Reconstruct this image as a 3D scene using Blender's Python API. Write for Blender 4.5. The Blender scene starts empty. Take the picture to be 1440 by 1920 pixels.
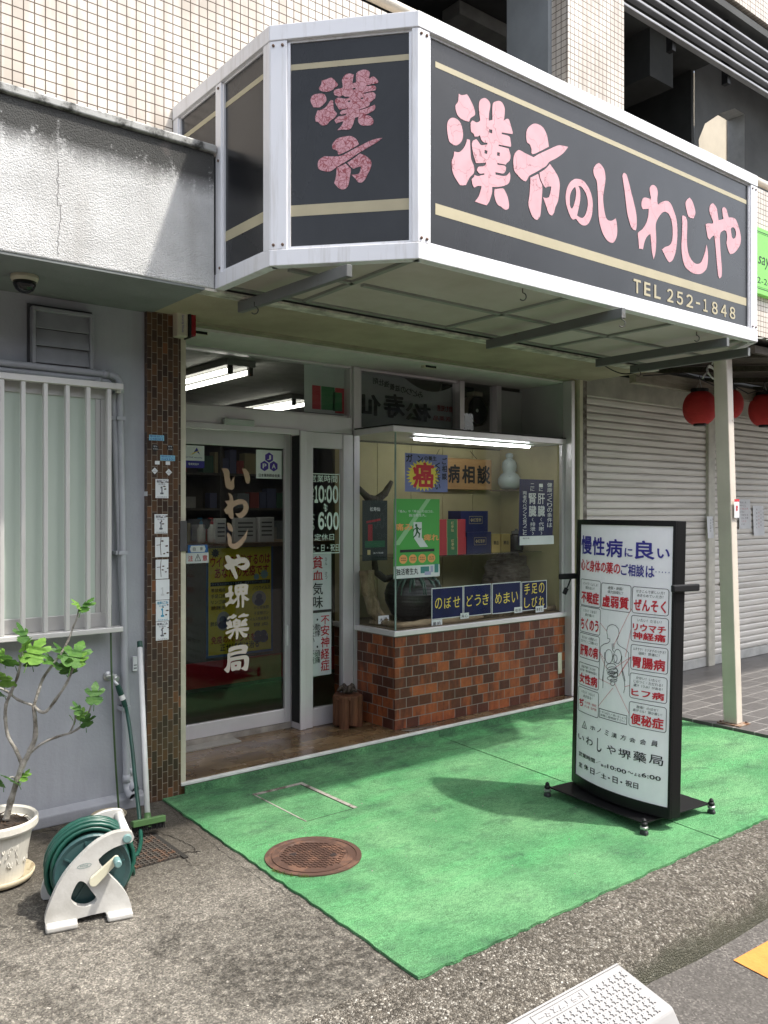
import bpy, bmesh, math, random
from mathutils import Vector, Matrix
random.seed(7)
S = bpy.context.scene
COL = S.collection
R = math.radians
# ------------------------------------------------------------------ camera, sky, sun, exposure
FPX, CXP, CYP, EYE = 1596.0, 720.0, 957.0, 1.5
AX = R(51.15)
FW = Vector((math.cos(AX), math.sin(AX), 0)); RT = Vector((math.sin(AX), -math.cos(AX), 0)); UP = Vector((0, 0, 1))
cam = bpy.data.cameras.new('camera'); camo = bpy.data.objects.new('camera', cam); COL.objects.link(camo)
camo.location = (0, 0, EYE); camo.rotation_euler = (R(90), 0, -(R(90) - AX))
cam.sensor_fit = 'VERTICAL'; cam.sensor_height = 36.0; cam.lens = 36.0 * FPX / 1920.0
cam.shift_y = -3.0 / 1920.0; cam.clip_end = 500; cam.clip_start = 0.05
S.camera = camo
LD = Vector((-0.345, 0.447, -1.0)).normalized()          # the way the sunlight travels
sun = bpy.data.lights.new('sun', 'SUN'); suno = bpy.data.objects.new('sun', sun); COL.objects.link(suno)
sun.energy = 2.1; sun.angle = R(1.6); sun.color = (1.0, 0.95, 0.87)
suno.rotation_euler = LD.to_track_quat('-Z', 'Y').to_euler()
W = bpy.data.worlds.new('World'); S.world = W; W.use_nodes = True
wn = W.node_tree.nodes; bg = wn['Background']; sky = wn.new('ShaderNodeTexSky'); sky.sky_type = 'NISHITA'
sky.sun_disc = False; sky.sun_elevation = math.asin(-LD.z); sky.sun_rotation = math.atan2(-LD.x, -LD.y)
sky.air_density = 1.0; sky.dust_density = 3.0; sky.ozone_density = 0.6
hz = wn.new('ShaderNodeHueSaturation'); hz.inputs['Saturation'].default_value = 0.45       # a pale, hazy summer sky
W.node_tree.links.new(sky.outputs[0], hz.inputs['Color']); W.node_tree.links.new(hz.outputs[0], bg.inputs[0]); bg.inputs[1].default_value = 0.15
S.view_settings.view_transform = 'Standard'; S.view_settings.look = 'None'; S.view_settings.gamma = 1.0
S.view_settings.exposure = 1.42
S.cycles.max_bounces = 8; S.cycles.transparent_max_bounces = 16

# ------------------------------------------------------------------ measuring: a photo pixel to a point on a known plane
def ray(x, y): return FW + RT * ((x - CXP) / FPX) - UP * ((y - CYP) / FPX)
CP = Vector((0, 0, EYE))
def PY(x, y, Y): d = ray(x, y); return CP + d * (Y / d.y)
def PX(x, y, X): d = ray(x, y); return CP + d * (X / d.x)
def PZ(x, y, Z): d = ray(x, y); return CP + d * ((Z - EYE) / d.z)
def PN(x, y, o, n): d = ray(x, y); return CP + d * ((Vector(o) - CP).dot(n) / d.dot(n))

# ------------------------------------------------------------------ objects, names, labels
LOC = {}
def thing(name, label, cat, loc=(0, 0, 0), group=None, kind=None):
    o = bpy.data.objects.new(name, None); COL.objects.link(o); o.location = loc
    o.empty_display_size = 0.05
    o['label'] = label; o['category'] = cat
    if group: o['group'] = group
    if kind: o['kind'] = kind
    LOC[o.name] = Vector(loc)
    return o
def tag(o, label=None, cat=None, group=None, kind=None):
    if label: o['label'] = label
    if cat: o['category'] = cat
    if group: o['group'] = group
    if kind: o['kind'] = kind
    return o
def link(name, me, parent):
    o = bpy.data.objects.new(name, me); COL.objects.link(o)
    base = Vector((0, 0, 0))
    if parent is not None:
        o.parent = parent; base = LOC[parent.name]
    LOC[o.name] = base
    if base.length > 0: me.transform(Matrix.Translation(-base))
    return o
def copy_tree(o, parent=None, delta=None):
    c = o.copy(); COL.objects.link(c); LOC[c.name] = LOC[o.name].copy()
    if parent is not None:
        c.parent = parent
    elif delta is not None:
        c.location = o.location + Vector(delta); LOC[c.name] = Vector(c.location)
    for ch in [k for k in S.objects if k.parent == o]: copy_tree(ch, c)
    return c

class MB:
    def __init__(s): s.v = []; s.f = []
    def add(s, vs, fs):
        n = len(s.v); s.v += [Vector(v) for v in vs]; s.f += [tuple(i + n for i in f) for f in fs]; return s
    def box(s, x0, x1, y0, y1, z0, z1):
        return s.add([(x0, y0, z0), (x1, y0, z0), (x1, y1, z0), (x0, y1, z0), (x0, y0, z1), (x1, y0, z1), (x1, y1, z1), (x0, y1, z1)],
                     [(0, 3, 2, 1), (4, 5, 6, 7), (0, 1, 5, 4), (1, 2, 6, 5), (2, 3, 7, 6), (3, 0, 4, 7)])
    def obox(s, c, a, b, d):
        c = Vector(c); a = Vector(a); b = Vector(b); d = Vector(d)
        vs = [c + a * i + b * j + d * k for k in (-1, 1) for (i, j) in ((-1, -1), (1, -1), (1, 1), (-1, 1))]
        fl = [(0, 3, 2, 1), (4, 5, 6, 7), (0, 1, 5, 4), (1, 2, 6, 5), (2, 3, 7, 6), (3, 0, 4, 7)]
        if a.cross(b).dot(d) < 0: fl = [tuple(reversed(f)) for f in fl]
        return s.add(vs, fl)
    def bar(s, p, q, w, h, up=(0, 0, 1)):
        p = Vector(p); q = Vector(q); d = (q - p); L = d.length; d.normalize(); u = Vector(up)
        a = d.cross(u); a.normalize(); b = a.cross(d)
        return s.obox((p + q) / 2, d * L / 2, a * w / 2, b * h / 2)
    def quad(s, a, b, c, d): return s.add([a, b, c, d], [(0, 1, 2, 3)])
    def prism(s, poly, o, u, v, n, t):
        o = Vector(o); u = Vector(u); v = Vector(v); n = Vector(n); k = len(poly)
        vs = [o + u * x + v * y for x, y in poly] + [o + u * x + v * y + n * t for x, y in poly]
        ar = sum(poly[i][0] * poly[(i + 1) % k][1] - poly[(i + 1) % k][0] * poly[i][1] for i in range(k))
        fs = [tuple(range(k - 1, -1, -1)), tuple(range(k, 2 * k))] + [(i, (i + 1) % k, k + (i + 1) % k, k + i) for i in range(k)]
        if (ar < 0) != (u.cross(v).dot(n) < 0): fs = [tuple(reversed(f)) for f in fs]
        return s.add(vs, fs)
    def tube(s, pts, r, n=8, cap=True):
        pts = [Vector(p) for p in pts]; m = len(pts); rs = r if isinstance(r, (list, tuple)) else [r] * m
        vs = []; prev = None
        for i, p in enumerate(pts):
            t = (pts[min(i + 1, m - 1)] - pts[max(i - 1, 0)]); t.normalize()
            if prev is None:
                a = t.cross(Vector((0, 0, 1)))
                if a.length < 0.05: a = t.cross(Vector((1, 0, 0)))
            else:
                a = prev - t * prev.dot(t)
            a.normalize(); prev = a; b = t.cross(a)
            for k in range(n):
                th = 2 * math.pi * k / n; vs.append(p + a * (rs[i] * math.cos(th)) + b * (rs[i] * math.sin(th)))
        fs = []
        for i in range(m - 1):
            for k in range(n):
                fs.append((i * n + k, i * n + (k + 1) % n, (i + 1) * n + (k + 1) % n, (i + 1) * n + k))
        if cap: fs += [tuple(range(n - 1, -1, -1)), tuple((m - 1) * n + k for k in range(n))]
        return s.add(vs, fs)
    def lathe(s, c, prof, n=24, ax=(0, 0, 1), cap=True):
        c = Vector(c); w = Vector(ax).normalized(); a = w.orthogonal().normalized(); b = w.cross(a); m = len(prof)
        vs = [c + w * z + a * (r * math.cos(2 * math.pi * k / n)) + b * (r * math.sin(2 * math.pi * k / n)) for (r, z) in prof for k in range(n)]
        fs = [(i * n + k, i * n + (k + 1) % n, (i + 1) * n + (k + 1) % n, (i + 1) * n + k) for i in range(m - 1) for k in range(n)]
        if cap: fs += [tuple(range(n - 1, -1, -1)), tuple((m - 1) * n + k for k in range(n))]
        return s.add(vs, fs)
    def build(s, name, mat, parent=None, bevel=0, smooth=False, seg=2, disp=None):
        me = bpy.data.meshes.new(name); me.from_pydata([tuple(v) for v in s.v], [], s.f); me.validate(); 
        if smooth:
            me.polygons.foreach_set('use_smooth', [True] * len(me.polygons))
        me.materials.append(mat); o = link(name, me, parent)
        if bevel:
            m = o.modifiers.new('bevel', 'BEVEL'); m.width = bevel; m.segments = seg; m.limit_method = 'ANGLE'; m.angle_limit = R(40)
            m.harden_normals = False
        me.update(); return o

# ------------------------------------------------------------------ filled outlines and writing
def _curve_mesh(c):
    o = bpy.data.objects.new('tmp', c); COL.objects.link(o)
    dg = bpy.context.evaluated_depsgraph_get(); me = bpy.data.meshes.new_from_object(o.evaluated_get(dg))
    vs = [v.co.copy() for v in me.vertices]; fs = [tuple(p.vertices) for p in me.polygons]
    bpy.data.objects.remove(o); bpy.data.meshes.remove(me); return vs, fs
def smooth_loop(pts, n=3, lim=58):
    m = len(pts); P = [Vector((p[0], p[1])) for p in pts]; T = []
    for i in range(m):
        a = P[i] - P[i - 1]; b = P[(i + 1) % m] - P[i]
        ang = a.angle(b, 0) if a.length > 1e-9 and b.length > 1e-9 else 0
        T.append(None if ang > R(lim) else (P[(i + 1) % m] - P[i - 1]) * 0.5)
    out = []
    for i in range(m):
        p0 = P[i]; p1 = P[(i + 1) % m]; d = (p1 - p0).length
        t0 = T[i] if T[i] is not None else (p1 - p0); t1 = T[(i + 1) % m] if T[(i + 1) % m] is not None else (p1 - p0)
        for q in (t0, t1):
            if q.length > 1.3 * d: q.length = 1.3 * d
        for k in range(n):
            t = k / n; h1 = 2 * t ** 3 - 3 * t * t + 1; h2 = t ** 3 - 2 * t * t + t; h3 = -2 * t ** 3 + 3 * t * t; h4 = t ** 3 - t * t
            out.append(tuple(p0 * h1 + t0 * h2 + p1 * h3 + t1 * h4))
    return out
def fill(loops, ext=0.0):
    c = bpy.data.curves.new('tmp', 'CURVE'); c.dimensions = '2D'; c.fill_mode = 'BOTH' if ext else 'BOTH'; c.extrude = ext
    for L in loops:
        s = c.splines.new('POLY'); s.points.add(len(L) - 1); s.use_cyclic_u = True
        for i, p in enumerate(L): s.points[i].co = (p[0], p[1], 0, 1)
    r = _curve_mesh(c); bpy.data.curves.remove(c); return r
_GC = {}
_FW = str.maketrans('0123456789:', '０１２３４５６７８９：')
def glyphs(s, bold=0.0):
    k = (s, bold)
    if k not in _GC:
        c = bpy.data.curves.new('tmp', 'FONT'); c.body = s; c.offset = bold; c.resolution_u = 3
        _GC[k] = _curve_mesh(c); bpy.data.curves.remove(c)
    return _GC[k]
class Frame:
    """a flat (or gently bowed) board: o + u*x + v*y, lifted along n"""
    def __init__(s, o, u, v, n, bow=None):
        s.o = Vector(o); s.u = Vector(u).normalized(); s.v = Vector(v).normalized(); s.n = Vector(n).normalized(); s.bow = bow
    def at(s, x, y, h=0): return s.o + s.u * x + s.v * y + s.n * (h + (s.bow(x) if s.bow else 0))
    def px(s, x, y):
        off = 0
        for _ in range(6 if s.bow else 1):
            p = PN(x, y, s.o + s.n * off, s.n); q = p - s.o; a = q.dot(s.u)
            if s.bow: off = s.bow(a)
        return (a, q.dot(s.v))
class Ink:
    """writing and flat artwork of one colour on a board, gathered into one mesh"""
    def __init__(s, fr, h=0.0015): s.fr = fr; s.h = h; s.v = []; s.f = []
    def put(s, vs, fs, h=None):
        n = len(s.v); hh = s.h if h is None else h
        s.v += [s.fr.at(x, y, hh + z) for x, y, z in vs]; s.f += [tuple(i + n for i in f) for f in fs]
    def text(s, t, x0, y0, x1, y1, bold=0.0, slope=0.0, shear=0.0, mirror=False, h=None):
        vs, fs = glyphs(t)
        if not vs: return
        bw = bold * .62 if bold >= .008 else 0
        a0 = min(v.x for v in vs) - bw; a1 = max(v.x for v in vs) + bw; b0 = min(v.y for v in vs) - bw; b1 = max(v.y for v in vs) + bw
        offs = [(0, 0)] if not bw else ([(0, 0), (1, 0), (-1, 0), (0, 1), (0, -1), (.7, .7), (-.7, .7), (.7, -.7), (-.7, -.7)] if bold >= .02 else [(-.7, -.7), (.7, .7), (.7, -.7), (-.7, .7)])
        hh = s.h if h is None else h
        for i, (dx, dy) in enumerate(offs):
            o = []
            for v in vs:
                q = (v.x + dx * bw - a0) / max(a1 - a0, 1e-6); w = (v.y + dy * bw - b0) / max(b1 - b0, 1e-6)
                if mirror: q = 1 - q
                x = x0 + (x1 - x0) * q; y = min(y0, y1) + abs(y1 - y0) * w
                o.append((x + shear * (y - min(y0, y1)), y + slope * (x - x0), 0))
            s.put(o, fs, hh + i * .00007)
    def tpx(s, t, p, q, **k):
        a = s.fr.px(*p); b = s.fr.px(*q); s.text(t, a[0], b[1], b[0], a[1], **k)
    def column(s, t, x0, y0, x1, y1, gap=0.12, **k):
        n = len(t); H = (y1 - y0) / n
        for i, ch in enumerate(t):
            if ch == ' ': continue
            top = y1 - i * H
            if ch in 'ー…（）()～〜':
                s.text({'ー': '|', '(': '︵', ')': '︶'}.get(ch, ch), x0 + (x1 - x0) * .35, top - H * .85, x0 + (x1 - x0) * .65, top - H * .15, **k); continue
            if ch in '・、。': s.text(ch, x0 + (x1 - x0) * .4, top - H * .6, x0 + (x1 - x0) * .6, top - H * .4, **k); continue
            s.text(ch, x0, top - H * (1 - gap / 2), x1, top - H * gap / 2, **k)
    def cpx(s, t, p, q, **k):
        a = s.fr.px(*p); b = s.fr.px(*q); s.column(t, a[0], b[1], b[0], a[1], **k)
    def rect(s, x0, y0, x1, y1, h=None, nx=1):
        for i in range(nx):
            a = x0 + (x1 - x0) * i / nx; b = x0 + (x1 - x0) * (i + 1) / nx
            s.put([(a, y0, 0), (b, y0, 0), (b, y1, 0), (a, y1, 0)], [(0, 1, 2, 3)], h)
    def rpx(s, p, q, **k):
        a = s.fr.px(*p); b = s.fr.px(*q); s.rect(min(a[0], b[0]), min(a[1], b[1]), max(a[0], b[0]), max(a[1], b[1]), **k)
    def loops(s, L, ext=0.0, h=None): vs, fs = fill(L, ext); s.put([(v.x, v.y, v.z) for v in vs], fs, h)
    def line(s, pts, w, h=None):
        for (a, b) in zip(pts, pts[1:]):
            a = Vector(a); b = Vector(b); d = b - a
            if d.length < 1e-6: continue
            d.normalize(); nn = Vector((-d.y, d.x)) * w / 2; a = a - d * w * .3; b = b + d * w * .3
            k = max(1, int((b - a).length / 0.05)) if s.fr.bow else 1
            for i in range(k):
                p = a.lerp(b, i / k); q = a.lerp(b, (i + 1) / k)
                s.put([(*(p - nn), 0), (*(q - nn), 0), (*(q + nn), 0), (*(p + nn), 0)], [(0, 1, 2, 3)], h)
    def ellipse(s, x, y, rx, ry, n=24, h=None):
        s.put([(x + rx * math.cos(2 * math.pi * i / n), y + ry * math.sin(2 * math.pi * i / n), 0) for i in range(n)], [tuple(range(n))], h)
    def build(s, name, mat, parent):
        me = bpy.data.meshes.new(name); me.from_pydata([tuple(v) for v in s.v], [], s.f); me.materials.append(mat)
        bm = bmesh.new(); bm.from_mesh(me); bm.normal_update()
        fl = [f for f in bm.faces if f.normal.dot(s.fr.n) < 0]
        bmesh.ops.reverse_faces(bm, faces=fl); bm.to_mesh(me); bm.free()
        return link(name, me, parent)
# ------------------------------------------------------------------ materials
class N:
    def __init__(s, name):
        s.m = bpy.data.materials.new(name); s.m.use_nodes = True; s.nt = s.m.node_tree; s.b = s.nt.nodes['Principled BSDF']; s._p = None
    def new(s, t, **k):
        n = s.nt.nodes.new('ShaderNode' + t)
        for a, v in k.items(): setattr(n, a, v)
        return n
    def ln(s, a, b): s.nt.links.new(a, b)
    def pos(s):
        if s._p is None: s._p = s.new('NewGeometry')
        return s._p.outputs['Position']
    def scaled(s, v):
        n = s.new('VectorMath', operation='MULTIPLY'); s.ln(s.pos(), n.inputs[0]); n.inputs[1].default_value = v; return n.outputs[0]
    def noise(s, sc, det=4, rough=.55, vec=None, dist=0):
        n = s.new('TexNoise'); n.inputs['Scale'].default_value = sc; n.inputs['Detail'].default_value = det; n.inputs['Roughness'].default_value = rough
        n.inputs['Distortion'].default_value = dist
        s.ln(vec if vec is not None else s.pos(), n.inputs['Vector']); return n.outputs['Fac']
    def voro(s, sc, feat='F1', out='Distance', vec=None, rnd=1.0):
        n = s.new('TexVoronoi', feature=feat); n.inputs['Scale'].default_value = sc; n.inputs['Randomness'].default_value = rnd
        s.ln(vec if vec is not None else s.pos(), n.inputs['Vector']); return n.outputs[out]
    def ramp(s, f, stops, interp='LINEAR'):
        n = s.new('ValToRGB'); e = n.color_ramp.elements; n.color_ramp.interpolation = interp
        while len(e) < len(stops): e.new(0.5)
        for i, (p, c) in enumerate(stops):
            e[i].position = p; e[i].color = (*c, 1) if isinstance(c, (tuple, list)) else (c, c, c, 1)
        s.ln(f, n.inputs[0]); return n.outputs[0]
    def mix(s, f, a, b, mode='MIX'):
        n = s.new('MixRGB', blend_type=mode)
        for i, x in ((0, f), (1, a), (2, b)):
            if isinstance(x, (int, float)): n.inputs[i].default_value = x if i == 0 else (x, x, x, 1)
            elif isinstance(x, (tuple, list)): n.inputs[i].default_value = (*x, 1)
            else: s.ln(x, n.inputs[i])
        return n.outputs[0]
    def math(s, op, a, b=0.0, c=0.0):
        n = s.new('Math', operation=op)
        for i, x in enumerate((a, b, c)):
            if isinstance(x, (int, float)): n.inputs[i].default_value = x
            else: s.ln(x, n.inputs[i])
        return n.outputs[0]
    def sep(s):
        n = s.new('SeparateXYZ'); s.ln(s.pos(), n.inputs[0]); return n.outputs
    def wallvec(s, swap=False, ox=0.0, oz=0.0):
        """metres along an upright wall and up it, whichever way it faces"""
        p = s.sep(); nn = s.new('SeparateXYZ'); s.ln(s._p.outputs['Normal'], nn.inputs[0])
        f = s.math('GREATER_THAN', s.math('ABSOLUTE', nn.outputs[0]), .7)
        u = s.math('ADD', s.math('ADD', s.math('MULTIPLY', p[0], s.math('SUBTRACT', 1, f)), s.math('MULTIPLY', p[1], f)), ox)
        v = s.math('ADD', p[2], oz); c = s.new('CombineXYZ')
        s.ln(v if swap else u, c.inputs[0]); s.ln(u if swap else v, c.inputs[1]); return c.outputs[0]
    def brick(s, vec, w, h, mort, c1, c2, cm, off=.5, bias=0.0, smooth=.1):
        n = s.new('TexBrick'); n.offset = off; n.inputs['Scale'].default_value = 1; n.inputs['Mortar Size'].default_value = mort
        n.inputs['Brick Width'].default_value = w; n.inputs['Row Height'].default_value = h; n.inputs['Bias'].default_value = bias
        n.inputs['Mortar Smooth'].default_value = smooth
        for k, c in (('Color1', c1), ('Color2', c2), ('Mortar', cm)): n.inputs[k].default_value = (*c, 1)
        s.ln(vec, n.inputs['Vector']); return n.outputs['Color'], n.outputs['Fac']
    def bump(s, h, st, d=0.01, chain=None):
        n = s.new('Bump'); n.inputs['Strength'].default_value = st; n.inputs['Distance'].default_value = d; s.ln(h, n.inputs['Height'])
        if chain is not None: s.ln(chain, n.inputs['Normal'])
        return n.outputs[0]
    def done(s, col=None, rough=.5, normal=None, metal=0, spec=.5, coat=0):
        b = s.b
        if col is not None:
            if isinstance(col, (tuple, list)): b.inputs['Base Color'].default_value = (*col, 1)
            else: s.ln(col, b.inputs['Base Color'])
        if isinstance(rough, (int, float)): b.inputs['Roughness'].default_value = rough
        else: s.ln(rough, b.inputs['Roughness'])
        b.inputs['Metallic'].default_value = metal; b.inputs['Specular IOR Level'].default_value = spec; b.inputs['Coat Weight'].default_value = coat
        if normal is not None: s.ln(normal, b.inputs['Normal'])
        return s.m
def mat(name, col, rough=.5, var=.12, vs=7, bump=0, bs=90, metal=0, spec=.5, col2=None, coat=0, lim=(.35, .65)):
    n = N(name)
    c2 = col2 or tuple(min(1, x * (1 - 2 * var)) for x in col)
    c = n.mix(n.ramp(n.noise(vs, 6, .6), [(lim[0], 0.0), (lim[1], 1.0)]), col, c2) if (var or col2) else col
    nm = n.bump(n.noise(bs, 4), bump, .01) if bump else None
    return n.done(c, rough, nm, metal, spec, coat)
def flat(name, col, rough=.55, spec=.4): return N(name).done(col, rough, None, 0, spec)
def emis(name, col, st):
    n = N(name); n.b.inputs['Base Color'].default_value = (*col, 1); n.b.inputs['Emission Color'].default_value = (*col, 1); n.b.inputs['Emission Strength'].default_value = st
    return n.m
def glassmat(name, tint=(.9, .93, .92), f0=.06, rough=0.0, body=None, mixb=0.0, bump=0, bs=30):
    n = N(name); nt = n.nt; nt.nodes.remove(n.b); out = [k for k in nt.nodes if k.type == 'OUTPUT_MATERIAL'][0]
    tr = n.new('BsdfTransparent'); tr.inputs[0].default_value = (*tint, 1)
    gl = n.new('BsdfGlossy'); gl.inputs['Roughness'].default_value = rough
    fr = n.new('LayerWeight'); fr.inputs[0].default_value = .5
    fac = n.math('MINIMUM', n.math('ADD', n.math('MULTIPLY', n.math('POWER', fr.outputs['Facing'], 4.0), .8), f0), 1.0)
    mx = n.new('MixShader'); n.ln(fac, mx.inputs[0]); n.ln(tr.outputs[0], mx.inputs[1]); n.ln(gl.outputs[0], mx.inputs[2])
    if bump:
        b = n.bump(n.noise(bs, 3), bump, .01); n.ln(b, gl.inputs['Normal'])
    last = mx
    if body:
        df = n.new('BsdfDiffuse'); df.inputs[0].default_value = (*body, 1); m2 = n.new('MixShader'); m2.inputs[0].default_value = mixb
        n.ln(df.outputs[0], m2.inputs[1]); n.ln(mx.outputs[0], m2.inputs[2]); m2.inputs[0].default_value = 1 - mixb; last = m2
    n.ln(last.outputs[0], out.inputs[0]); return n.m

def m_tile():
    n = N('mosaic_tile'); v = n.wallvec(ox=.012, oz=.004)
    c, f = n.brick(v, .0485, .0485, .0028, (.72, .665, .59), (.64, .585, .52), (.125, .095, .075), off=0.0, bias=-.1)
    st = n.ramp(n.noise(1.6, 6, .6), [(.38, (.72, .70, .68)), (.62, (1, 1, 1))])
    st2 = n.ramp(n.noise(1.0, 5, .6, n.scaled((9, 9, 1.2))), [(.42, (.8, .77, .74)), (.56, (1, 1, 1))])
    c = n.mix(1, n.mix(.75, c, st, 'MULTIPLY'), st2, 'MULTIPLY')
    nm = n.bump(n.math('SUBTRACT', 1, f), .5, .003)
    r = n.mix(f, .35, .9); return n.done(c, r, nm, 0, .5)
def m_pillar():
    n = N('brown_tile'); v = n.wallvec(swap=True, ox=.0, oz=.0)
    c, f = n.brick(v, .0585, .0292, .0015, (0, 0, 0), (1, 1, 1), (0, 0, 0), off=.5, bias=0)
    c = n.ramp(c, [(.0, (.036, .020, .014)), (.35, (.054, .028, .017)), (.66, (.078, .040, .021)), (.90, (.098, .048, .022)), (1.0, (.165, .062, .026))])
    c = n.mix(n.ramp(n.noise(5, 5), [(.5, 0.0), (.75, .45)]), c, (.055, .042, .034))
    c = n.mix(f, c, n.mix(n.noise(6, 4), (.30, .26, .21), (.12, .10, .08)))
    return n.done(c, n.mix(f, .30, .9), n.bump(n.math('ADD', n.math('SUBTRACT', 1, f), n.math('MULTIPLY', n.noise(35, 3), .25)), .6, .004), 0, .4)
def m_brick():
    n = N('glazed_brick'); v = n.wallvec(ox=.055, oz=-.065)
    c, f = n.brick(v, .110, .0675, .0026, (0, 0, 0), (1, 1, 1), (0, 0, 0), off=.5, bias=0)
    fl = n.math('MULTIPLY', n.math('SUBTRACT', n.noise(7.5, 2, .5, n.scaled((2.2, 2.2, .7))), .5), 1.5)
    c = n.ramp(n.math('ADD', c, fl), [(.0, (.072, .026, .018)), (.44, (.100, .034, .021)), (.58, (.140, .044, .023)), (.76, (.225, .062, .025)), (1.0, (.29, .085, .032))])
    c = n.mix(.45, c, n.ramp(n.noise(45, 4), [(.3, (.72, .7, .7)), (.7, (1.25, 1.25, 1.25))]), 'MULTIPLY')
    c = n.mix(f, c, n.mix(n.noise(8, 4), (.27, .235, .205), (.16, .135, .115)))
    return n.done(c, n.mix(f, n.ramp(n.noise(14, 3), [(.3, .32), (.7, .5)]), .9), n.bump(n.math('ADD', n.math('SUBTRACT', 1, f), n.math('MULTIPLY', n.noise(38, 3), .22)), .7, .005), 0, .22)
def m_carpet():
    n = N('artificial_turf')
    d = n.ramp(n.noise(2.3, 7, .62), [(.34, 0.0), (.66, 1.0)])
    c = n.mix(d, (.098, .305, .130), (.205, .455, .215))
    st = n.ramp(n.noise(1.1, 4, .6, n.scaled((.55, 3.2, 1))), [(.50, 0.0), (.68, .65)])
    c = n.mix(st, c, (.150, .515, .200))
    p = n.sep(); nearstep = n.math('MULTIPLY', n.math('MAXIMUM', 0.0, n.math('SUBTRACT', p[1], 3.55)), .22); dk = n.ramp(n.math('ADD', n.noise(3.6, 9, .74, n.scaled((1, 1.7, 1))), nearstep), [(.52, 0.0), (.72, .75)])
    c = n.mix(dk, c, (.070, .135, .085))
    fib = n.noise(190, 2, .75); fib2 = n.noise(46, 5, .75, n.scaled((1, 2.0, 1)))
    c = n.mix(.62, c, n.ramp(fib, [(.3, (.40, .42, .40)), (.7, (1.55, 1.5, 1.5))]), 'MULTIPLY')
    c = n.mix(.42, c, n.ramp(fib2, [(.34, (.30, .38, .32)), (.52, (1, 1, 1)), (.7, (1.5, 1.4, 1.5))]), 'MULTIPLY')
    sp = n.math('MULTIPLY', n.ramp(n.noise(120, 3, .8, n.scaled((1, 2.2, 1))), [(.50, 0.0), (.60, 1.0)]), n.ramp(n.noise(5, 6, .7), [(.40, .05), (.66, .8)])); c = n.mix(sp, c, (.045, .095, .055))
    nm = n.bump(n.math('ADD', fib, n.math('MULTIPLY', fib2, .9)), 1.0, .012)
    return n.done(c, 1.0, nm, 0, .1)
def m_concrete():
    n = N('weathered_concrete')
    big = n.noise(1.5, 9, .65, None, .4); mid = n.noise(7, 8, .7)
    c = n.mix(n.ramp(big, [(.38, 0.0), (.63, 1.0)]), (.058, .054, .047), (.240, .226, .20))
    c = n.mix(n.ramp(mid, [(.44, 0.0), (.64, .60)]), c, (.070, .064, .055)); c = n.mix(n.ramp(n.noise(26, 6, .75), [(.44, 0.0), (.66, .55)]), c, (.31, .295, .26)); c = n.mix(n.ramp(n.noise(11, 7, .75), [(.56, 0.0), (.66, .75)]), c, (.050, .046, .040))
    ag = n.voro(170, out='Color'); bw = n.new('RGBToBW'); n.ln(ag, bw.inputs[0])
    c = n.mix(.62, c, n.ramp(bw.outputs[0], [(.15, (.30, .29, .28)), (.6, (1, .98, .95)), (.90, (2.1, 2.05, 1.95))]), 'MULTIPLY')
    ag2 = n.voro(230, out='Color'); b2 = n.new('RGBToBW'); n.ln(ag2, b2.inputs[0])
    c = n.mix(.45, c, n.ramp(b2.outputs[0], [(.1, (.4, .4, .4)), (.85, (1.6, 1.55, 1.5))]), 'MULTIPLY')
    chips = n.ramp(n.voro(34, out='Distance'), [(.10, 1.0), (.15, 0.0)])
    c = n.mix(n.math('MULTIPLY', chips, n.ramp(n.noise(19, 2), [(.55, 0.0), (.62, .9)])), c, (.52, .48, .42))
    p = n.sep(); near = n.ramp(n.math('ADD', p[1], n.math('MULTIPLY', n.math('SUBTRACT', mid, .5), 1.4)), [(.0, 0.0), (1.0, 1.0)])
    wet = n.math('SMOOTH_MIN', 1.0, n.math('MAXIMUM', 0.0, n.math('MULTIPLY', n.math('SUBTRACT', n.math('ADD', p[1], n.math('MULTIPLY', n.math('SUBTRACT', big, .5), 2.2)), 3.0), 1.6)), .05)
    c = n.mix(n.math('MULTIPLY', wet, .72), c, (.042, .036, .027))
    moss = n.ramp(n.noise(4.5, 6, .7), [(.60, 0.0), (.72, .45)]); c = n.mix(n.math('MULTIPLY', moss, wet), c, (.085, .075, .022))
    h = n.math('ADD', n.math('MULTIPLY', bw.outputs[0], .6), n.math('ADD', n.math('MULTIPLY', mid, 1.2), n.noise(140, 3, .7)))
    return n.done(c, .92, n.bump(h, .75, .008), 0, .25)
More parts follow.
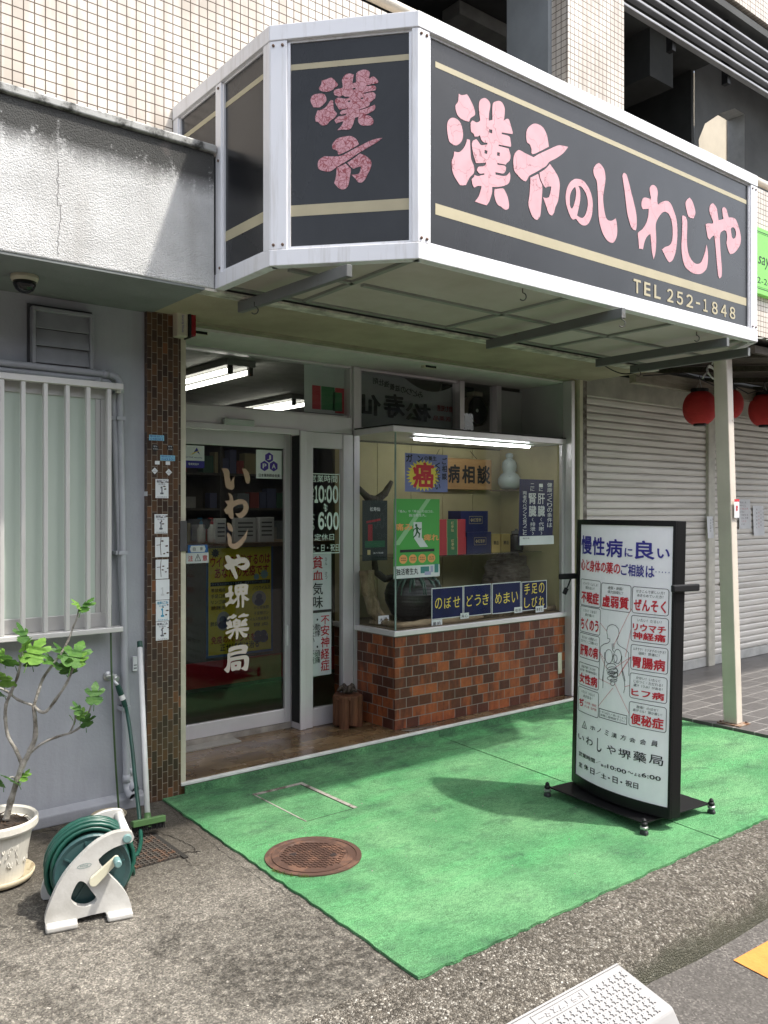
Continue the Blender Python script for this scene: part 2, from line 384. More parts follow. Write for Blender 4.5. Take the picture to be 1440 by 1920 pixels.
def m_kerb():
    n = N('pebbled_concrete')
    big = n.noise(2.2, 7, .6)
    ag = n.voro(112, out='Color', vec=n.scaled((1, 1.1, 1))); bw = n.new('RGBToBW'); n.ln(ag, bw.inputs[0])
    c = n.ramp(bw.outputs[0], [(.10, (.062, .056, .048)), (.45, (.170, .155, .132)), (.72, (.30, .28, .245)), (.95, (.56, .54, .49))])
    ed = n.voro(112, feat='DISTANCE_TO_EDGE', vec=n.scaled((1, 1.1, 1))); c = n.mix(n.ramp(ed, [(.02, .45), (.14, 0.0)]), c, (.15, .13, .10)); md = n.noise(17, 6, .7); c = n.mix(.7, c, n.ramp(md, [(.32, (.55, .53, .5)), (.66, (1.35, 1.32, 1.28))]), 'MULTIPLY')
    c = n.mix(n.ramp(big, [(.40, .75), (.60, 0.0)]), c, n.mix(.5, c, (.10, .088, .07)))
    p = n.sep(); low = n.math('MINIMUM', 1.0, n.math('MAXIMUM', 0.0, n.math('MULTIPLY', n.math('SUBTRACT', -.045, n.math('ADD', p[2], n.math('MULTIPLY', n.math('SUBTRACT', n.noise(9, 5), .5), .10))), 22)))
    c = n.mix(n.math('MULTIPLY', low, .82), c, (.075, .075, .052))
    h = n.math('ADD', n.ramp(ed, [(0.0, 0.0), (.25, 1.0)]), n.noise(120, 3))
    return n.done(c, .9, n.bump(h, .9, .008), 0, .25)
def m_asphalt():
    n = N('asphalt'); ag = n.voro(150, out='Color'); bw = n.new('RGBToBW'); n.ln(ag, bw.inputs[0])
    c = n.ramp(bw.outputs[0], [(.1, (.060, .055, .050)), (.7, (.120, .111, .102)), (.97, (.23, .21, .19))])
    c = n.mix(n.ramp(n.noise(1.6, 6, .6), [(.4, .5), (.65, 0.0)]), c, (.075, .069, .062))
    return n.done(c, .9, n.bump(n.math('ADD', bw.outputs[0], n.noise(60, 4)), .7, .006), 0, .3)
def m_stucco():
    n = N('stained_stucco'); p = n.sep(); h = n.noise(150, 3, .6); big = n.noise(6, 6, .6)
    c = n.mix(n.ramp(big, [(.35, 0.0), (.7, 1.0)]), (.66, .66, .65), (.54, .54, .53))
    str_ = n.ramp(n.noise(1.0, 6, .6, n.scaled((5, 5, .55))), [(.46, 0.0), (.66, .42)]); c = n.mix(str_, c, (.30, .28, .255))
    top = n.math('MULTIPLY', n.math('SUBTRACT', p[2], 2.985), 4.2)
    jit = n.math('ADD', n.math('MULTIPLY', n.math('SUBTRACT', n.noise(1.0, 6, .7, n.scaled((8, 8, 1.6))), .5), 2.3), n.math('MULTIPLY', n.math('SUBTRACT', n.noise(70, 5, .8), .5), 2.1))
    mk = n.math('MINIMUM', 1.0, n.math('MAXIMUM', 0.0, n.math('MULTIPLY', n.math('ADD', n.math('ADD', top, .38), jit), 1.9)))
    mk = n.math('MULTIPLY', mk, n.math('MINIMUM', 1.0, n.math('MAXIMUM', 0.0, n.math('MULTIPLY', n.math('SUBTRACT', p[2], 2.93), 9))))
    c = n.mix(n.math('MULTIPLY', mk, .93), c, (.045, .045, .042))
    spot = n.ramp(n.noise(3.2, 3), [(.68, 0.0), (.76, .5)]); c = n.mix(spot, c, (.30, .25, .23))
    return n.done(c, .95, n.bump(h, .9, .010), 0, .2)
def m_greywall():
    n = N('grey_paint'); st_ = n.ramp(n.noise(1.0, 6, .65, n.scaled((11, 11, .7))), [(.48, 0.0), (.70, .30)]); c = n.mix(n.ramp(n.noise(2.2, 6, .6), [(.35, 0.0), (.7, 1.0)]), (.37, .38, .405), (.30, .31, .335))
    c = n.mix(st_, c, (.235, .235, .24)); p = n.sep(); low = n.math('MINIMUM', 1.0, n.math('MAXIMUM', 0.0, n.math('MULTIPLY', n.math('SUBTRACT', .22, n.math('ADD', p[2], n.math('MULTIPLY', n.noise(5, 6), .25))), 7)))
    c = n.mix(n.math('MULTIPLY', low, .7), c, (.13, .13, .135))
    return n.done(c, .6, n.bump(n.noise(75, 4), .25, .006), 0, .4)
def m_floor():
    n = N('parquet_vinyl'); c0 = n.new('CombineXYZ'); p = n.sep(); n.ln(p[0], c0.inputs[0]); n.ln(p[1], c0.inputs[1])
    c, f = n.brick(c0.outputs[0], .30, .075, .0012, (.080, .048, .024), (.20, .132, .066), (.05, .030, .016), off=.37, bias=0)
    g = n.noise(1, 5, .6, n.scaled((9, 75, 1))); c = n.mix(.55, c, n.ramp(g, [(.3, (.5, .48, .45)), (.7, (1.35, 1.3, 1.25))]), 'MULTIPLY')
    wr = n.ramp(n.noise(4, 6, .6), [(.52, 0.0), (.72, .55)]); c = n.mix(wr, c, (.27, .21, .125))
    return n.done(c, n.ramp(n.noise(6, 4), [(.3, .18), (.7, .34)]), None, 0, .5)
def m_wood(name, a, b, sc=(40, 40, 3), rough=.75, bump=.6):
    n = N(name); g = n.noise(1, 6, .65, n.scaled(sc), .6); g2 = n.noise(7, 5)
    c = n.mix(n.ramp(g, [(.32, 0.0), (.68, 1.0)]), a, b); c = n.mix(n.ramp(g2, [(.5, 0.0), (.8, .5)]), c, tuple(x * .45 for x in a))
    return n.done(c, rough, n.bump(g, bump, .012), 0, .25)
def m_letter(name, base, crack, sc, wd):
    n = N(name); d = n.voro(sc, feat='DISTANCE_TO_EDGE', vec=None)
    w = n.new('VectorMath', operation='ADD'); nz = n.new('TexNoise'); nz.inputs['Scale'].default_value = 26; n.ln(n.pos(), nz.inputs['Vector'])
    sc2 = n.new('VectorMath', operation='SCALE'); sc2.inputs['Scale'].default_value = .05; n.ln(nz.outputs['Color'], sc2.inputs[0])
    n.ln(n.pos(), w.inputs[0]); n.ln(sc2.outputs[0], w.inputs[1])
    d = n.voro(sc, feat='DISTANCE_TO_EDGE', vec=w.outputs[0])
    msk = n.ramp(d, [(wd * .4, 1.0), (wd, 0.0)]); b = n.mix(n.ramp(n.noise(14, 5), [(.4, 0.0), (.7, 1.0)]), base, tuple(x * .88 for x in base))
    if crack[1]:
        d2 = n.voro(sc * 2.7, feat='DISTANCE_TO_EDGE', vec=w.outputs[0]); b = n.mix(n.ramp(d2, [(.01, .75), (.10, 0.0)]), b, crack[0])
    c = n.mix(msk, b, crack[0]); return n.done(c, .6, None, 0, .3)
def m_panel():
    n = N('sign_panel'); c = n.mix(n.ramp(n.noise(2.2, 6, .6, None, .8), [(.35, 0.0), (.7, 1.0)]), (.010, .0105, .012), (.020, .021, .023))
    ro = n.ramp(n.noise(1.0, 6, .6, n.scaled((1.1, 1.1, .5)), 1.2), [(.3, .14), (.7, .34)])
    return n.done(c, ro, n.bump(n.noise(3.0, 3), .02, .02), 0, .42)
def m_alu(name='aluminium', col=(.60, .61, .62), rough=.42, metal=.55):
    n = N(name); c = n.mix(n.ramp(n.noise(3, 6, .6, n.scaled((1, 1, .4))), [(.4, 0.0), (.7, 1.0)]), col, tuple(x * .86 for x in col))
    return n.done(c, rough, None, metal, .5)
def m_signframe():
    n = N('white_aluminium'); dr = n.noise(1.0, 6, .65, n.scaled((30, 30, 2.2)))
    c = n.mix(n.ramp(dr, [(.50, 0.0), (.70, .55)]), (.76, .76, .78), (.52, .50, .47))
    return n.done(c, .40, None, .15, .5)
def m_rust(name, col, rust=(.20, .085, .03), lo=.62, hi=.70, sc=9):
    n = N(name); m = n.ramp(n.noise(sc, 7, .7), [(lo, 0.0), (hi, 1.0)]); c = n.mix(n.ramp(n.noise(4, 5), [(.3, 0.0), (.7, 1.0)]), col, tuple(x * .85 for x in col))
    c = n.mix(m, c, rust); return n.done(c, n.mix(m, .45, .9), n.bump(n.noise(40, 4), .15, .005))
def m_shutter():
    n = N('shutter_steel'); g = n.noise(1.0, 6, .65, n.scaled((1.2, 1.2, 26)))
    c = n.mix(n.ramp(g, [(.48, 0.0), (.68, .6)]), (.66, .63, .585), (.34, .32, .29)); p = n.sep()
    c = n.mix(n.ramp(n.noise(.9, 4), [(.4, 0.0), (.7, .35)]), c, (.50, .475, .43)); return n.done(c, .5, None, .1, .4)
def m_floortile():
    n = N('grey_floor_tile'); c0 = n.new('CombineXYZ'); p = n.sep(); n.ln(p[0], c0.inputs[0]); n.ln(p[1], c0.inputs[1])
    c, f = n.brick(c0.outputs[0], .30, .15, .005, (.080, .074, .072), (.115, .107, .103), (.26, .25, .235), off=0.5, bias=0)
    c = n.mix(n.ramp(n.noise(3, 6), [(.4, 0.0), (.7, .4)]), c, (.085, .08, .078)); return n.done(c, n.mix(f, .4, .9), n.bump(n.math('SUBTRACT', 1, f), .5, .004))

TILE = m_tile(); PILLAR = m_pillar(); BRICK = m_brick(); TURF = m_carpet(); CONC = m_concrete(); KERB = m_kerb(); ASPH = m_asphalt()
STUCCO = m_stucco(); GREYW = m_greywall(); VINYL = m_floor(); PANEL = m_panel(); ALU = m_alu('aluminium', (.63, .60, .615)); SFRAME = m_signframe(); SHUT = m_shutter(); FTILE = m_floortile()
ALUW = m_alu('door_aluminium', (.69, .65, .665), .38, .35); ALUG = m_alu('dull_aluminium', (.36, .38, .37), .4, .5); GRILLE = m_alu('silver_bars', (.66, .645, .62), .38, .3)
PINK1 = m_letter('pink_enamel', (.62, .365, .40), ((.34, .17, .19), 0), 8, .011); PINK2 = m_letter('crazed_pink_enamel', (.62, .345, .385), ((.30, .075, .09), 1), 30, .055)
CREAM = mat('cream_stripe', (.44, .39, .255), .5, .05); CREAMW = mat('cream_paint', (.55, .51, .39), .55, .15, 5); OLIVE = mat('olive_soffit', (.37, .315, .225), .75, .12, 3, .2, 60)
SOFW = mat('recess_ceiling', (.58, .555, .53), .85, .08, 4, .35, 160); CHIP = mat('chipped_paint', (.62, .585, .51), .8, .3, 14, .3, 50)
BLACK = flat('black_paint', (.007, .007, .0075), .38, .22); BLACKM = flat('black_trim', (.012, .012, .013), .5, .25); DARK = mat('dark_concrete', (.085, .088, .085), .8, .2, 2, .2, 30)
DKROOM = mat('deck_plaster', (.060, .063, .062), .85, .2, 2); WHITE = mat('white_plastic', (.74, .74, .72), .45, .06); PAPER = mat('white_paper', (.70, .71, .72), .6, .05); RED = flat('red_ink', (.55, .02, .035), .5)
INK = flat('black_ink', (.015, .015, .017), .5); NAVY = flat('navy_ink', (.035, .03, .25), .5); BLUEC = mat('navy_card', (.009, .015, .080), .5, .15, spec=.12); YEL = flat('yellow_ink', (.80, .62, .08), .5)
GRN = flat('poster_green', (.075, .36, .07), .45); ORG = flat('orange_ink', (.80, .36, .12), .5); PVC = mat('grey_pipe', (.40, .41, .435), .45, .08, 5)
TANL = mat('tan_lettering', (.58, .38, .27), .5, .06); PALEL = mat('pale_lettering', (.78, .66, .59), .5, .06); MINT = flat('mint_vinyl', (.62, .74, .66), .5)
GLASS = glassmat('door_glass', (.84, .87, .86), .045); GLASSC = glassmat('case_glass', (.95, .97, .96), .014); FROST = glassmat('frosted_glass', (.6, .66, .62), .06, .22, (.60, .68, .60), .80, .5, 34)
TUBE = emis('lamp_tube', (1, .96, .87), 3.2); CASET = emis('case_lamp', (.95, .98, 1), 9.0)
RUBG = mat('green_hose', (.010, .072, .050), .35, .15, 9); RUBD = flat('dark_green_plastic', (.008, .05, .033), .4); REELW = mat('grimy_white_plastic', (.50, .49, .46), .5, .22, 6, .1, 60, col2=(.30, .285, .25), lim=(.45, .8))
REELC = mat('cream_plastic', (.66, .63, .47), .5, .1); TEAL = mat('grey_teal_plastic', (.17, .29, .28), .45, .1); DTEAL = mat('drum_plastic', (.035, .085, .085), .4, .1)
POT = mat('white_pot', (.66, .63, .55), .55, .12, 5, .1, 30); TERR = mat('beige_saucer', (.50, .42, .28), .6, .2, 8); SOIL = mat('potting_soil', (.045, .03, .02), .95, .3, 40, 1, 120)
BARK = mat('fig_bark', (.40, .375, .33), .85, .2, 20, .5, 90, col2=(.10, .085, .065)); LEAF = None
STEEL = m_rust('rusty_iron', (.085, .048, .036), (.13, .065, .040), .5, .6, 14); POSTM = m_rust('chipped_cream_post', (.62, .55, .47), (.22, .10, .04), .66, .72, 7)
LANT = None
# ------------------------------------------------------------------ ground
def ground():
    rnd = random.Random(3)
    # road: one sheet to the horizon
    b = MB(); b.quad((-150, -150, -.125), (150, -150, -.125), (150, 150, -.125), (-150, 150, -.125)); tag(b.build('road', ASPH), kind='structure')
    # pavement slab with a rounded, slightly wavy kerb lip towards the road
    b = MB(); nx = 90; prof = [(2.10, 0.0), (1.98, -.001), (1.88, -.006), (1.80, -.022), (1.74, -.050), (1.705, -.085), (1.68, -.13)]
    vs = []; fs = []
    for i in range(nx + 1):
        x = -6 + 22 * i / nx; w = .012 * math.sin(x * 3.1) + .010 * math.sin(x * 7.7 + 1)
        for (y, z) in prof: vs.append((x, y + w * (2.1 - y) / .42, z + (.004 * math.sin(x * 11 + y * 9) if z < -.001 else 0)))
    m = len(prof)
    for i in range(nx):
        for j in range(m - 1): fs.append((i * m + j, i * m + j + 1, (i + 1) * m + j + 1, (i + 1) * m + j))
    fs = [tuple(reversed(f)) for f in fs]
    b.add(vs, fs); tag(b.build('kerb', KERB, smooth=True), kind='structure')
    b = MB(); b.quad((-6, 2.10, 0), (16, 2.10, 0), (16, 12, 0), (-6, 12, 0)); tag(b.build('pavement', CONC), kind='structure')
    b = MB(); b.box(-150, 150, 12, 60, -.2, -.004); tag(b.build('ground', CONC), kind='structure')
    # neighbour's tiled pavement
    b = MB(); b.box(5.445, 16, 2.45, 9, .001, .032); tag(b.build('tiled_pavement', FTILE, bevel=.003), kind='structure')
    # yellow road paint
    b = MB(); a = PZ(1375, 1800, -.121); c = PZ(1440, 1764, -.121); d = PZ(1440, 1834, -.121); e = c + (d - a); 
    b.add([a, d, d + (c - a) * 2, a + (c - a) * 2], [(0, 1, 2, 3)])
    tag(b.build('road_marking', mat('road_yellow', (.60, .235, .045), .8, .1, 12, .3, 80)), kind='structure')
ground()

# artificial turf mat: two lengths with a narrow cut between, ragged edges, turned up against the step
turf = thing('artificial_turf_mat', 'bright green artificial turf mat covering the ground before the shop door and brick wall', 'mat', (3.4, 3.1, 0))
def turf_piece(L0, L1, rnd, zt):
    # L0, L1: left and right edges as (x at far end, x at near end)
    b = MB(); top = []; n = 46; far, near = 4.142, 2.048
    def edge(xf, xn, amp):
        return [(xf + (xn - xf) * i / n + rnd.uniform(-amp, amp), far + (near - far) * i / n) for i in range(n + 1)]
    le = edge(*L0); ri = edge(*L1); m = 60
    bot = [(le[-1][0] + (ri[-1][0] - le[-1][0]) * i / m, near + rnd.uniform(-.006, .006)) for i in range(1, m)]
    poly = le + bot + ri[::-1]
    b.prism(poly, (0, 0, .001), (1, 0, 0), (0, 1, 0), (0, 0, 1), zt); return b
rnd = random.Random(5)
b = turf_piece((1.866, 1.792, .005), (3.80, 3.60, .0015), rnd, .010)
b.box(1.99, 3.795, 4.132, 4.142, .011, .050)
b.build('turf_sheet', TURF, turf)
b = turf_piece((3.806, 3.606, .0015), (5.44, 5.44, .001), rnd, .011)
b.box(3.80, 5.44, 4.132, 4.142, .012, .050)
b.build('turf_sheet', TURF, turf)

# ------------------------------------------------------------------ the pharmacy building
BLD = thing('pharmacy_building', 'pharmacy building with beige mosaic tile above and a glazed shopfront over red brick', 'building', (3.6, 4.6, 0))
def part(b, name, m, par=None, **k): return b.build(name, m, par or BLD, **k)
# grey wall on the left with its skirting, vent and barred window
part(MB().box(-4, 1.785, 4.18, 4.5, 0, 2.545), 'side_wall', GREYW)
b = MB(); b.prism([(4.128, 0), (4.128, .055), (4.172, .072), (4.20, .072), (4.20, 0)], (-4, 0, 0), (0, 1, 0), (0, 0, 1), (1, 0, 0), 5.775); part(b, 'wall_skirting', GREYW, bevel=.006)
VENTM = mat('grey_louvre', (.27, .28, .30), .5, .1)
vent = part(MB().box(1.205, 1.51, 4.168, 4.178, 2.165, 2.475), 'wall_vent', flat('vent_shadow', (.05, .052, .056)))
b = MB()
for x0, x1, z0, z1 in ((1.215, 1.502, 2.44, 2.458), (1.215, 1.502, 2.172, 2.19), (1.215, 1.231, 2.19, 2.44), (1.486, 1.502, 2.19, 2.44)): b.box(x0, x1, 4.125, 4.170, z0, z1)
part(b, 'vent_frame', VENTM, vent, bevel=.003)
b = MB()
for i in range(3):
    z = 2.195 + i * .082; b.obox((1.358, 4.146, z + .041), (.127, 0, 0), (0, .012, .040), (0, .003, -.0012))
part(b, 'vent_louvre', VENTM, vent)
# barred window
win = part(MB().box(-1.2, 1.585, 4.135, 4.179, .935, 2.095), 'frosted_window', flat('window_backing', (.48, .53, .49), .7))
zt = 2.085; b = MB()
b.box(-1.2, 1.59, 4.118, 4.134, 2.045, 2.10); b.box(-1.2, 1.59, 4.118, 4.134, .93, 1.00); b.box(1.535, 1.59, 4.118, 4.134, 1.0, 2.045); b.box(1.51, 1.535, 4.122, 4.134, 1.0, 2.045)
part(b, 'window_frame', m_alu('sash_aluminium', (.50, .49, .475), .42, .3), win, bevel=.003)
part(MB().quad((-1.2, 4.127, 1.0), (1.51, 4.127, 1.0), (1.51, 4.127, 2.045), (-1.2, 4.127, 2.045)), 'frosted_pane', FROST, win)
gr = part(MB().box(-1.2, 1.625, 4.055, 4.095, 2.092, 2.122).box(-1.2, 1.625, 4.055, 4.117, .905, .930).box(1.605, 1.63, 4.096, 4.118, 2.08, 2.122), 'window_grille', GRILLE, bevel=.003)
xs_ = [PY(px, 950, 4.07).x for px in (3, 43, 85, 126, 165, 204)]; xs_ += [xs_[0] - .100 * i for i in range(1, 23)]
for x in xs_:
    part(MB().box(x - .0095, x + .0095, 4.06, 4.088, .931, 2.091), 'grille_bar', GRILLE, gr, bevel=.003)
# two drain pipes
def elbow(p, c, q, n=6):
    p, c, q = Vector(p), Vector(c), Vector(q); return [p.lerp(c, t).lerp(c.lerp(q, t), t) for t in [i / n for i in range(n + 1)]]
def drain(x0, zt, yw, bottom, dx):
    r = .0165; c = (x0, yw, zt); b = MB()
    pts = [Vector((-3, yw, zt + .045)), Vector((x0 - .07, yw, zt + .002))] + elbow((x0 - .05, yw, zt), c, (x0, yw, zt - .05)) + [Vector((x0 + dx * .5, yw, 1.2)), Vector((x0 + dx, yw, bottom + .05))]
    pts += elbow((x0 + dx, yw, bottom + .045), (x0 + dx, yw, bottom), (x0 + dx + .01, yw - .055, bottom - .012))
    b.tube(pts, r, 12, False)
    for (u, v) in ((pts[1] - Vector((.02, 0, 0)), pts[1] + Vector((.012, 0, 0))), (Vector((x0 + .001, yw, zt - .05)), Vector((x0 + .002, yw, zt - .085))), (pts[-8] + Vector((0, 0, .04)), pts[-8])): b.tube([u, v], r + .003, 12)
    e = pts[-1]; d = (e - pts[-2]).normalized(); b.tube([e - d * .03, e], r + .003, 12, False)
    o = part(b, 'drain_pipe', PVC, smooth=True); part(MB().lathe(e - d * .012, [(r, 0), (.001, 0.0005)], 12, d), 'pipe_mouth', BLACK, o)
    for z in (1.95, 1.28, .5): 
        xx = x0 + dx * (2 - z) / 2; part(MB().box(xx - .022, xx + .022, yw - .0195, 4.179, z, z + .018), 'pipe_clip', PVC, o)
drain(PY(225, 705, 4.13).x, PY(225, 705, 4.13).z, 4.135, PY(238, 1490, 4.1).z, .035)
drain(PY(212, 716, 4.145).x, PY(212, 716, 4.145).z, 4.15, PY(248, 1478, 4.12).z + .01, .085)
# brown tiled pillar
part(MB().box(1.785, 1.972, 4.146, 4.72, 0, 2.53), 'tiled_pillar', PILLAR, bevel=.003)
part(MB().box(1.974, 2.002, 4.152, 4.2, .06, 2.52), 'door_jamb', CREAMW)
part(MB().box(1.965, 2.004, 4.139, 4.151, 1.285, 1.445), 'jamb_patch', mat('grey_tape', (.06, .055, .055), .6))
# concrete canopy
part(MB().box(-4, 1.868, 3.575, 4.044, 2.529, 3.155), 'concrete_canopy', STUCCO, bevel=.006)
fcr = Frame((0, 3.5745, 0), (1, 0, 0), (0, 0, 1), (0, -1, 0)); k = Ink(fcr, .0006); rn = random.Random(5); pts = [fcr.px(108 + rn.uniform(-2, 2), y) for y in range(300, 385, 6)] + [fcr.px(115 - (y - 385) * .08 + rn.uniform(-1.5, 1.5), y) for y in range(385, 484, 6)]; k.line(pts, .0022); k.build('wall_crack', flat('crack_grey', (.16, .155, .15), .9), BLD)
part(MB().box(-4, 1.872, 3.556, 4.044, 3.156, 3.192), 'canopy_coping', m_rust('mouldy_coping', (.42, .42, .40), (.055, .055, .05), .46, .62, 11), bevel=.006)
part(MB().box(1.869, 5.46, 3.60, 4.044, 2.53, 3.15), 'canopy_core', DARK)
part(MB().box(-4, 1.82, 3.58, 4.18, 2.518, 2.5285), 'canopy_soffit', mat('grey_soffit', (.20, .215, .21), .8, .1, 3, .2, 60))
part(MB().box(1.821, 5.46, 3.578, 3.665, 2.517, 2.5285), 'soffit_edge', CHIP)
part(MB().box(1.821, 5.46, 3.666, 4.215, 2.520, 2.5285), 'shop_soffit', OLIVE)
part(MB().box(1.975, 5.29, 4.216, 4.226, 2.512, 2.53).box(1.975, 5.29, 4.232, 4.285, 2.505, 2.528), 'soffit_moulding', mat('moulding', (.30, .28, .19), .7, .15, 8))
part(MB().box(1.973, 5.30, 4.286, 4.74, 2.492, 2.53), 'recess_ceiling', SOFW)
# upper floors: tiled parapet, pillar, parking deck, louvres
part(MB().box(-4, 14, 4.045, 4.20, 3.15, 4.545), 'tiled_parapet', TILE)
rl = part(MB().tube([(-4, 4.11, 4.655), (14, 4.11, 4.655)], .036, 12), 'parapet_rail', mat('ivory_rail', (.66, .60, .50), .45, .1, 6), smooth=True)
for x in (-2.2, -.6, 1.0, 2.6, 4.2, 6.6, 8.2, 9.8, 11.4): part(MB().tube([(x, 4.11, 4.545), (x, 4.11, 4.63)], .014, 8), 'rail_post', mat('ivory_post', (.62, .57, .48), .5), rl)
part(MB().box(5.005, 5.69, 4.045, 4.20, 4.546, 6.03), 'tiled_column', TILE)
part(MB().box(4.965, 5.66, 4.201, 4.62, 4.3, 6.03), 'concrete_column', mat('blue_grey_concrete', (.30, .32, .33), .8, .1, 3))
part(MB().box(-4, 14, 4.05, 4.6, 6.035, 6.10).box(-4, 14, 4.10, 4.6, 6.10, 6.2), 'deck_lintel', DKROOM)
part(MB().box(-4, 14, 4.045, 4.5, 6.16, 9.5), 'tiled_upper_wall', TILE)
b = MB(); b.box(-4, 7.94, 4.6, 9.2, 6.0, 6.1)
for x in (1.2, 4.0, 6.9): b.box(x, x + .38, 4.62, 9.0, 5.55, 6.0)
b.box(-4, 7.94, 6.4, 6.75, 5.62, 6.0); part(b, 'deck_ceiling', DKROOM)
part(MB().box(-4, 14, 4.21, 9.2, 4.2, 4.32).box(-4.1, -4, 4.2, 9.2, 4.2, 6.1).box(14, 14.1, 4.2, 9.2, 4.2, 6.1), 'deck_floor', DKROOM)
# back wall of the deck with a chamfered opening to a lit yard beyond
OP = [PY(x, y, 4.8) for x, y in ((1318, 390), (1310, 262), (1322, 232), (1352, 212), (1378, 203), (1396, 214), (1396, 390))]
b = MB(); n0 = Vector((0, 1, 0))
vs, fs = fill([[(7.95, 4.33), (14, 4.33), (14, 7.2), (7.95, 7.2)], [(p.x, p.z) for p in OP]])
b.add([(v.x, 4.8, v.y) for v in vs], fs); part(b, 'deck_screen_wall', mat('screen_wall', (.16, .165, .165), .85, .15, 2)); part(MB().box(7.9, 7.945, 4.801, 9.0, 4.3, 6.1), 'deck_side_wall', DKROOM); part(MB().box(-4, 7.9, 9.0, 9.2, 4.3, 6.0), 'deck_back_wall', DKROOM)
b = MB(); k = len(OP)
for i in range(k): p, q = OP[i], OP[(i + 1) % k]; b.quad(p, q, q + n0 * .20, p + n0 * .20)
part(b, 'opening_reveal', mat('pale_reveal', (.55, .55, .53), .8))
b = MB(); z0 = 5.3
for i in range(5): z = 5.52 + i * .098; b.box(5.69, 14, 4.07, 4.125, z, z + .022)
lv = part(b, 'louvre_bars', mat('louvre_metal', (.30, .30, .31), .4, .1, 5, metal=.4), bevel=.004)
for x in (6.5, 7.4, 8.3, 9.2, 10.1): part(MB().box(x, x + .05, 4.13, 4.19, 5.45, 6.03), 'louvre_bracket', BLACKM, lv)
part(MB().box(5.2, 6.2, 5.4, 5.62, 5.86, 5.98), 'deck_light', mat('dull_white', (.3, .3, .29), .6))
# step: vinyl floor with its white nosing
part(MB().box(1.973, 5.44, 4.165, 4.80, .004, .065), 'step_floor', VINYL)
part(MB().box(1.973, 5.44, 4.143, 4.166, .051, .069), 'step_nosing', mat('white_nosing', (.70, .69, .66), .4, .12, 9), bevel=.004)
# brick base of the display case with its sill
part(MB().box(3.532, 5.262, 4.272, 4.95, .066, .678), 'brick_base', BRICK, bevel=.002)
part(MB().box(3.516, 5.262, 4.256, 4.95, .679, .712), 'case_sill', ALUW, bevel=.003)
# shop room
ROOM = mat('room_wall', (.20, .195, .18), .85, .1, 3); 
b = MB(); b.box(1.9, 2.0, 4.78, 9.2, .06, 2.6).box(5.9, 6.0, 4.4, 9.2, .06, 2.6).box(1.9, 6, 9.1, 9.2, .06, 2.6); part(b, 'room_walls', ROOM)
part(MB().box(1.9, 6.0, 4.76, 9.2, 2.50, 2.6), 'room_ceiling', mat('room_ceiling', (.30, .30, .275), .9, .1, 6, .4, 40))
part(MB().box(1.9, 6.0, 4.801, 9.2, .0, .0645), 'room_floor', mat('room_floor', (.06, .085, .05), .3, .2, 4))
# aluminium shopfront frame
b = MB(); b.box(2.0, 3.50, 4.69, 4.775, 2.022, 2.135); b.box(2.0, 3.055, 4.675, 4.689, 1.992, 2.03)
b.box(3.505, 3.555, 4.68, 4.775, .066, 2.49); b.box(3.558, 3.578, 4.69, 4.775, 2.07, 2.49); b.box(2.0, 3.50, 4.70, 4.775, 2.476, 2.4915); b.box(3.488, 3.504, 4.7, 4.775, 2.136, 2.475)
b.box(4.522, 4.572, 4.69, 4.775, 2.07, 2.49); b.box(4.93, 4.98, 4.69, 4.775, 2.07, 2.49); b.box(3.579, 4.521, 4.71, 4.77, 2.474, 2.491)
FRM = part(b, 'shopfront_frame', ALU, bevel=.003)
def pane(x0, x1, z0, z1, y, m=GLASS, par=None, name='glass_pane'): return part(MB().quad((x0, y, z0), (x1, y, z0), (x1, y, z1), (x0, y, z1)), name, m, par)
tw = part(MB().box(2.0, 3.487, 4.735, 4.75, 2.136, 2.150), 'transom_window', ALU); pane(2.0, 3.487, 2.15, 2.475, 4.742, GLASS, tw)
uw = part(MB().box(3.579, 4.521, 4.735, 4.75, 2.07, 2.082), 'upper_window', ALU); pane(3.579, 4.521, 2.082, 2.474, 4.742, GLASS, uw)
uw = part(MB().box(4.573, 4.929, 4.735, 4.75, 2.07, 2.08), 'upper_window', ALU); pane(4.573, 4.929, 2.08, 2.49, 4.742, GLASS, uw)
part(MB().box(4.981, 5.245, 4.715, 4.74, 2.07, 2.46), 'blank_panel', mat('grey_panel', (.33, .34, .33), .6, .06, 3))
part(MB().box(5.246, 5.256, 4.292, 4.74, 2.07, 2.491), 'side_panel', mat('grey_side_panel', (.34, .35, .34), .6, .06, 3))
# sliding door
SD = part(MB().box(2.0, 3.05, 4.765, 4.80, .066, .105), 'door_track', mat('worn_track', (.42, .38, .33), .45, .25, 9, metal=.2))
sl = part(MB().box(3.003, 3.048, 4.765, 4.795, .106, 2.0).box(2.0, 3.002, 4.765, 4.795, 1.905, 2.0).box(2.0, 3.002, 4.765, 4.795, .106, .195).box(2.0, 2.225, 4.765, 4.795, .196, 1.904), 'sliding_door', ALUW, bevel=.003)
pane(2.226, 3.002, .196, 1.904, 4.778, GLASS, sl)
fr = Frame((0, 4.768, 0), (1, 0, 0), (0, 0, 1), (0, -1, 0))
def traced(m, shapes):
    for (ox, oy, loops) in shapes:
        k = Ink(fr, .004)
        for h_, lp in enumerate(loops): k.loops([[fr.px(ox + x / 12.69, oy + y / 12.69) for x, y in smooth_loop(g)] for g in lp], 0, .004 + h_ * .0001)
        k.build('door_lettering', m, sl)
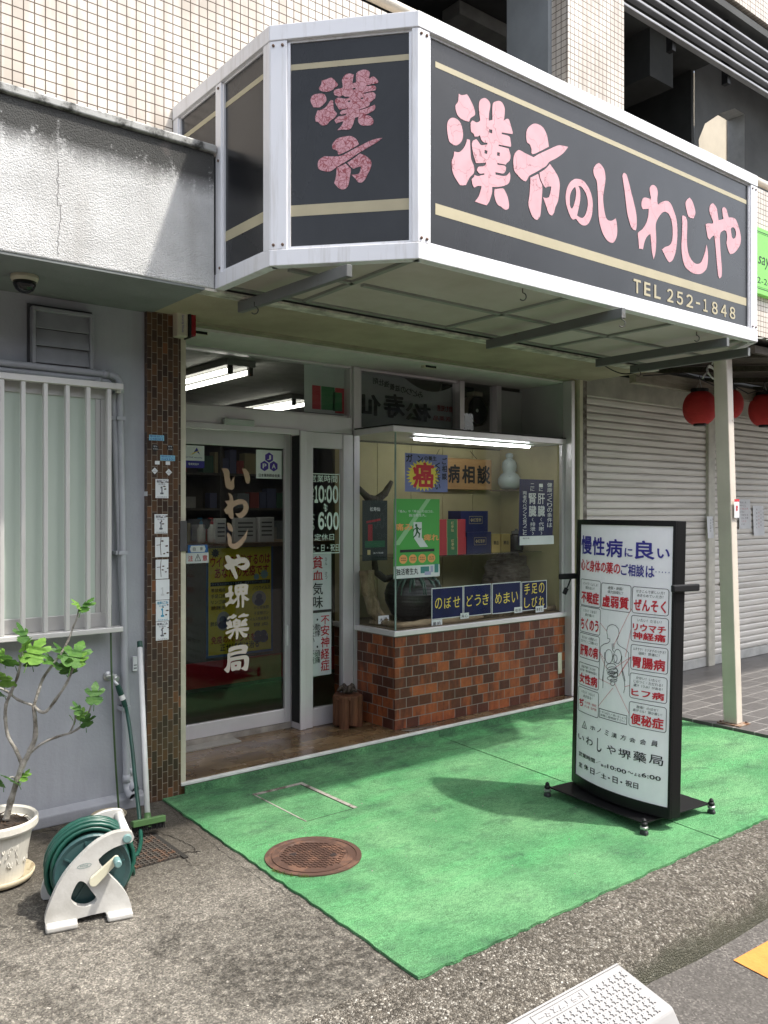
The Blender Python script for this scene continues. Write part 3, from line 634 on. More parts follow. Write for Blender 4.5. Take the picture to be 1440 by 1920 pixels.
traced(TANL, [
 (405, 870, [[[(125,110),(240,105),(310,170),(318,300),(345,430),(380,370),(445,270),(420,400),(428,560),(370,620),(240,565),(205,440),(180,250),(160,180)]], [[(610,110),(700,115),(770,210),(805,340),(785,450),(740,470),(700,430),(660,260)]]]),
 (405, 870, [[[(285,690),(340,710),(390,770),(412,880),(500,845),(600,835),(690,870),(750,950),(770,1050),(740,1150),(680,1230),(590,1285),(520,1265),(440,1170),(540,1170),(620,1110),(650,1030),(630,960),(560,960),(470,990),(400,1050),(410,1200),(400,1310),(330,1290),(280,1190),(230,1190),(180,1090),(210,1060),(270,980),(205,880),(310,865),(315,790)]]]),
 (405, 970, [[[(255,130),(310,135),(370,200),(395,280),(385,345),(330,325),(280,270)]], [[(270,360),(320,400),(360,480),(372,620),(420,630),(520,570),(640,450),(748,290),(720,470),(640,620),(540,720),(440,758),(340,720),(280,640),(268,500),(252,420)]]])])
traced(PALEL, [
 (405, 1030, [[[(210,160),(280,140),(335,180),(350,210),(430,240),(500,205),(470,130),(540,130),(580,190),(690,200),(770,270),(795,360),(750,450),(660,495),(580,470),(490,400),(440,390),(430,420),(470,520),(510,640),(500,705),(450,705),(400,600),(330,470),(280,485),(220,440),(185,385),(265,330),(225,250)], [(580,330),(690,320),(660,370),(580,388),(500,380),(530,355)]]]),
 (405, 1085, [[[(350,155),(385,180),(370,300),(415,330),(400,390),(370,440),(380,500),(410,480),(400,560),(300,610),(235,672),(205,590),(300,530),(310,430),(220,450),(205,360),(300,320),(290,210)]],
   [[(435,190),(480,145),(700,120),(765,160),(745,280),(740,370),(660,380),(700,430),(790,490),(730,530),(660,490),(660,660),(640,690),(605,680),(600,420),(580,375),(545,430),(550,640),(520,690),(455,690),(500,600),(500,500),(420,590),(355,605),(410,520),(490,430),(470,390),(440,350)], [(505,210),(545,200),(550,220),(505,235)], [(620,195),(660,185),(665,205),(620,215)], [(500,310),(550,300),(550,320),(505,330)], [(620,290),(665,285),(660,305),(625,310)]]]),
 (405, 1140, [[[(405,140),(435,145),(440,165),(485,165),(470,210),(390,260),(330,240),(265,280),(260,240),(300,200),(360,185)]], [[(660,115),(690,145),(775,150),(760,190),(700,205),(600,215),(520,235),(530,195),(600,150)]], [[(330,270),(345,310),(380,330),(370,380),(395,440),(380,470),(310,480),(260,510),(240,460),(280,430),(235,380),(240,330),(290,320)]],
   [[(470,235),(510,270),(580,280),(575,440),(520,455),(420,470),(397,440),(387,310),(430,285)], [(460,335),(505,320),(500,340),(455,348)], [(455,400),(505,380),(500,400),(455,412)]], [[(690,240),(750,280),(700,330),(740,380),(730,420),(582,440),(582,370),(610,300),(650,280)]],
   [[(455,470),(520,455),(525,465),(785,460),(760,540),(620,555),(650,590),(745,610),(725,690),(640,690),(570,600),(530,540),(520,700),(495,750),(465,730),(460,560),(430,550),(390,650),(330,745),(270,695),(350,620),(380,570),(240,630),(215,590),(250,550),(420,490)]]]),
 (405, 1190, [[[(290,410),(290,340),(340,295),(500,255),(690,235),(755,290),(720,420),(690,450),(560,455),(430,480),(335,520),(325,440),(440,400),(610,372),(610,342),(480,352),(370,395),(320,425)]], [[(265,470),(300,430),(325,440),(332,545),(500,512),(690,485),(750,510),(780,580),(765,740),(740,840),(680,855),(570,800),(640,760),(665,690),(655,575),(560,590),(400,620),(340,650),(330,780),(300,890),(260,905),(180,830),(240,760),(265,650)]], [[(345,690),(400,650),(550,625),(590,650),(580,790),(545,845),(470,840),(380,870),(355,840)], [(440,720),(490,710),(485,750),(440,755)]]])])
part(MB().box(3.010, 3.024, 4.757, 4.765, PY(548, 1209, 4.76).z, PY(548, 1172, 4.76).z), 'door_pull', WHITE, sl)
part(MB().box(2.05, 2.62, 4.66, 4.764, .0655, .074), 'sill_plate', mat('sill_plate', (.40, .38, .34), .4, .1, metal=.3))
# narrow fixed door with its mullion
fx = part(MB().box(3.055, 3.10, 4.66, 4.775, .066, 2.02).box(3.101, 3.162, 4.672, 4.76, .066, 2.02).box(3.163, 3.418, 4.69, 4.73, 1.917, 2.02).box(3.163, 3.418, 4.69, 4.73, .066, .185).box(3.419, 3.502, 4.685, 4.735, .066, 2.02), 'fixed_door', ALUW, bevel=.003)
pane(3.163, 3.418, .186, 1.916, 4.712, GLASS, fx)
part(MB().box(3.052, 3.054, 4.67, 4.76, .11, 1.99), 'door_seal', BLACKM, fx)
fr2 = Frame((0, 4.704, 0), (1, 0, 0), (0, 0, 1), (0, -1, 0)); ink = Ink(fr2, .003)
ink.tpx('営業時間', (581, 890), (632, 905), bold=.012); 
for t, xa, xb, ya, yb in (('１', 589, 596, 910, 943), ('０', 596.5, 607.5, 910, 943), ('：', 608, 610.5, 917, 938), ('０', 611.5, 622, 910, 943.5), ('０', 623, 634, 910, 944), ('６', 596, 607.5, 960, 993), ('：', 608.5, 611, 967, 988), ('０', 612, 623, 960, 993.5), ('０', 624, 635, 960, 994)): ink.tpx(t, (xa, ya), (xb, yb), bold=.07)
ink.cpx('あさ', (579, 909), (588, 943), bold=.015); ink.cpx('よる', (580, 960), (589, 995), bold=.015)
p = fr2.px(605, 946); q = fr2.px(613, 958); ink.line([(p[0] + .012, p[1]), (q[0], p[1] - .012), (p[0] + .008, (p[1] + q[1]) / 2), (q[0] - .002, q[1] + .01), (p[0] + .02, q[1])], .012)
ink.tpx('定休日', (589, 1001), (626, 1013), bold=.012); ink.tpx('土・日・祝日', (582, 1021), (635, 1033), bold=.012)
a = fr2.px(579, 888); c = fr2.px(636, 1036); ink.line([(a[0], a[1]), (c[0], a[1]), (c[0], c[1]), (a[0], c[1])], .006)
ink.build('opening_hours', MINT, fx)
part(MB().box(PY(417, 785, 4.68).x, PY(474, 785, 4.68).x, 4.655, 4.689, PY(474, 799, 4.66).z, PY(417, 783, 4.66).z), 'door_sensor', mat('sensor_grey', (.42, .44, .43), .4), bevel=.006)
# display case: frame, glass, back
cs = part(MB().box(3.505, 5.245, 4.255, 4.95, 2.012, 2.052), 'display_case', ALU, bevel=.003)
part(MB().box(3.508, 5.245, 4.258, 4.95, 2.0525, 2.062), 'case_top', BLACKM, cs)
part(MB().box(3.53, 3.549, 4.70, 4.76, .713, 2.011).box(5.21, 5.244, 4.27, 4.30, .713, 2.011), 'case_post', ALU, cs, bevel=.003)
part(MB().quad((3.541, 4.277, .713), (5.21, 4.277, .713), (5.21, 4.277, 2.011), (3.541, 4.277, 2.011)), 'case_glass', GLASSC, cs)
part(MB().quad((3.541, 4.70, .713), (3.541, 4.277, .713), (3.541, 4.277, 2.011), (3.541, 4.70, 2.011)), 'case_glass', GLASSC, cs)
part(MB().box(3.536, 3.545, 4.273, 4.281, .713, 2.011), 'glass_edge', mat('glass_edge', (.22, .30, .27), .2), cs)
BEI = mat('beige_board', (.40, .345, .185), .7, .08, 3); b = MB()
for i in range(5): b.box(3.60 + i * .33, 3.925 + i * .33, 4.955, 4.97, .66, 2.0)
b.box(3.545, 3.56, 4.775, 4.96, .713, 2.01).box(5.246, 5.26, 4.295, 4.97, .713, 2.01); part(b, 'case_back', BEI, cs)
part(MB().box(3.545, 5.25, 4.96, 4.99, .66, 2.05), 'case_backing', flat('backing_dark', (.06, .052, .03)), cs)
part(MB().box(3.55, 5.245, 4.285, 4.955, .7125, .7165), 'case_floor', mat('case_floor', (.16, .115, .065), .8, .2, 9), cs)
part(MB().box(3.70, 5.24, 4.50, 4.93, 1.170, 1.176), 'glass_shelf', glassmat('shelf_glass', (.75, .82, .80), .1), cs)
lt = part(MB().box(3.80, 5.03, 4.395, 4.445, 2.0, 2.0115), 'case_lamp', WHITE, cs); part(MB().tube([(3.83, 4.42, 1.990), (5.0, 4.42, 1.990)], .0085, 8), 'lamp_tube', CASET, lt)
# right-hand jambs between the two shops
part(MB().box(5.246, 5.284, 4.205, 4.291, .066, 2.503), 'case_jamb', ALU, bevel=.003)
part(MB().box(5.286, 5.318, 4.22, 4.30, .0, 2.516), 'olive_jamb', mat('olive_jamb', (.22, .20, .11), .6)); part(MB().box(5.319, 5.332, 4.26, 4.30, 0, 2.516), 'jamb_gap', BLACK)
part(MB().box(5.333, 5.37, 4.195, 4.30, 0, 2.516), 'cream_jamb', CREAMW)
part(MB().box(5.371, 5.445, 4.215, 4.30, 0, 2.516), 'timber_jamb', m_rust('rotten_timber', (.30, .27, .24), (.045, .03, .022), .42, .60, 5))
part(MB().box(5.16, 5.205, 4.266, 4.2715, PZ(1055, 1290, .1).z + .14, .40), 'socket_cover', mat('ivory_cover', (.55, .52, .40), .5, .1), bevel=.004)
# ------------------------------------------------------------------ big boxed sign over the shop
SG = thing('shop_sign', 'large boxed black and white framed fascia sign with pink lettering above the shop', 'sign', (3.4, 3.2, 2.54))
A0 = Vector((1.874, 4.04, 0)); A1 = Vector((1.874, 3.097, 0)); A2 = Vector((2.293, 2.62, 0)); A3 = Vector((5.046, 2.62, 0)); A4 = Vector((5.462, 3.097, 0)); A5 = Vector((5.462, 4.04, 0))
ZB, ZT = 2.530, 3.545
def face_frame(p, q):
    u = (q - p).normalized(); n = Vector((u.y, -u.x, 0)); return u, n
def out(p, q, a, b, d, z0, z1, mb):
    """a box lying along the face p-q from a to b metres, from the face inwards by d (start, end)"""
    u, n = face_frame(p, q); L = [p + u * a - n * d[0], p + u * b - n * d[0], p + u * b - n * d[1], p + u * a - n * d[1]]
    vs = [(v.x, v.y, z0) for v in L] + [(v.x, v.y, z1) for v in L]
    mb.add(vs, [(0, 3, 2, 1), (4, 5, 6, 7), (0, 1, 5, 4), (1, 2, 6, 5), (2, 3, 7, 6), (3, 0, 4, 7)])
def sign_face(p, q, name_posts, trim=True):
    L = (q - p).length; b = MB(); out(p, q, .0, L, (.0, .05), ZT - .066, ZT, b); part(b, 'frame_rail', SFRAME, SG, bevel=.003)
    b = MB(); out(p, q, .0, L, (.0, .05), ZB, ZB + .068, b); part(b, 'frame_rail', SFRAME, SG, bevel=.003)
    for (a, w) in name_posts: b = MB(); out(p, q, a, a + w, (.003, .05), ZB + .0685, ZT - .0665, b); part(b, 'frame_post', SFRAME, SG, bevel=.004)
    b = MB(); t = .012
    segs = [(name_posts[i][0] + name_posts[i][1], name_posts[i + 1][0]) for i in range(len(name_posts) - 1)]
    for (a, c) in segs:
        out(p, q, a, c, (.012, .04), ZB + .0685, ZB + .0685 + t, b); out(p, q, a, c, (.018, .04), ZT - .0665 - t * .7, ZT - .0665, b)
        out(p, q, a, a + t, (.012, .04), ZB + .081, ZT - .078, b); out(p, q, c - t, c, (.012, .04), ZB + .081, ZT - .078, b)
    part(b, 'panel_trim', SFRAME, SG)
    res = []
    for (a, c) in segs:
        u, n = face_frame(p, q); o = p + u * (a + t) - n * .022; w = c - a - 2 * t
        m = MB(); m.add([(*(o).xy, ZB + .081), (*(o + u * w).xy, ZB + .081), (*(o + u * w).xy, ZT - .078), (*(o).xy, ZT - .078)], [(0, 1, 2, 3)])
        pn = part(m, 'sign_panel', PANEL, SG); res.append((Frame((o.x, o.y, 0), u, (0, 0, 1), n), w, pn))
    return res
# screws, rusty, a pair at each post end
def screws(pts, fr):
    for (x, z) in pts:
        c = fr.at(x, z, 0); part(MB().lathe(c - fr.n * .002, [(.0065, 0), (.0065, .0035), (.003, .005)], 8, fr.n), 'rusty_screw', SCREW, SG)
SCREW = m_rust('rusty_screw', (.16, .10, .07), (.09, .04, .02), .4, .6, 90)
E1 = sign_face(A0, A1, [(0, .055), (.455, .055), (.885, .057)])
E2 = sign_face(A1, A2, [(0.001, .075), ((A2 - A1).length - .03, .03)])
E3 = sign_face(A2, A3, [(0.001, .062), ((A3 - A2).length - .075, .075)])
E4 = sign_face(A3, A4, [(0.001, .03), ((A4 - A3).length - .075, .075)]) + sign_face(A4, A5, [(0.001, .055), ((A5 - A4).length - .055, .055)])
for (p, q, xs) in ((A1, A2, (.017, .057)), (A2, A3, (.016, .046, (A3 - A2).length - .058, (A3 - A2).length - .020))):
    u, n = face_frame(p, q); f = Frame((p.x, p.y, 0), u, (0, 0, 1), n); screws([(x, z) for x in xs for z in (ZB + .088, ZT - .088)], f)
u, n = face_frame(A0, A1); f = Frame((A0.x, A0.y, 0), u, (0, 0, 1), n); screws([(.487, ZT - .09), (.5, ZB + .09), (.487, 3.12)], f)
# stripes
fr1 = E3[0][0]; fr_d = E2[0][0]
def zpx(fr, x, y): return fr.px(x, y)[1]
z1 = zpx(fr1, 816, 115), zpx(fr1, 816, 126), zpx(fr1, 816, 381), zpx(fr1, 816, 402)
for (fr, w, pn) in E1 + E2 + E3 + E4:
    x0, x1 = (0.0, w) if pn != E3[0][2] else (fr1.px(816, 120)[0], fr1.px(1399, 380)[0])
    k = Ink(fr, .0012); k.rect(x0, z1[1], x1, z1[0]); k.build('stripe', CREAM, pn); k = Ink(fr, .0012); k.rect(x0, z1[3], x1, z1[2]); k.build('stripe', CREAM, pn)
# the brushed characters, outlined from the photo: zoom coordinates, origin and scale
def brushed(fr, pn, m, shapes):
    k = Ink(fr, .0012)
    for i, (ox, oy, loops) in enumerate(shapes):
        L = []
        for lp in loops:
            L.append([fr.px(ox + x / 9.6, oy + y / 9.6) for x, y in smooth_loop(lp)])
        k.loops(L, .0004, .0014 + .00012 * (i % 4))
    return k.build('lettering', m, pn)
FRONT = [
 (830, 160, [[(285,155),(345,180),(430,165),(465,210),(545,370),(580,500),(565,545),(500,590),(470,655),(400,640),(310,590),(250,510),(225,370),(270,300)]]),
 (830, 160, [[(175,585),(250,610),(320,690),(360,850),(350,970),(310,1040),(240,1085),(170,1060),(110,1000),(75,800),(80,680),(120,610)]]),
 (830, 160, [[(435,970),(485,985),(495,1200),(510,1340),(560,1470),(555,1580),(490,1650),(450,1720),(415,1795),(320,1800),(270,1745),(180,1580),(155,1380),(190,1290),(200,1195),(290,1205),(360,1150),(410,1060)]]),
 (830, 160, [[(655,300),(690,250),(760,232),(830,290),(852,370),(830,500),(822,640),(890,625),(888,480),(895,340),(940,295),(1020,285),(1075,330),(1112,430),(1100,600),(1090,640),(1150,605),(1190,625),(1255,850),(1250,880),(1060,850),(1055,880),(1190,920),(1215,1000),(1225,1095),(1210,1108),(1000,1068),(1000,1095),(1180,1140),(1210,1240),(1215,1300),(1195,1360),(1150,1400),(1130,1430),(980,1402),(980,1432),(1110,1450),(1135,1500),(1110,1570),(1070,1590),(945,1565),(945,1610),(1080,1635),(1150,1620),(1200,1565),(1212,1640),(1195,1740),(1130,1800),(1000,1830),(885,1830),(879,1948),(834,2088),(784,2163),(684,2133),(574,2093),(644,1998),(684,1868),(694,1813),(620,1815),(560,1845),(530,1780),(515,1690),(555,1655),(570,1615),(630,1635),(745,1610),(745,1585),(660,1590),(610,1530),(640,1470),(750,1450),(775,1395),(610,1402),(590,1390),(545,1240),(520,1080),(535,1005),(600,970),(640,1020),(690,1080),(800,1065),(800,1035),(740,1030),(690,980),(665,900),(620,925),(570,925),(545,870),(505,830),(497,680),(535,635),(600,670),(650,655),(668,620),(650,480),(645,370)],
   [(830,790),(888,805),(885,870),(828,850)],[(750,1165),(800,1180),(795,1240),(745,1225)],[(975,1205),(1025,1215),(1020,1280),(968,1262)]]),
 (820, 240, [[(1025,1105),(1170,1088),(1210,1130),(1260,1240),(1285,1380),(1275,1450),(1230,1475),(1180,1450),(1140,1415),(1090,1390),(1045,1310),(1020,1200)]]),
 (950, 220, [[(490,115),(590,140),(660,200),(710,300),(735,400),(755,530),(640,590),(500,655),(455,665),(440,640),(440,570),(410,490),(370,460),(350,400),(350,260),(400,170)]]),
 (950, 220, [[(225,592),(330,650),(480,722),(560,670),(720,595),(910,510),(1000,512),(1100,535),(1020,640),(900,730),(760,805),(700,880),(560,965),(400,1055),(370,1110),(340,1155),(280,1130),(200,1050),(130,955),(115,820),(125,690),(170,620)]]),
 (950, 220, [[(420,1090),(560,1020),(580,1090),(600,1150),(635,1240),(630,1400),(615,1600),(600,1760),(560,1835),(520,1845),(460,1790),(410,1670),(385,1550),(405,1400),(415,1250)]]),
 (950, 220, [[(770,838),(830,920),(910,1050),(945,1160),(948,1280),(920,1500),(870,1620),(850,1710),(810,1770),(770,1750),(740,1700),(700,1580),(650,1440),(700,1455),(760,1440),(785,1340),(800,1245),(740,1250),(695,1270),(650,1210),(600,1090),(585,1000),(680,940),(740,880)]]),
 (1050, 290, [[(285,437),(370,450),(450,510),(530,640),(570,770),(585,900),(570,1080),(530,1200),(480,1265),(430,1275),(360,1250),(285,1155),(265,1160),(230,1172),(190,1130),(140,1010),(105,880),(98,740),(120,610),(170,510),(230,455)],
   [(270,580),(285,680),(275,790),(250,890),(225,960),(205,975),(180,940),(170,860),(175,740),(205,650),(240,600)],[(320,562),(380,580),(440,660),(480,760),(497,880),(480,1000),(450,1090),(400,1140),(350,1130),(300,1095),(330,960),(355,830),(360,700),(345,610)]]),
 (1050, 290, [[(695,150),(740,190),(790,270),(812,400),(805,520),(785,640),(770,780),(780,920),(800,1050),(830,1150),(880,1190),(940,1185),(995,1150),(1015,1230),(1025,1350),(1015,1470),(970,1570),(920,1587),(850,1550),(770,1430),(715,1260),(690,1100),(680,850),(670,600),(655,470),(610,380),(595,300),(605,240),(645,180)]]),
 (1050, 290, [[(1150,330),(1190,360),(1225,470),(1270,650),(1320,850),(1360,1030),(1375,1180),(1370,1320),(1355,1365),(1300,1340),(1260,1260),(1210,1080),(1185,900),(1160,680),(1130,480),(1118,390),(1130,345)]]),
 (1180, 330, [[(420,162),(470,190),(500,250),(505,330),(495,430),(510,520),(570,475),(640,450),(690,455),(740,500),(790,610),(840,770),(858,930),(858,1100),(845,1250),(820,1400),(770,1520),(715,1557),(670,1500),(620,1400),(583,1325),(640,1280),(710,1255),(755,1200),(775,1080),(770,900),(745,770),(700,680),(640,645),(590,660),(530,730),(480,830),(468,920),(475,1050),(478,1200),(465,1380),(433,1502),(405,1380),(388,1200),(375,1045),(330,1070),(280,1150),(255,1240),(240,1320),(170,1305),(160,1150),(150,1030),(230,960),(300,850),(335,720),(345,590),(290,595),(240,600),(215,540),(218,460),(245,400),(290,390),(370,415),(385,395),(365,300),(360,230),(385,180)]]),
 (1260, 360, [[(312,102),(350,150),(385,230),(412,340),(410,410),(380,478),(300,450),(260,340),(238,215),(260,150)]]),
 (1260, 360, [[(200,425),(240,450),(265,520),(268,650),(262,800),(265,950),(285,1090),(330,1200),(390,1275),(450,1297),(510,1275),(550,1200),(590,1080),(615,950),(630,1010),(642,1150),(635,1290),(610,1390),(540,1460),(460,1480),(380,1465),(300,1415),(235,1350),(195,1240),(172,1100),(165,950),(175,750),(180,550),(178,440)]]),
 (1260, 360, [[(730,202),(775,250),(805,320),(818,420),(832,510),(920,490),(905,390),(898,310),(915,278),(945,278),(975,320),(995,390),(1015,460),(1090,465),(1140,495),(1170,560),(1200,650),(1220,730),(1235,850),(1215,960),(1160,1050),(1100,1105),(1040,1118),(1010,1060),(975,920),(985,860),(985,790),(970,710),(930,688),(870,730),(855,820),(860,950),(872,1150),(890,1350),(885,1520),(850,1558),(825,1500),(800,1250),(780,1000),(755,780),(720,800),(670,858),(640,820),(620,720),(600,580),(640,568),(720,570),(735,550),(720,490),(675,380),(668,290),(690,230)],
   [(1090,632),(1125,660),(1148,740),(1135,820),(1100,845),(1075,820),(1060,740),(1055,660)]])]
SIDE = [
 (570, 120, [[(325,300),(400,280),(480,250),(530,270),(615,370),(600,400),(550,430),(520,465),(440,500),(350,500),(290,475),(268,440),(310,370)]]),
 (570, 120, [[(240,540),(360,545),(400,610),(395,680),(290,780),(170,780),(125,690),(125,620),(160,570)]]),
 (570, 120, [[(480,655),(525,660),(540,820),(598,890),(560,960),(470,1030),(420,1090),(360,1110),(310,1100),(250,1045),(215,1045),(203,960),(245,840),(320,825),(400,770)]]),
 (570, 120, [[(700,260),(750,195),(820,175),(900,195),(880,290),(870,355),(940,335),(945,175),(1010,125),(1100,105),(1170,135),(1185,180),(1165,270),(1240,230),(1290,255),(1335,310),(1330,345),(1130,385),(1130,405),(1270,388),(1300,430),(1290,475),(1090,520),(1070,545),(1240,508),(1290,550),(1280,620),(1240,650),(1200,690),(1040,718),(1190,702),(1160,765),(995,825),(990,840),(1150,790),(1275,735),(1285,790),(1240,850),(1080,930),(940,965),(920,970),(880,1100),(820,1180),(680,1185),(600,1195),(680,1110),(710,1030),(580,1075),(550,1015),(620,950),(740,930),(770,890),(680,912),(645,890),(680,845),(760,820),(800,795),(640,828),(600,770),(560,690),(570,640),(630,610),(740,630),(830,605),(800,590),(740,590),(700,565),(640,590),(590,575),(545,560),(540,500),(570,465),(690,435),(700,390),(685,310)],
   [(880,440),(930,430),(925,460),(880,468)],[(795,665),(838,657),(833,683),(795,690)],[(1025,610),(1072,602),(1068,630),(1025,638)]]),
 (570, 120, [[(1000,945),(1090,930),(1170,930),(1240,990),(1250,1060),(1200,1105),(1050,1110),(985,1060),(975,990)]]),
 (570, 220, [[(820,337),(910,370),(960,420),(990,490),(800,600),(640,670),(615,668),(605,610),(570,590),(515,570),(510,500),(560,420),(640,370)]]),
 (570, 220, [[(380,705),(480,708),(670,695),(860,595),(1180,430),(1300,390),(1410,375),(1300,460),(1010,630),(800,770),(580,905),(520,950),(450,980),(340,965),(260,930),(250,850),(265,780),(310,740)]]),
 (570, 220, [[(590,915),(750,835),(800,885),(845,930),(830,1050),(800,1220),(750,1285),(690,1300),(620,1270),(545,1190),(575,1080),(585,1000)]]),
 (570, 220, [[(1010,655),(1100,690),(1190,760),(1215,830),(1200,920),(1150,1020),(1105,1110),(1045,1172),(980,1170),(930,1110),(855,1035),(940,1030),(1000,1000),(1035,885),(960,900),(890,925),(840,890),(780,820),(900,740)]])]
brushed(fr1, E3[0][2], PINK1, FRONT); brushed(fr_d, E2[0][2], PINK2, SIDE)
k = Ink(fr1, .002)
ty1 = fr1.px(1188, 522.5)[1]; ty0 = fr1.px(1238, 562)[1]
for t, xa, xb in (('T', 1187, 1201), ('E', 1207, 1219), ('L', 1226, 1238), ('２', 1250, 1262), ('５', 1268, 1280), ('２', 1286, 1299), ('１', 1318, 1326), ('８', 1334, 1345), ('４', 1351, 1362), ('８', 1367.5, 1378)): k.text(t, fr1.px(xa, 550)[0], ty0, fr1.px(xb, 560)[0], ty1, bold=.035)
k.rect(fr1.px(1304, 568)[0], (ty0 + ty1) / 2 - .005, fr1.px(1312, 568)[0], (ty0 + ty1) / 2 + .006)
k.build('phone_number', CREAM, E3[0][2])
# underside and top
b = MB(); b.prism([(A0.x + .04, A0.y), (A1.x + .04, A1.y + .01), (A2.x + .02, A2.y + .04), (A3.x - .02, A3.y + .04), (A4.x - .04, A4.y + .01), (A5.x - .04, A5.y)], (0, 0, ZB + .022), (1, 0, 0), (0, 1, 0), (0, 0, 1), .01)
part(b, 'soffit_panel', mat('dingy_soffit', (.52, .465, .44), .45, .18, 2.2, col2=(.40, .345, .30)), SG)
b = MB(); b.prism([(A0.x + .005, A0.y), (A1.x + .005, A1.y), (A2.x, A2.y + .01), (A3.x, A3.y + .01), (A4.x - .005, A4.y), (A5.x - .005, A5.y)], (0, 0, ZT - .02), (1, 0, 0), (0, 1, 0), (0, 0, 1), .012); part(b, 'top_sheet', DARK, SG)
BAT = mat('soffit_batten', (.27, .28, .25), .5, .1)
for p, q in (((2.32, 2.68), (2.36, 3.57)), ((2.4, 3.14), (4.98, 3.14)), ((3.33, 2.70), (3.33, 3.57)), ((4.25, 2.70), (4.25, 3.57)), ((1.94, 3.57), (5.40, 3.57)), ((4.98, 2.70), (5.0, 3.57)), ((5.0, 3.14), (5.4, 3.14)), ((2.0, 3.14), (2.35, 3.14))):
    part(MB().bar((*p, ZB + .016), (*q, ZB + .016), .028, .012), 'soffit_batten', BAT, SG)
BARM = m_rust('grey_steel_bar', (.13, .135, .13), (.12, .10, .08), .60, .7, 9)
for x0, y0, x1, y1, z in ((2.05, 3.66, 2.082, 2.81, 2.485), (3.66, 3.56, 3.60, 2.56, 2.487), (4.69, 3.55, 4.70, 2.62, 2.487), (5.09, 3.56, 5.093, 2.70, 2.487)):
    part(MB().bar((x0, y0, z), (x1, y1, z), .030, .052), 'hanging_bar', BARM, SG, bevel=.003)
HK = flat('hook_wire', (.06, .055, .05), .5)
def hook(x, y, z, r=.018):
    pts = [(x, y, z), (x, y, z - .02)] + [(x + r * math.sin(t) * .8, y - r * math.sin(t) * .5, z - .02 - r + r * math.cos(t)) for t in [R(30 + a) for a in range(0, 220, 22)]]
    part(MB().tube(pts, .0028, 6), 'hook', HK, SG, smooth=True)
for (px, py, z) in ((477, 566, 2.462), (980, 541, 2.535), (1166, 592, 2.47), (1306, 622, 2.53), (1197, 690, 2.46)):
    p = PZ(px, py, z); hook(p.x, p.y, z)

# ------------------------------------------------------------------ bowed light-box stand
ST = thing('sign_stand', 'black wheeled light-box stand with a bowed white board of red and blue Japanese writing', 'sign stand', (3.65, 2.60, .01))
w = Vector((.118, .993, 0)).normalized(); fn = Vector((-w.y, w.x, 0))          # along the board (far end +), and out of its face
L0 = PZ(1073, 1460, .075); R0 = PZ(1257, 1533, .075)
w = (L0 - R0); w.z = 0; BW = w.length; w.normalize(); fn = Vector((-w.y, w.x, 0))
BOW = .070
def bowf(x):
    t = (x / BW) * 2 - 1; return BOW * (1 - t * t)
ub = -w; TILT = .030; vv = (Vector((0, 0, 1)) - fn * TILT).normalized(); nn0 = (fn + Vector((0, 0, 1)) * TILT).normalized()
org = Vector((L0.x, L0.y, .075)) - vv * .075; ZS0, ZS1 = .066, 1.452
SF = Frame(org, ub, vv, nn0, bowf)
def shell(x0, x1, z0, z1, h0, h1, nseg=16):
    b = MB(); vs = []
    for i in range(nseg + 1):
        x = x0 + (x1 - x0) * i / nseg
        for (z, h) in ((z0, h0), (z1, h0), (z1, h1), (z0, h1)): vs.append(SF.at(x, z, h) if h == h0 else SF.at(x, z, h))
    fs = []
    for i in range(nseg):
        for k in range(4): a = i * 4 + k; c = i * 4 + (k + 1) % 4; fs.append((a, c, c + 4, a + 4))
    fs += [(3, 2, 1, 0), (nseg * 4, nseg * 4 + 1, nseg * 4 + 2, nseg * 4 + 3)]
    return b.add(vs, fs)
def flatback():
    b = MB(); vs = []; n = 16; D = .066
    for i in range(n + 1):
        x = BW * i / n
        for z in (ZS0, ZS1): vs.append(SF.at(x, z, -.004))
        for z in (ZS1, ZS0): vs.append(org + ub * x + vv * z - nn0 * D)
    fs = []
    for i in range(n):
        for k in range(4): a = i * 4 + k; c = i * 4 + (k + 1) % 4; fs.append((a, a + 4, c + 4, c))
    fs += [(0, 1, 2, 3), (n * 4 + 3, n * 4 + 2, n * 4 + 1, n * 4)]
    b.add(vs, fs); return b
part(flatback(), 'cabinet', BLACK, ST, bevel=.002)
bx0 = SF.px(1083, 1300)[0]; bx1 = SF.px(1257, 1300)[0]; bz0 = .118; bz1 = SF.px(1165, 985)[1]
part(shell(0, bx0, ZS0, ZS1, -.004, .006, 3), 'side_frame', BLACK, ST, bevel=.002); part(shell(bx1, BW, ZS0, ZS1, -.004, .006, 3), 'side_frame', BLACK, ST, bevel=.002)
part(shell(bx0, bx1, ZS0, bz0, -.004, .006), 'frame_rail', BLACK, ST); part(shell(bx0, bx1, bz1, ZS1, -.004, .006), 'frame_rail', BLACK, ST)
BOARD = part(shell(bx0, bx1, bz0, bz1, -.003, .0), 'sign_board', mat('opal_board', (.87, .85, .87), .35, .03), ST)
kb, kr, kn = Ink(SF, .0026), Ink(SF, .0026), Ink(SF, .0026)
def C7(x, y): return (1080 + x / 6, 960 + y / 6)
def C8(x, y): return (1060 + x / 6, 1240 + y / 6)
for t, p, q in (('慢', (68, 262), (182, 480)), ('性', (192, 280), (326, 495)), ('病', (346, 300), (526, 515)), ('に', (552, 405), (640, 508)), ('良', (668, 318), (888, 540)), ('い', (918, 410), (1058, 525))): kn.tpx(t, C7(*p), C7(*q), bold=.035)
for t, p, q in (('心と', (64, 525), (155, 660)), ('身体の', (160, 540), (340, 690)), ('薬の', (346, 560), (500, 705))): kr.tpx(t, C7(*p), C7(*q), bold=.028)
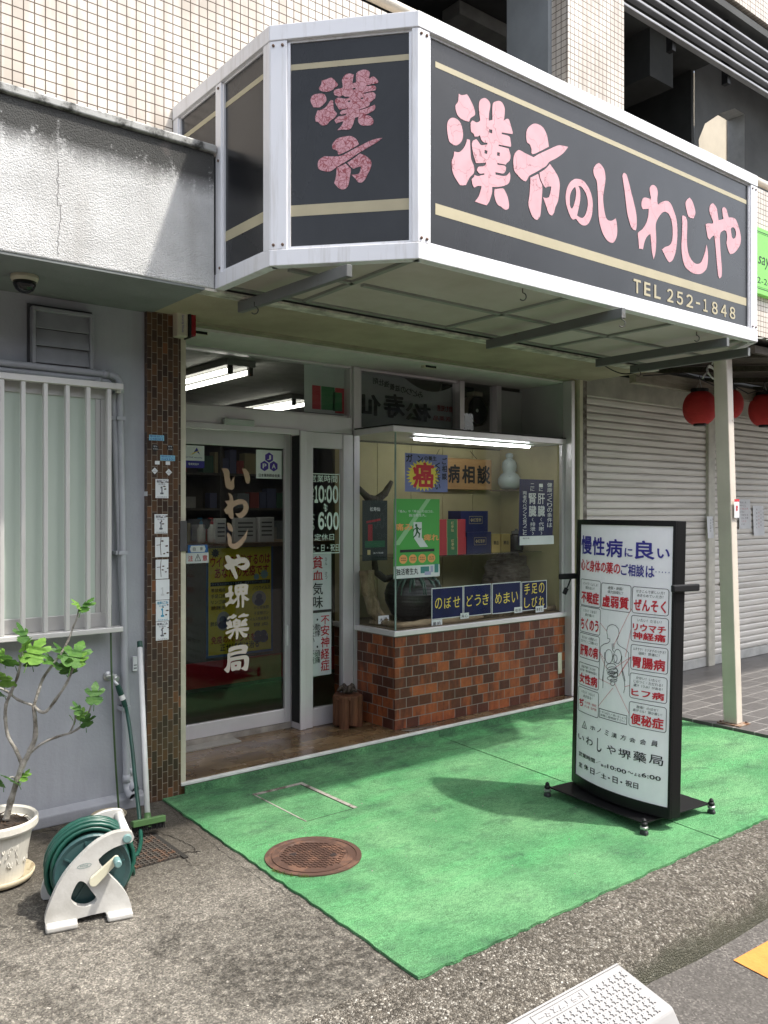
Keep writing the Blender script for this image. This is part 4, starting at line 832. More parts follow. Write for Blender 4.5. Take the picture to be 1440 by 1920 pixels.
for t, p, q in (('ご', (510, 580), (588, 712)), ('相談', (592, 585), (770, 735)), ('は', (790, 605), (886, 742)), ('・・・・・', (900, 665), (1056, 690))): kn.tpx(t, C7(*p), C7(*q), bold=.028)
def rbox(ink, p, q, wd=.0026, rr=.012, notch=None):
    a = SF.px(*p); b = SF.px(*q); x0, x1, y1, y0 = a[0], b[0], a[1], b[1]; r = rr; P = []
    for cx, cy, t0 in ((x1 - r, y1 - r, 0), (x0 + r, y1 - r, 90), (x0 + r, y0 + r, 180), (x1 - r, y0 + r, 270)):
        for k in range(5): t = R(t0 + 22.5 * k); P.append((cx + r * math.cos(t), cy + r * math.sin(t)))
    ink.line(P + [P[0]], wd)
BX = [((62, 750), (274, 1080), ('イライラ！くよくよ！', '眠れない！'), '不眠症', C7), ((290, 795), (618, 1132), ('虚弱・衰弱！', '体力回復に！'), '虚弱質', C7), ((640, 838), (1044, 1172), ('せきこんで苦しい方！', 'あきらめていた方！'), 'ぜんそく', C7),
      ((56, 1050), (272, 1390), ('くさい！つまる！', '鼻が痛い！'), 'ちくのう', C7), ((628, 1160), (1040, 1500), ('いたい！だるい！',), 'リウマチ|神経痛', C7), ((48, 1350), (264, 1690), ('むくみ！小便近い！', 'むかつく・二日酔いに！'), '肝腎の病', C7),
      ((624, 1485), (1034, 1828), ('ムネヤケ！ミゾオチのつかえ！', '溜飲！胃痛に！'), '胃腸病', C7), ((160, 0), (376, 328), ('月経不順！冷え性！', '血の道・更年期神経症に'), '女性病', C8), ((732, 125), (1144, 478), ('かゆい！いたい！', 'じめつく・ただれる！', '膿汁（うみ）が出る！'), 'ヒフ病', C8),
      ((154, 272), (372, 640), ('いたい！つらい！', '血が出る！'), 'ぢ', C8), ((724, 448), (1136, 806), ('腹痛！のぼせ！', '肩がコル！頭が重い！'), '便秘症', C8)]
kb_, kr_ = kb, kr
for p, q, small, big, C in BX:
    P, Q = C(*p), C(*q); kb, kr = Ink(SF, .0026), Ink(SF, .0026); rbox(kb, P, Q); a = SF.px(*P); c = SF.px(*Q); x0, x1, y1, y0 = a[0], c[0], a[1], c[1]; H = y1 - y0; Wd = x1 - x0; n = len(small)
    for i, s in enumerate(small):
        yy = y1 - H * (.10 + .155 * i); wf = min(.44, .036 * len(s) + .06) if Wd < .12 else min(.44, .034 * len(s) + .05)
        kb.text(s, x0 + Wd * (.5 - wf), yy - H * .115, x0 + Wd * (.5 + wf), yy, bold=.004, shear=.12)
    zs = y1 - H * (.13 + .155 * n); rows = big.split('|')
    if big == 'ぢ':
        kr.text('ぢ', x0 + Wd * .06, y0 + H * .22, x0 + Wd * .32, zs - H * .02, bold=.05); kr.text('イボ痔・脱肛', x0 + Wd * .36, y0 + H * .40, x0 + Wd * .92, y0 + H * .50); kr.text('キレ痔・肛門周', x0 + Wd * .36, y0 + H * .24, x0 + Wd * .92, y0 + H * .34)
    else:
        hh = (zs - y0 - H * .07) / len(rows)
        for i, s in enumerate(rows): kr.text(s, x0 + Wd * .05, zs - hh * (i + 1) + H * .02, x0 + Wd * .94, zs - hh * i - H * .01, bold=.045)
    kb.build('symptom_box', INK, BOARD); kr.build('red_lettering', RED, BOARD)
kb, kr = kb_, kr_
a = SF.px(*C8(386, 528)); c = SF.px(*C8(694, 712)); kb.line([(a[0], a[1]), (c[0], a[1]), (c[0], c[1]), (a[0], c[1]), (a[0], a[1])], .003)
kb.text('くすりは正しく使いましょう', a[0] + .006, c[1] + (a[1] - c[1]) * .55, c[0] - .006, a[1] - .008); kb.text('気軽に御相談下さい', a[0] + .01, c[1] + .008, c[0] - .01, c[1] + (a[1] - c[1]) * .45)
# the body outline and organs
def poly8(ink, C, pts, wd=.0024): ink.line([SF.px(*C(x, y)) for x, y in pts], wd)
poly8(kb, C7, [(358, 1420), (360, 1395), (352, 1360), (350, 1330), (362, 1290), (385, 1272), (415, 1266), (450, 1278), (478, 1310), (488, 1360), (480, 1400), (462, 1440), (470, 1480), (500, 1510), (560, 1545), (596, 1585), (598, 1620), (590, 1680), (600, 1760), (598, 1840)])
poly8(kb, C7, [(358, 1420), (385, 1430), (385, 1455), (360, 1475), (320, 1485), (285, 1510), (276, 1550), (275, 1620), (268, 1700), (262, 1800), (265, 1880)])
poly8(kb, C7, [(325, 1580), (328, 1660), (318, 1760), (305, 1850), (300, 1900)], .003); poly8(kb, C7, [(520, 1620), (515, 1700), (525, 1780), (545, 1850), (555, 1900)], .003)
poly8(kb, C8, [(640, 110), (650, 160), (670, 240), (672, 300), (660, 355)]); poly8(kb, C8, [(430, 120), (428, 220), (425, 300)])
poly8(kb, C7, [(410, 1480), (412, 1540), (425, 1570)], .003); poly8(kb, C7, [(428, 1480), (430, 1540)], .003)
for cx, cy, rx, ry in ((372, 1625, 42, 80), (470, 1625, 44, 80), (440, 1650, 26, 44), (400, 1740, 56, 38), (425, 1790, 52, 30), (400, 1815, 40, 22), (440, 1830, 36, 30)):
    kb.line([SF.px(*C7(cx + rx * math.cos(t), cy + ry * math.sin(t))) for t in [R(k * 24) for k in range(16)]], .0024)
for cx, cy, rx, ry in ((530, 100, 60, 40), (548, 150, 44, 34), (530, 190, 56, 24), (545, 215, 40, 16), (536, 250, 24, 22)):
    kb.line([SF.px(*C8(cx + rx * math.cos(t), cy + ry * math.sin(t))) for t in [R(k * 30) for k in range(13)]], .0024)
kb.build('body_outline', INK, BOARD); kb = Ink(SF, .0026); kr2 = Ink(SF, .0030)
for C, p, q in ((C7, (274, 1245), (350, 1340)), (C7, (606, 1130), (425, 1510)), (C7, (638, 1080), (606, 1130)), (C7, (625, 1310), (560, 1630)), (C7, (268, 1575), (330, 1660)), (C7, (268, 1575), (345, 1760)), (C7, (622, 1630), (455, 1745)), (C7, (622, 1630), (480, 1850)), (C8, (376, 190), (520, 260)), (C8, (374, 505), (540, 300)), (C8, (724, 590), (560, 250)), (C8, (732, 270), (672, 285)), (C8, (700, 0), (600, 170))):
    kr2.line([SF.px(*C(*p)), SF.px(*C(*q))], .0016)
kr2.build('pointer_lines', RED, BOARD)
a = SF.px(*C8(220, 672)); c = SF.px(*C8(243, 760)); d = SF.px(*C8(192, 742)); kb.line([a, c, d, a], .003); e = SF.px(*C8(218, 735)); kb.text('ホ', e[0] - .007, e[1] - .006, e[0] + .007, e[1] + .01)
for t, p, q in (('ホ', (282, 715), (340, 785)), ('ノ', (362, 740), (400, 805)), ('ミ', (446, 765), (486, 840)), ('漢', (520, 795), (580, 868)), ('方', (620, 820), (684, 895)), ('会', (722, 850), (790, 920)), ('会', (838, 868), (908, 945)), ('員', (965, 885), (1040, 965))): kb.tpx(t, C8(*p), C8(*q), bold=.015, shear=.15)
for t, p, q in (('い', (150, 808), (215, 900)), ('わ', (238, 835), (310, 960)), ('し', (362, 860), (410, 1030)), ('や', (470, 930), (570, 1060)), ('堺', (600, 970), (742, 1110)), ('藥', (768, 1000), (915, 1150)), ('局', (945, 1040), (1105, 1180))): kb.tpx(t, C8(*p), C8(*q), bold=.012, slope=-.02)
for t, p, q in (('営業時間', (158, 1005), (334, 1145)), ('／', (345, 1105), (398, 1160)), ('あさ', (405, 1150), (465, 1200)), ('10:00', (476, 1155), (688, 1270)), ('〜', (705, 1232), (768, 1270)), ('よる', (780, 1250), (850, 1305)), ('6:00', (862, 1250), (1078, 1350))): kb.tpx(t, C8(*p), C8(*q), bold=.02)
for t, p, q in (('定', (158, 1125), (195, 1205)), ('休', (215, 1150), (262, 1235)), ('日', (285, 1190), (330, 1280)), ('／', (345, 1220), (400, 1290)), ('土', (405, 1250), (465, 1330)), ('・', (484, 1300), (506, 1325)), ('日', (536, 1290), (592, 1380)), ('・', (622, 1345), (645, 1372)), ('祝日', (680, 1330), (824, 1440))): kb.tpx(t, C8(*p), C8(*q), bold=.02)
kb.build('black_lettering', INK, BOARD); kr.build('red_lettering', RED, BOARD); kn.build('blue_lettering', NAVY, BOARD)
# base plate on castors
B0 = PZ(1208, 1570, 0); B1 = PZ(1025, 1497, 0); B2 = PZ(1320, 1522, 0)
e1 = (B1 - B0).normalized(); e2 = Vector((e1.y, -e1.x, 0)); dl = (B1 - B0).length; dd = .50
B3 = [B0, B0 + e1 * dl, B0 + e1 * dl + e2 * dd, B0 + e2 * dd]
ctr = sum(B3, Vector()) / 4
b = MB(); q = [p + (ctr - p).normalized() * .012 for p in B3]; b.prism([(p.x, p.y) for p in q], (0, 0, .054), (1, 0, 0), (0, 1, 0), (0, 0, 1), .007); part(b, 'base_plate', BLACK, ST, bevel=.002)
CHR = flat('zinc', (.45, .46, .45), .3); CHR.node_tree.nodes['Principled BSDF'].inputs['Metallic'].default_value = .8
cast0 = None
for i, p in enumerate(B3):
    p = p + (ctr - p).normalized() * .004; o = part(MB().lathe((p.x, p.y, .050), [(.012, 0), (.016, .006), (.016, .014), (.011, .020), (.011, .028), (.004, .036)], 12), 'castor', BLACKM, ST, smooth=False)
    part(MB().lathe((p.x, p.y, .037), [(.017, 0), (.019, .004), (.019, .010), (.012, .014)], 12), 'castor_plate', CHR, o)
    part(MB().lathe((p.x - .012, p.y, .018), [(.012, 0), (.0178, .003), (.0178, .021), (.012, .024)], 16, (1, 0, 0)), 'castor_wheel', flat('castor_rubber', (.035, .035, .038), .5), o, smooth=False)
# grip bars on the two sides, and the dangling plug
hz = 1.137; e = org + vv * hz + ub * (BW + .012)
part(MB().obox(Vector((e.x, e.y, hz)) - fn * .055, fn * -.088, Vector((0, 0, .017)), ub * .011), 'grip_bar', BLACKM, ST, bevel=.006)
e = org + vv * hz + ub * -.012; part(MB().obox(Vector((e.x, e.y, 1.150)) + fn * .022, fn * .088, Vector((0, 0, .015)), ub * .011), 'grip_bar', BLACKM, ST, bevel=.006)
q = e + fn * .03; pts = [(q.x, q.y, 1.14), (q.x - .01, q.y + .01, 1.10), (q.x - .02, q.y + .012, 1.085)]; c = part(MB().tube(pts, .004, 8), 'power_cord', BLACKM, ST); part(MB().bar((q.x - .02, q.y + .012, 1.087), (q.x - .035, q.y + .018, 1.055), .014, .022), 'plug', BLACKM, c, bevel=.003)
# ------------------------------------------------------------------ the shuttered shop next door
NB = thing('shuttered_shop', 'closed neighbouring shop with cream roller shutters under a dark eave', 'shop', (7.4, 4.3, .03))
def shutter(x0, x1, z0, z1, y):
    b = MB(); pitch = .0605; n = int((z1 - z0) / pitch); vs = []; fs = []
    prof = [(.0, 0.0), (.004, -.010), (.020, -.014), (.044, -.014), (.056, -.008), (.0575, .006), (.0600, .006)]
    P = []
    for i in range(n):
        for (dz, dy) in prof: P.append((z0 + .09 + i * pitch + dz, y + dy))
    m = len(P)
    for x in (x0, x1):
        for (z, yy) in P: vs.append((x, yy, z))
    for i in range(m - 1): fs.append((i, m + i, m + i + 1, i + 1))
    b.add(vs, fs); o = part(b, 'roller_shutter', SHUT, NB)
    part(MB().box(x0, x1, y - .018, y + .012, z0, z0 + .088), 'shutter_bottom_rail', mat('shutter_rail', (.50, .50, .48), .45, .15, 6), o, bevel=.004); return o
s1 = shutter(5.51, 7.385, .034, 2.43, 4.35); s2 = shutter(7.50, 10.2, .034, 2.43, 4.35)
GD = mat('shutter_guide', (.56, .54, .46), .5, .15, 6)
part(MB().box(5.446, 5.51, 4.30, 4.36, .033, 2.5), 'shutter_guide', GD, NB, bevel=.004); part(MB().box(7.386, 7.499, 4.31, 4.37, .033, 2.46), 'shutter_guide', GD, NB, bevel=.004)
part(MB().box(5.446, 10.2, 4.31, 4.40, 2.431, 2.62), 'shutter_box', mat('shutter_box', (.50, .48, .41), .6, .15, 5), NB)
part(MB().box(5.44, 11, 4.42, 4.5, 0, 3.2), 'shop_wall', DARK, NB)
part(MB().box(7.62, 7.72, 4.326, 4.333, .78, .815), 'shutter_lock', mat('brass', (.35, .24, .08), .4), s2)
EV = m_wood('dark_eave_timber', (.050, .040, .030), (.09, .075, .06), (3, 40, 40))
b = MB(); b.quad((5.47, 2.86, 2.60), (5.47, 4.40, 2.78), (11, 4.40, 2.78), (11, 2.86, 2.60)); part(b, 'eave_lining', EV, NB)
part(MB().box(5.47, 11, 3.78, 3.84, 2.46, 2.56), 'eave_beam', m_wood('worn_beam', (.20, .17, .13), (.34, .30, .25), (3, 40, 40)), NB); part(MB().box(5.47, 11, 2.86, 2.89, 2.55, 2.60), 'eave_fascia', EV, NB)
for x in (5.75, 6.6, 7.5, 8.4, 9.3): part(MB().bar((x, 2.9, 2.575), (x, 4.4, 2.74), .05, .045), 'rafter', EV, NB)
b = MB(); n = 150; vs = []; fs = []
for i in range(n + 1):
    x = 5.44 + 5.6 * i / n; dz = .012 * math.sin(2 * math.pi * (x / .076))
    vs += [(x, 2.80, 2.635 + dz), (x, 4.04, 2.86 + dz)]
for i in range(n): fs.append((2 * i, 2 * i + 2, 2 * i + 3, 2 * i + 1))
b.add(vs, fs); part(b, 'corrugated_roof', m_rust('weathered_corrugated', (.40, .39, .38), (.16, .12, .10), .5, .66, 6), NB, smooth=True)
# leaning steel post
pb = [PZ(1382, 1361, .032), PZ(1362, 1352, .032), PZ(1391, 1358, .032)]
c0 = pb[0]; wx = .075; wy = .100; lean = Vector((-.055, .045, 0)); zt = 2.545
post = thing('steel_post', 'chipped cream square steel post standing on the tiled pavement, leaning slightly', 'post', (c0.x, c0.y, .032))
vs = [(c0.x, c0.y, .04), (c0.x + wx, c0.y, .04), (c0.x + wx, c0.y + wy, .04), (c0.x, c0.y + wy, .04)]; vs += [(x + lean.x, y + lean.y, zt) for x, y, z in vs]
part(MB().add(vs, [(0, 3, 2, 1), (4, 5, 6, 7), (0, 1, 5, 4), (1, 2, 6, 5), (2, 3, 7, 6), (3, 0, 4, 7)]), 'post_shaft', POSTM, post, bevel=.006)
part(MB().box(c0.x - .03, c0.x + wx + .04, c0.y - .035, c0.y + wy + .03, .033, .0395), 'base_plate', m_rust('rusty_plate', (.35, .30, .24), (.16, .07, .03), .4, .6, 20), post)
for x, y in ((c0.x - .015, c0.y + wy + .012), (c0.x + wx + .02, c0.y - .015)): part(MB().lathe((x, y, .0396), [(.008, 0), (.008, .008), (.003, .012)], 6), 'anchor_bolt', STEEL, post)
pf = Frame((c0.x + lean.x * .38, c0.y + lean.y * .36 - .004, 1.02), (1, 0, 0), (0, 0, 1), (0, -1, 0))
def sheet(name, label, cat, fr, x0, y0, x1, y1, m, t=.0012, group=None, curl=0.0):
    o = thing(name, label, cat, tuple(fr.at((x0 + x1) / 2, y0, 0)), group)
    b = MB(); n = 6; vs = []; fs = []
    for i in range(n + 1):
        for j in (0, 1):
            x = x0 + (x1 - x0) * i / n; y = y0 + (y1 - y0) * j; h = t + curl * (abs(2 * i / n - 1) ** 2) * (1 - j)
            vs.append(fr.at(x, y, h))
    for i in range(n): fs.append((2 * i, 2 * i + 2, 2 * i + 3, 2 * i + 1))
    b.add(vs, fs); p = part(b, 'sheet', m, o); return o, p
st, sp = sheet('post_sticker', 'small white sticker with a red band on the steel post', 'sticker', pf, .006, .43, .070, .555, PAPER)
kk = Ink(pf, .002); kk.rect(.006, .54, .070, .557); kk.text('禁', .022, .475, .052, .515, bold=.03); kk.build('red_print', RED, st)
# red lanterns
def lantern(px, py, Y, r, label):
    c = PY(px, py, Y); n = N('red_paper')
    o = thing('red_lantern', label, 'lantern', (c.x, c.y, c.z + .30), 'red paper lanterns under the eave')
    prof = []; k = 44
    for i in range(k + 1):
        t = -1 + 2 * i / k; a = math.asin(max(-1, min(1, t * .90))); rr = r * (math.cos(a) ** .8) * (1 + .014 * math.cos(i * math.pi)); prof.append((rr, t * r * .97))
    part(MB().lathe(c, prof, 28), 'paper_shade', LANTM, o, smooth=True)
    part(MB().lathe(c + Vector((0, 0, r * .95)), [(r * .50, 0), (r * .52, .004), (r * .52, .028), (r * .46, .032)], 24), 'top_ring', BLACKM, o)
    part(MB().lathe(c - Vector((0, 0, r * 1.10)), [(r * .36, 0), (r * .38, .004), (r * .38, .024), (r * .36, .028)], 24), 'bottom_ring', BLACKM, o)
    pts = [(c.x - r * .3, c.y, c.z + r + .02), (c.x - .01, c.y, c.z + r + .07), (c.x, c.y, c.z + r + .11), (c.x + .01, c.y, c.z + r + .07), (c.x + r * .3, c.y, c.z + r + .02)]
    part(MB().tube(pts, .003, 6), 'wire_handle', CHR, o); part(MB().tube([pts[2], (c.x, c.y, 2.58)], .004, 6), 'flex', BLACKM, o)
n = N('red_paper'); nn = n.noise(9, 5); cc = n.mix(nn, (.52, .028, .026), (.36, .016, .016)); p = n.sep(); rb = n.math('SINE', n.math('MULTIPLY', p[2], 520)); LANTM = n.done(cc, .75, n.bump(rb, .25, .004))
lantern(1312, 765, 3.72, .130, 'red paper lantern left of the steel post under the eave')
lantern(1366, 758, 3.72, .118, 'red paper lantern half hidden behind the steel post')
lantern(1434, 769, 3.72, .135, 'red paper lantern right of the steel post, cut by the photo edge')
c = PY(1335, 698, 3.5)
cb = thing('cable_coil', 'loose coil of white cable hanging beside the top of the steel post', 'cable', (c.x, c.y, c.z))
b = MB()
for k in range(3): b.tube([(c.x + (.055 + .008 * k) * math.cos(t) + .012 * k, c.y + .02 * math.sin(t) + .006 * k, c.z + (.055 - .006 * k) * math.sin(t)) for t in [R(a * 18) for a in range(21)]], .0055, 6)
b.tube([(c.x - .06, c.y, c.z), (c.x - .12, c.y, c.z - .04), (c.x - .13, c.y, c.z - .06)], .0055, 6); b.tube([(c.x, c.y, c.z + .06), (c.x + .01, c.y, 2.64)], .005, 6); part(b, 'cable', WHITE, cb, smooth=True)
cord = [(5.47, 3.72, 2.50), (6.0, 3.72, 2.575), (6.2, 3.72, 2.56), (6.45, 3.72, 2.52), (6.69, 3.72, 2.56), (7.0, 3.72, 2.50), (7.24, 3.72, 2.56), (7.6, 3.72, 2.5)]
tag(MB().tube(cord, .005, 6).build('lantern_cord', BLACKM), 'black electric cord looped along the eave above the red lanterns', 'cord')
# paper notices on the shutters
sfr = Frame((0, 4.333, 0), (1, 0, 0), (0, 0, 1), (0, -1, 0)); gfr = Frame((0, 4.308, 0), (1, 0, 0), (0, 0, 1), (0, -1, 0))
rr = random.Random(4)
def notice(label, fr, p, q, rows, vertical=False):
    a = fr.px(*p); c = fr.px(*q); x0, x1, y1, y0 = a[0], c[0], a[1], c[1]
    o, s = sheet('paper_notice', label, 'notice', fr, x0, y0, x1, y1, PAPER, .002, 'handwritten notices on the shutters', .012)
    ik = Ink(fr, .0055); rk = Ink(fr, .0055)
    for i in range(rows):
        red = i % 4 == 2
        for j in range(rr.randint(3, 6)):
            w_ = (x1 - x0) * .12; xx = x0 + (x1 - x0) * (.10 + .15 * j); yy = y1 - (y1 - y0) * (.08 + .85 * i / rows)
            if vertical: xx = x1 - (x1 - x0) * (.10 + .8 * i / rows); yy = y1 - (y1 - y0) * (.10 + .12 * j + .05 * (i % 3))
            (rk if red else ik).text(rr.choice('お店休業時間日月火のはました電話'), xx, yy - .016, xx + .018, yy)
    ik.build('writing', flat('pen_black', (.04, .04, .06), .6), o); rk.build('red_writing', flat('pen_red', (.5, .08, .10), .6), o)
notice('paper notice with rows of handwriting, just right of the steel post', sfr, (1384, 936), (1406, 991), 8)
notice('blank-bottomed paper notice with upright handwriting, farthest right on the shutter', sfr, (1411, 948), (1431, 1004), 4, True)
notice('narrow paper strip notice on the shutter guide left of the steel post', gfr, (1325, 968), (1336, 1009), 2, True)
# green sign on the tiled wall
g = thing('green_sign', 'bright green shop sign with script lettering on the tiled wall', 'sign', (7.95, 4.0, 3.5))
part(MB().box(7.55, 8.7, 3.985, 4.043, 3.52, 4.14), 'sign_board', mat('lime_board', (.17, .56, .07), .4, .05), g, bevel=.004)
gf = Frame((0, 3.984, 0), (1, 0, 0), (0, 0, 1), (0, -1, 0)); k = Ink(gf, .001)
k.tpx('saya', (1420, 478), (1448, 510), shear=.3); k.tpx('2-24', (1420, 518), (1446, 538)); k.line([(7.58, 4.10), (8.65, 4.10)], .006); k.line([(7.58, 4.085), (8.65, 4.085)], .003); k.line([(7.58, 3.57), (8.65, 3.57)], .006); k.line([(7.58, 3.585), (8.65, 3.585)], .003); k.build('lettering', INK, g)

# ------------------------------------------------------------------ small fittings and stickers
c = PZ(46, 520, 2.51); dc = thing('dome_camera', 'black dome security camera on a cream base under the concrete canopy', 'camera', (c.x, c.y, 2.517))
part(MB().lathe((c.x, c.y, 2.517), [(.056, 0), (.058, -.012), (.052, -.026)], 28), 'camera_base', CREAMW, dc, smooth=False); part(MB().lathe((c.x, c.y, 2.491), [(.048, 0), (.046, -.018), (.036, -.036), (.020, -.047), (.002, -.050)], 24), 'camera_dome', flat('smoked_dome', (.01, .01, .012), .08), dc, smooth=True)
al = thing('alarm_box', 'white and red security alarm box on top of the brown tiled pillar', 'alarm', (1.99, 4.10, 2.30))
a = PY(329, 586, 4.1); zt_, zb_ = PY(340, 584, 4.1).z, PY(340, 632, 4.1).z; x0 = PY(330, 600, 4.1).x
part(MB().box(x0, x0 + .062, 4.085, 4.145, zb_, zt_), 'alarm_body', CREAMW, al, bevel=.008); part(MB().box(x0 + .0625, x0 + .076, 4.075, 4.145, zb_ - .003, zt_ + .003), 'alarm_band', BLACKM, al, bevel=.004); part(MB().box(x0 + .0765, x0 + .105, 4.08, 4.145, zb_ + .01, zt_ - .005), 'alarm_lens', flat('red_lens', (.20, .01, .015), .2), al, bevel=.006)
af = Frame((x0 + .031, 4.0845, (zt_ + zb_) / 2), (0, 0, -1), (1, 0, 0), (0, -1, 0)); k = Ink(af, .0008); k.text('Security House', -.045, -.010, .045, .008); k.build('lettering', NAVY, al)
for (pa, pb, lab) in (((352, 610), (388, 628), 'black ceiling sensor slot beside the alarm box above the door'), ((792, 676), (816, 692), 'black ceiling sensor slot above the banner window')):
    p = PZ((pa[0] + pb[0]) / 2, (pa[1] + pb[1]) / 2, 2.50); o = thing('ceiling_sensor', lab, 'sensor', (p.x, p.y, 2.51), 'sensor slots in the shop ceiling')
    part(MB().box(p.x - .055, p.x + .055, p.y - .02, p.y + .02, 2.475, 2.5), 'sensor_body', CREAMW, o); part(MB().box(p.x - .048, p.x + .050, p.y - .0215, p.y - .0201, 2.477, 2.498), 'sensor_slot', BLACK, o)
pfr = Frame((0, 4.1455, 0), (1, 0, 0), (0, 0, 1), (0, -1, 0)); lfr = Frame((1.7845, 0, 0), (0, -1, 0), (0, 0, 1), (-1, 0, 0))
def PC(x, y): return (240 + x / 4.571, 780 + y / 4.571)
def sticker(name, label, p, q, m, group, rot=0, cat='sticker'):
    a = pfr.px(*PC(*p)); c = pfr.px(*PC(*q)); return sheet(name, label, cat, pfr, a[0], c[1], c[0], a[1], m, .0015, group), (a[0], c[1], c[0], a[1])
G1 = 'waste collection stickers on the tiled pillar'
seq = [((234, 540), (346, 704), 'topmost white waste sticker on the tiled pillar, under the diamond tags', 1), ((226, 842), (338, 1006), 'white waste sticker with a torn left edge, second from the top of the pillar', 1), ((232, 1040), (350, 1206), 'cracked white waste sticker with its print lost, above the middle of the pillar', 0), ((236, 1232), (346, 1392), 'torn white waste sticker with dark flakes, at the middle of the pillar', 0), ((238, 1404), (354, 1570), 'faded white waste sticker with a ghost of a 1, below the torn one', 2), ((238, 1582), (352, 1752), 'white waste sticker with a blue 1, second lowest on the pillar', 3), ((238, 1766), (348, 1915), 'lowest white waste sticker on the pillar with a black broken 1', 1)]
BL1 = flat('print_blue', (.06, .28, .42), .5); GY = flat('print_grey', (.13, .13, .15), .5); FAD = flat('print_faded', (.52, .52, .53), .5)
rn = random.Random(12)
for p, q, lab, kind in seq:
    (o, s), (x0, y0, x1, y1) = sticker('waste_sticker', lab, p, q, PAPER, G1); w_, h_ = x1 - x0, y1 - y0
    dk = Ink(pfr, .0023); t1 = Ink(pfr, .0021)
    if kind in (1, 3): t1.text('有料ごみ', x0 + w_ * .08, y0 + h_ * .80, x0 + w_ * .92, y0 + h_ * .95, bold=.04); t1.text('処理券', x0 + w_ * .22, y0 + h_ * .70, x0 + w_ * .78, y0 + h_ * .77); t1.text('市内業者用', x0 + w_ * .12, y0 + h_ * .03, x0 + w_ * .88, y0 + h_ * .09)
    if kind: t1.text('１', x0 + w_ * .36, y0 + h_ * .20, x0 + w_ * .62, y0 + h_ * .62, bold=.09)
    for i in range(4 if kind != 2 else 1):
        cx = x0 + w_ * rn.uniform(.45, .95); cy = y0 + h_ * rn.uniform(.08, .9); L = [(cx + w_ * .16 * rn.uniform(.3, 1) * math.cos(t), cy + h_ * .055 * rn.uniform(.3, 1) * math.sin(t)) for t in [R(60 * j) for j in range(6)]]; dk.loops([L])
    if kind == 0: dk.line([(x0 + w_ * .42, y1 - h_ * .02), (x0 + w_ * .36, y0 + h_ * .6), (x0 + w_ * .42, y0 + h_ * .1)], .003); dk.line([(x0 + w_ * .1, y0 + h_ * .6), (x0 + w_ * .4, y0 + h_ * .62)], .003)
    dk.build('torn_patches', mat('torn_patch', (.10, .06, .04), .8), o)
    if t1.v: t1.build('print', {1: GY, 2: FAD, 3: BL1}[kind], o)
CYAN = mat('pale_blue_plate', (.22, .50, .64), .4, .1)
for p, q, t, lab in (((180, 160), (308, 214), '048202', 'upper pale blue number plate on the tiled pillar'), ((276, 334), (402, 386), '049301', 'lower pale blue number plate on the tiled pillar')):
    (o, s), (x0, y0, x1, y1) = sticker('number_plate', lab, p, q, CYAN, 'pale blue number plates', cat='plate'); k = Ink(pfr, .0022); k.text(t, x0 + .006, y0 + .002, x1 - .005, y0 + (y1 - y0) * .45); k.text('電話加入', x0 + .004, y0 + (y1 - y0) * .58, x1 - .004, y1 - .002); k.build('print', NAVY, o)
for p, lab in (((234, 272), 'left black oval tag on the tiled pillar'), ((360, 274), 'right black oval tag on the tiled pillar')):
    c = pfr.px(*PC(*p)); o = thing('oval_tag', lab, 'tag', tuple(pfr.at(*c, 0)), 'black oval tags on the pillar'); k = Ink(pfr, .002); k.ellipse(c[0], c[1], .0175, .0165); k.build('tag_plate', flat('tag_black', (.03, .03, .032), .4), o)
    k = Ink(pfr, .0026); k.text('電下水', c[0] - .010, c[1] + .003, c[0] + .010, c[1] + .0105); k.text('0123456', c[0] - .012, c[1] - .009, c[0] + .012, c[1] - .004); k.build('print', PAPER, o)
for p, r_, lab in (((228, 470), .0175, 'left white diamond tag on the tiled pillar'), ((348, 482), .018, 'right white diamond tag on the tiled pillar')):
    c = pfr.px(*PC(*p)); o = thing('diamond_tag', lab, 'tag', tuple(pfr.at(*c, 0)), 'white diamond tags on the pillar'); k = Ink(pfr, .002); k.put([(c[0], c[1] - r_, 0), (c[0] + r_, c[1], 0), (c[0], c[1] + r_, 0), (c[0] - r_, c[1], 0)], [(0, 1, 2, 3)]); k.build('tag_plate', PAPER, o)
    k = Ink(pfr, .0026); k.text('犬', c[0] - .003, c[1] + .003, c[0] + .003, c[1] + .010); k.text('堺市登録', c[0] - .010, c[1] - .005, c[0] + .010, c[1] - .0005); k.build('print', GY, o)
for p, q, lab in (((230, 384), (270, 416), 'left tiny white paper scrap under the number plates'), ((322, 388), (360, 420), 'right tiny white paper scrap under the number plates')): sticker('paper_scrap', lab, p, q, PAPER, 'white paper scraps')
a = lfr.px(264.5, 922); c = lfr.px(277, 930); sheet('side_label', 'small grey label on the left side of the tiled pillar', 'label', lfr, min(a[0], -4.178), c[1], c[0], a[1], PAPER)
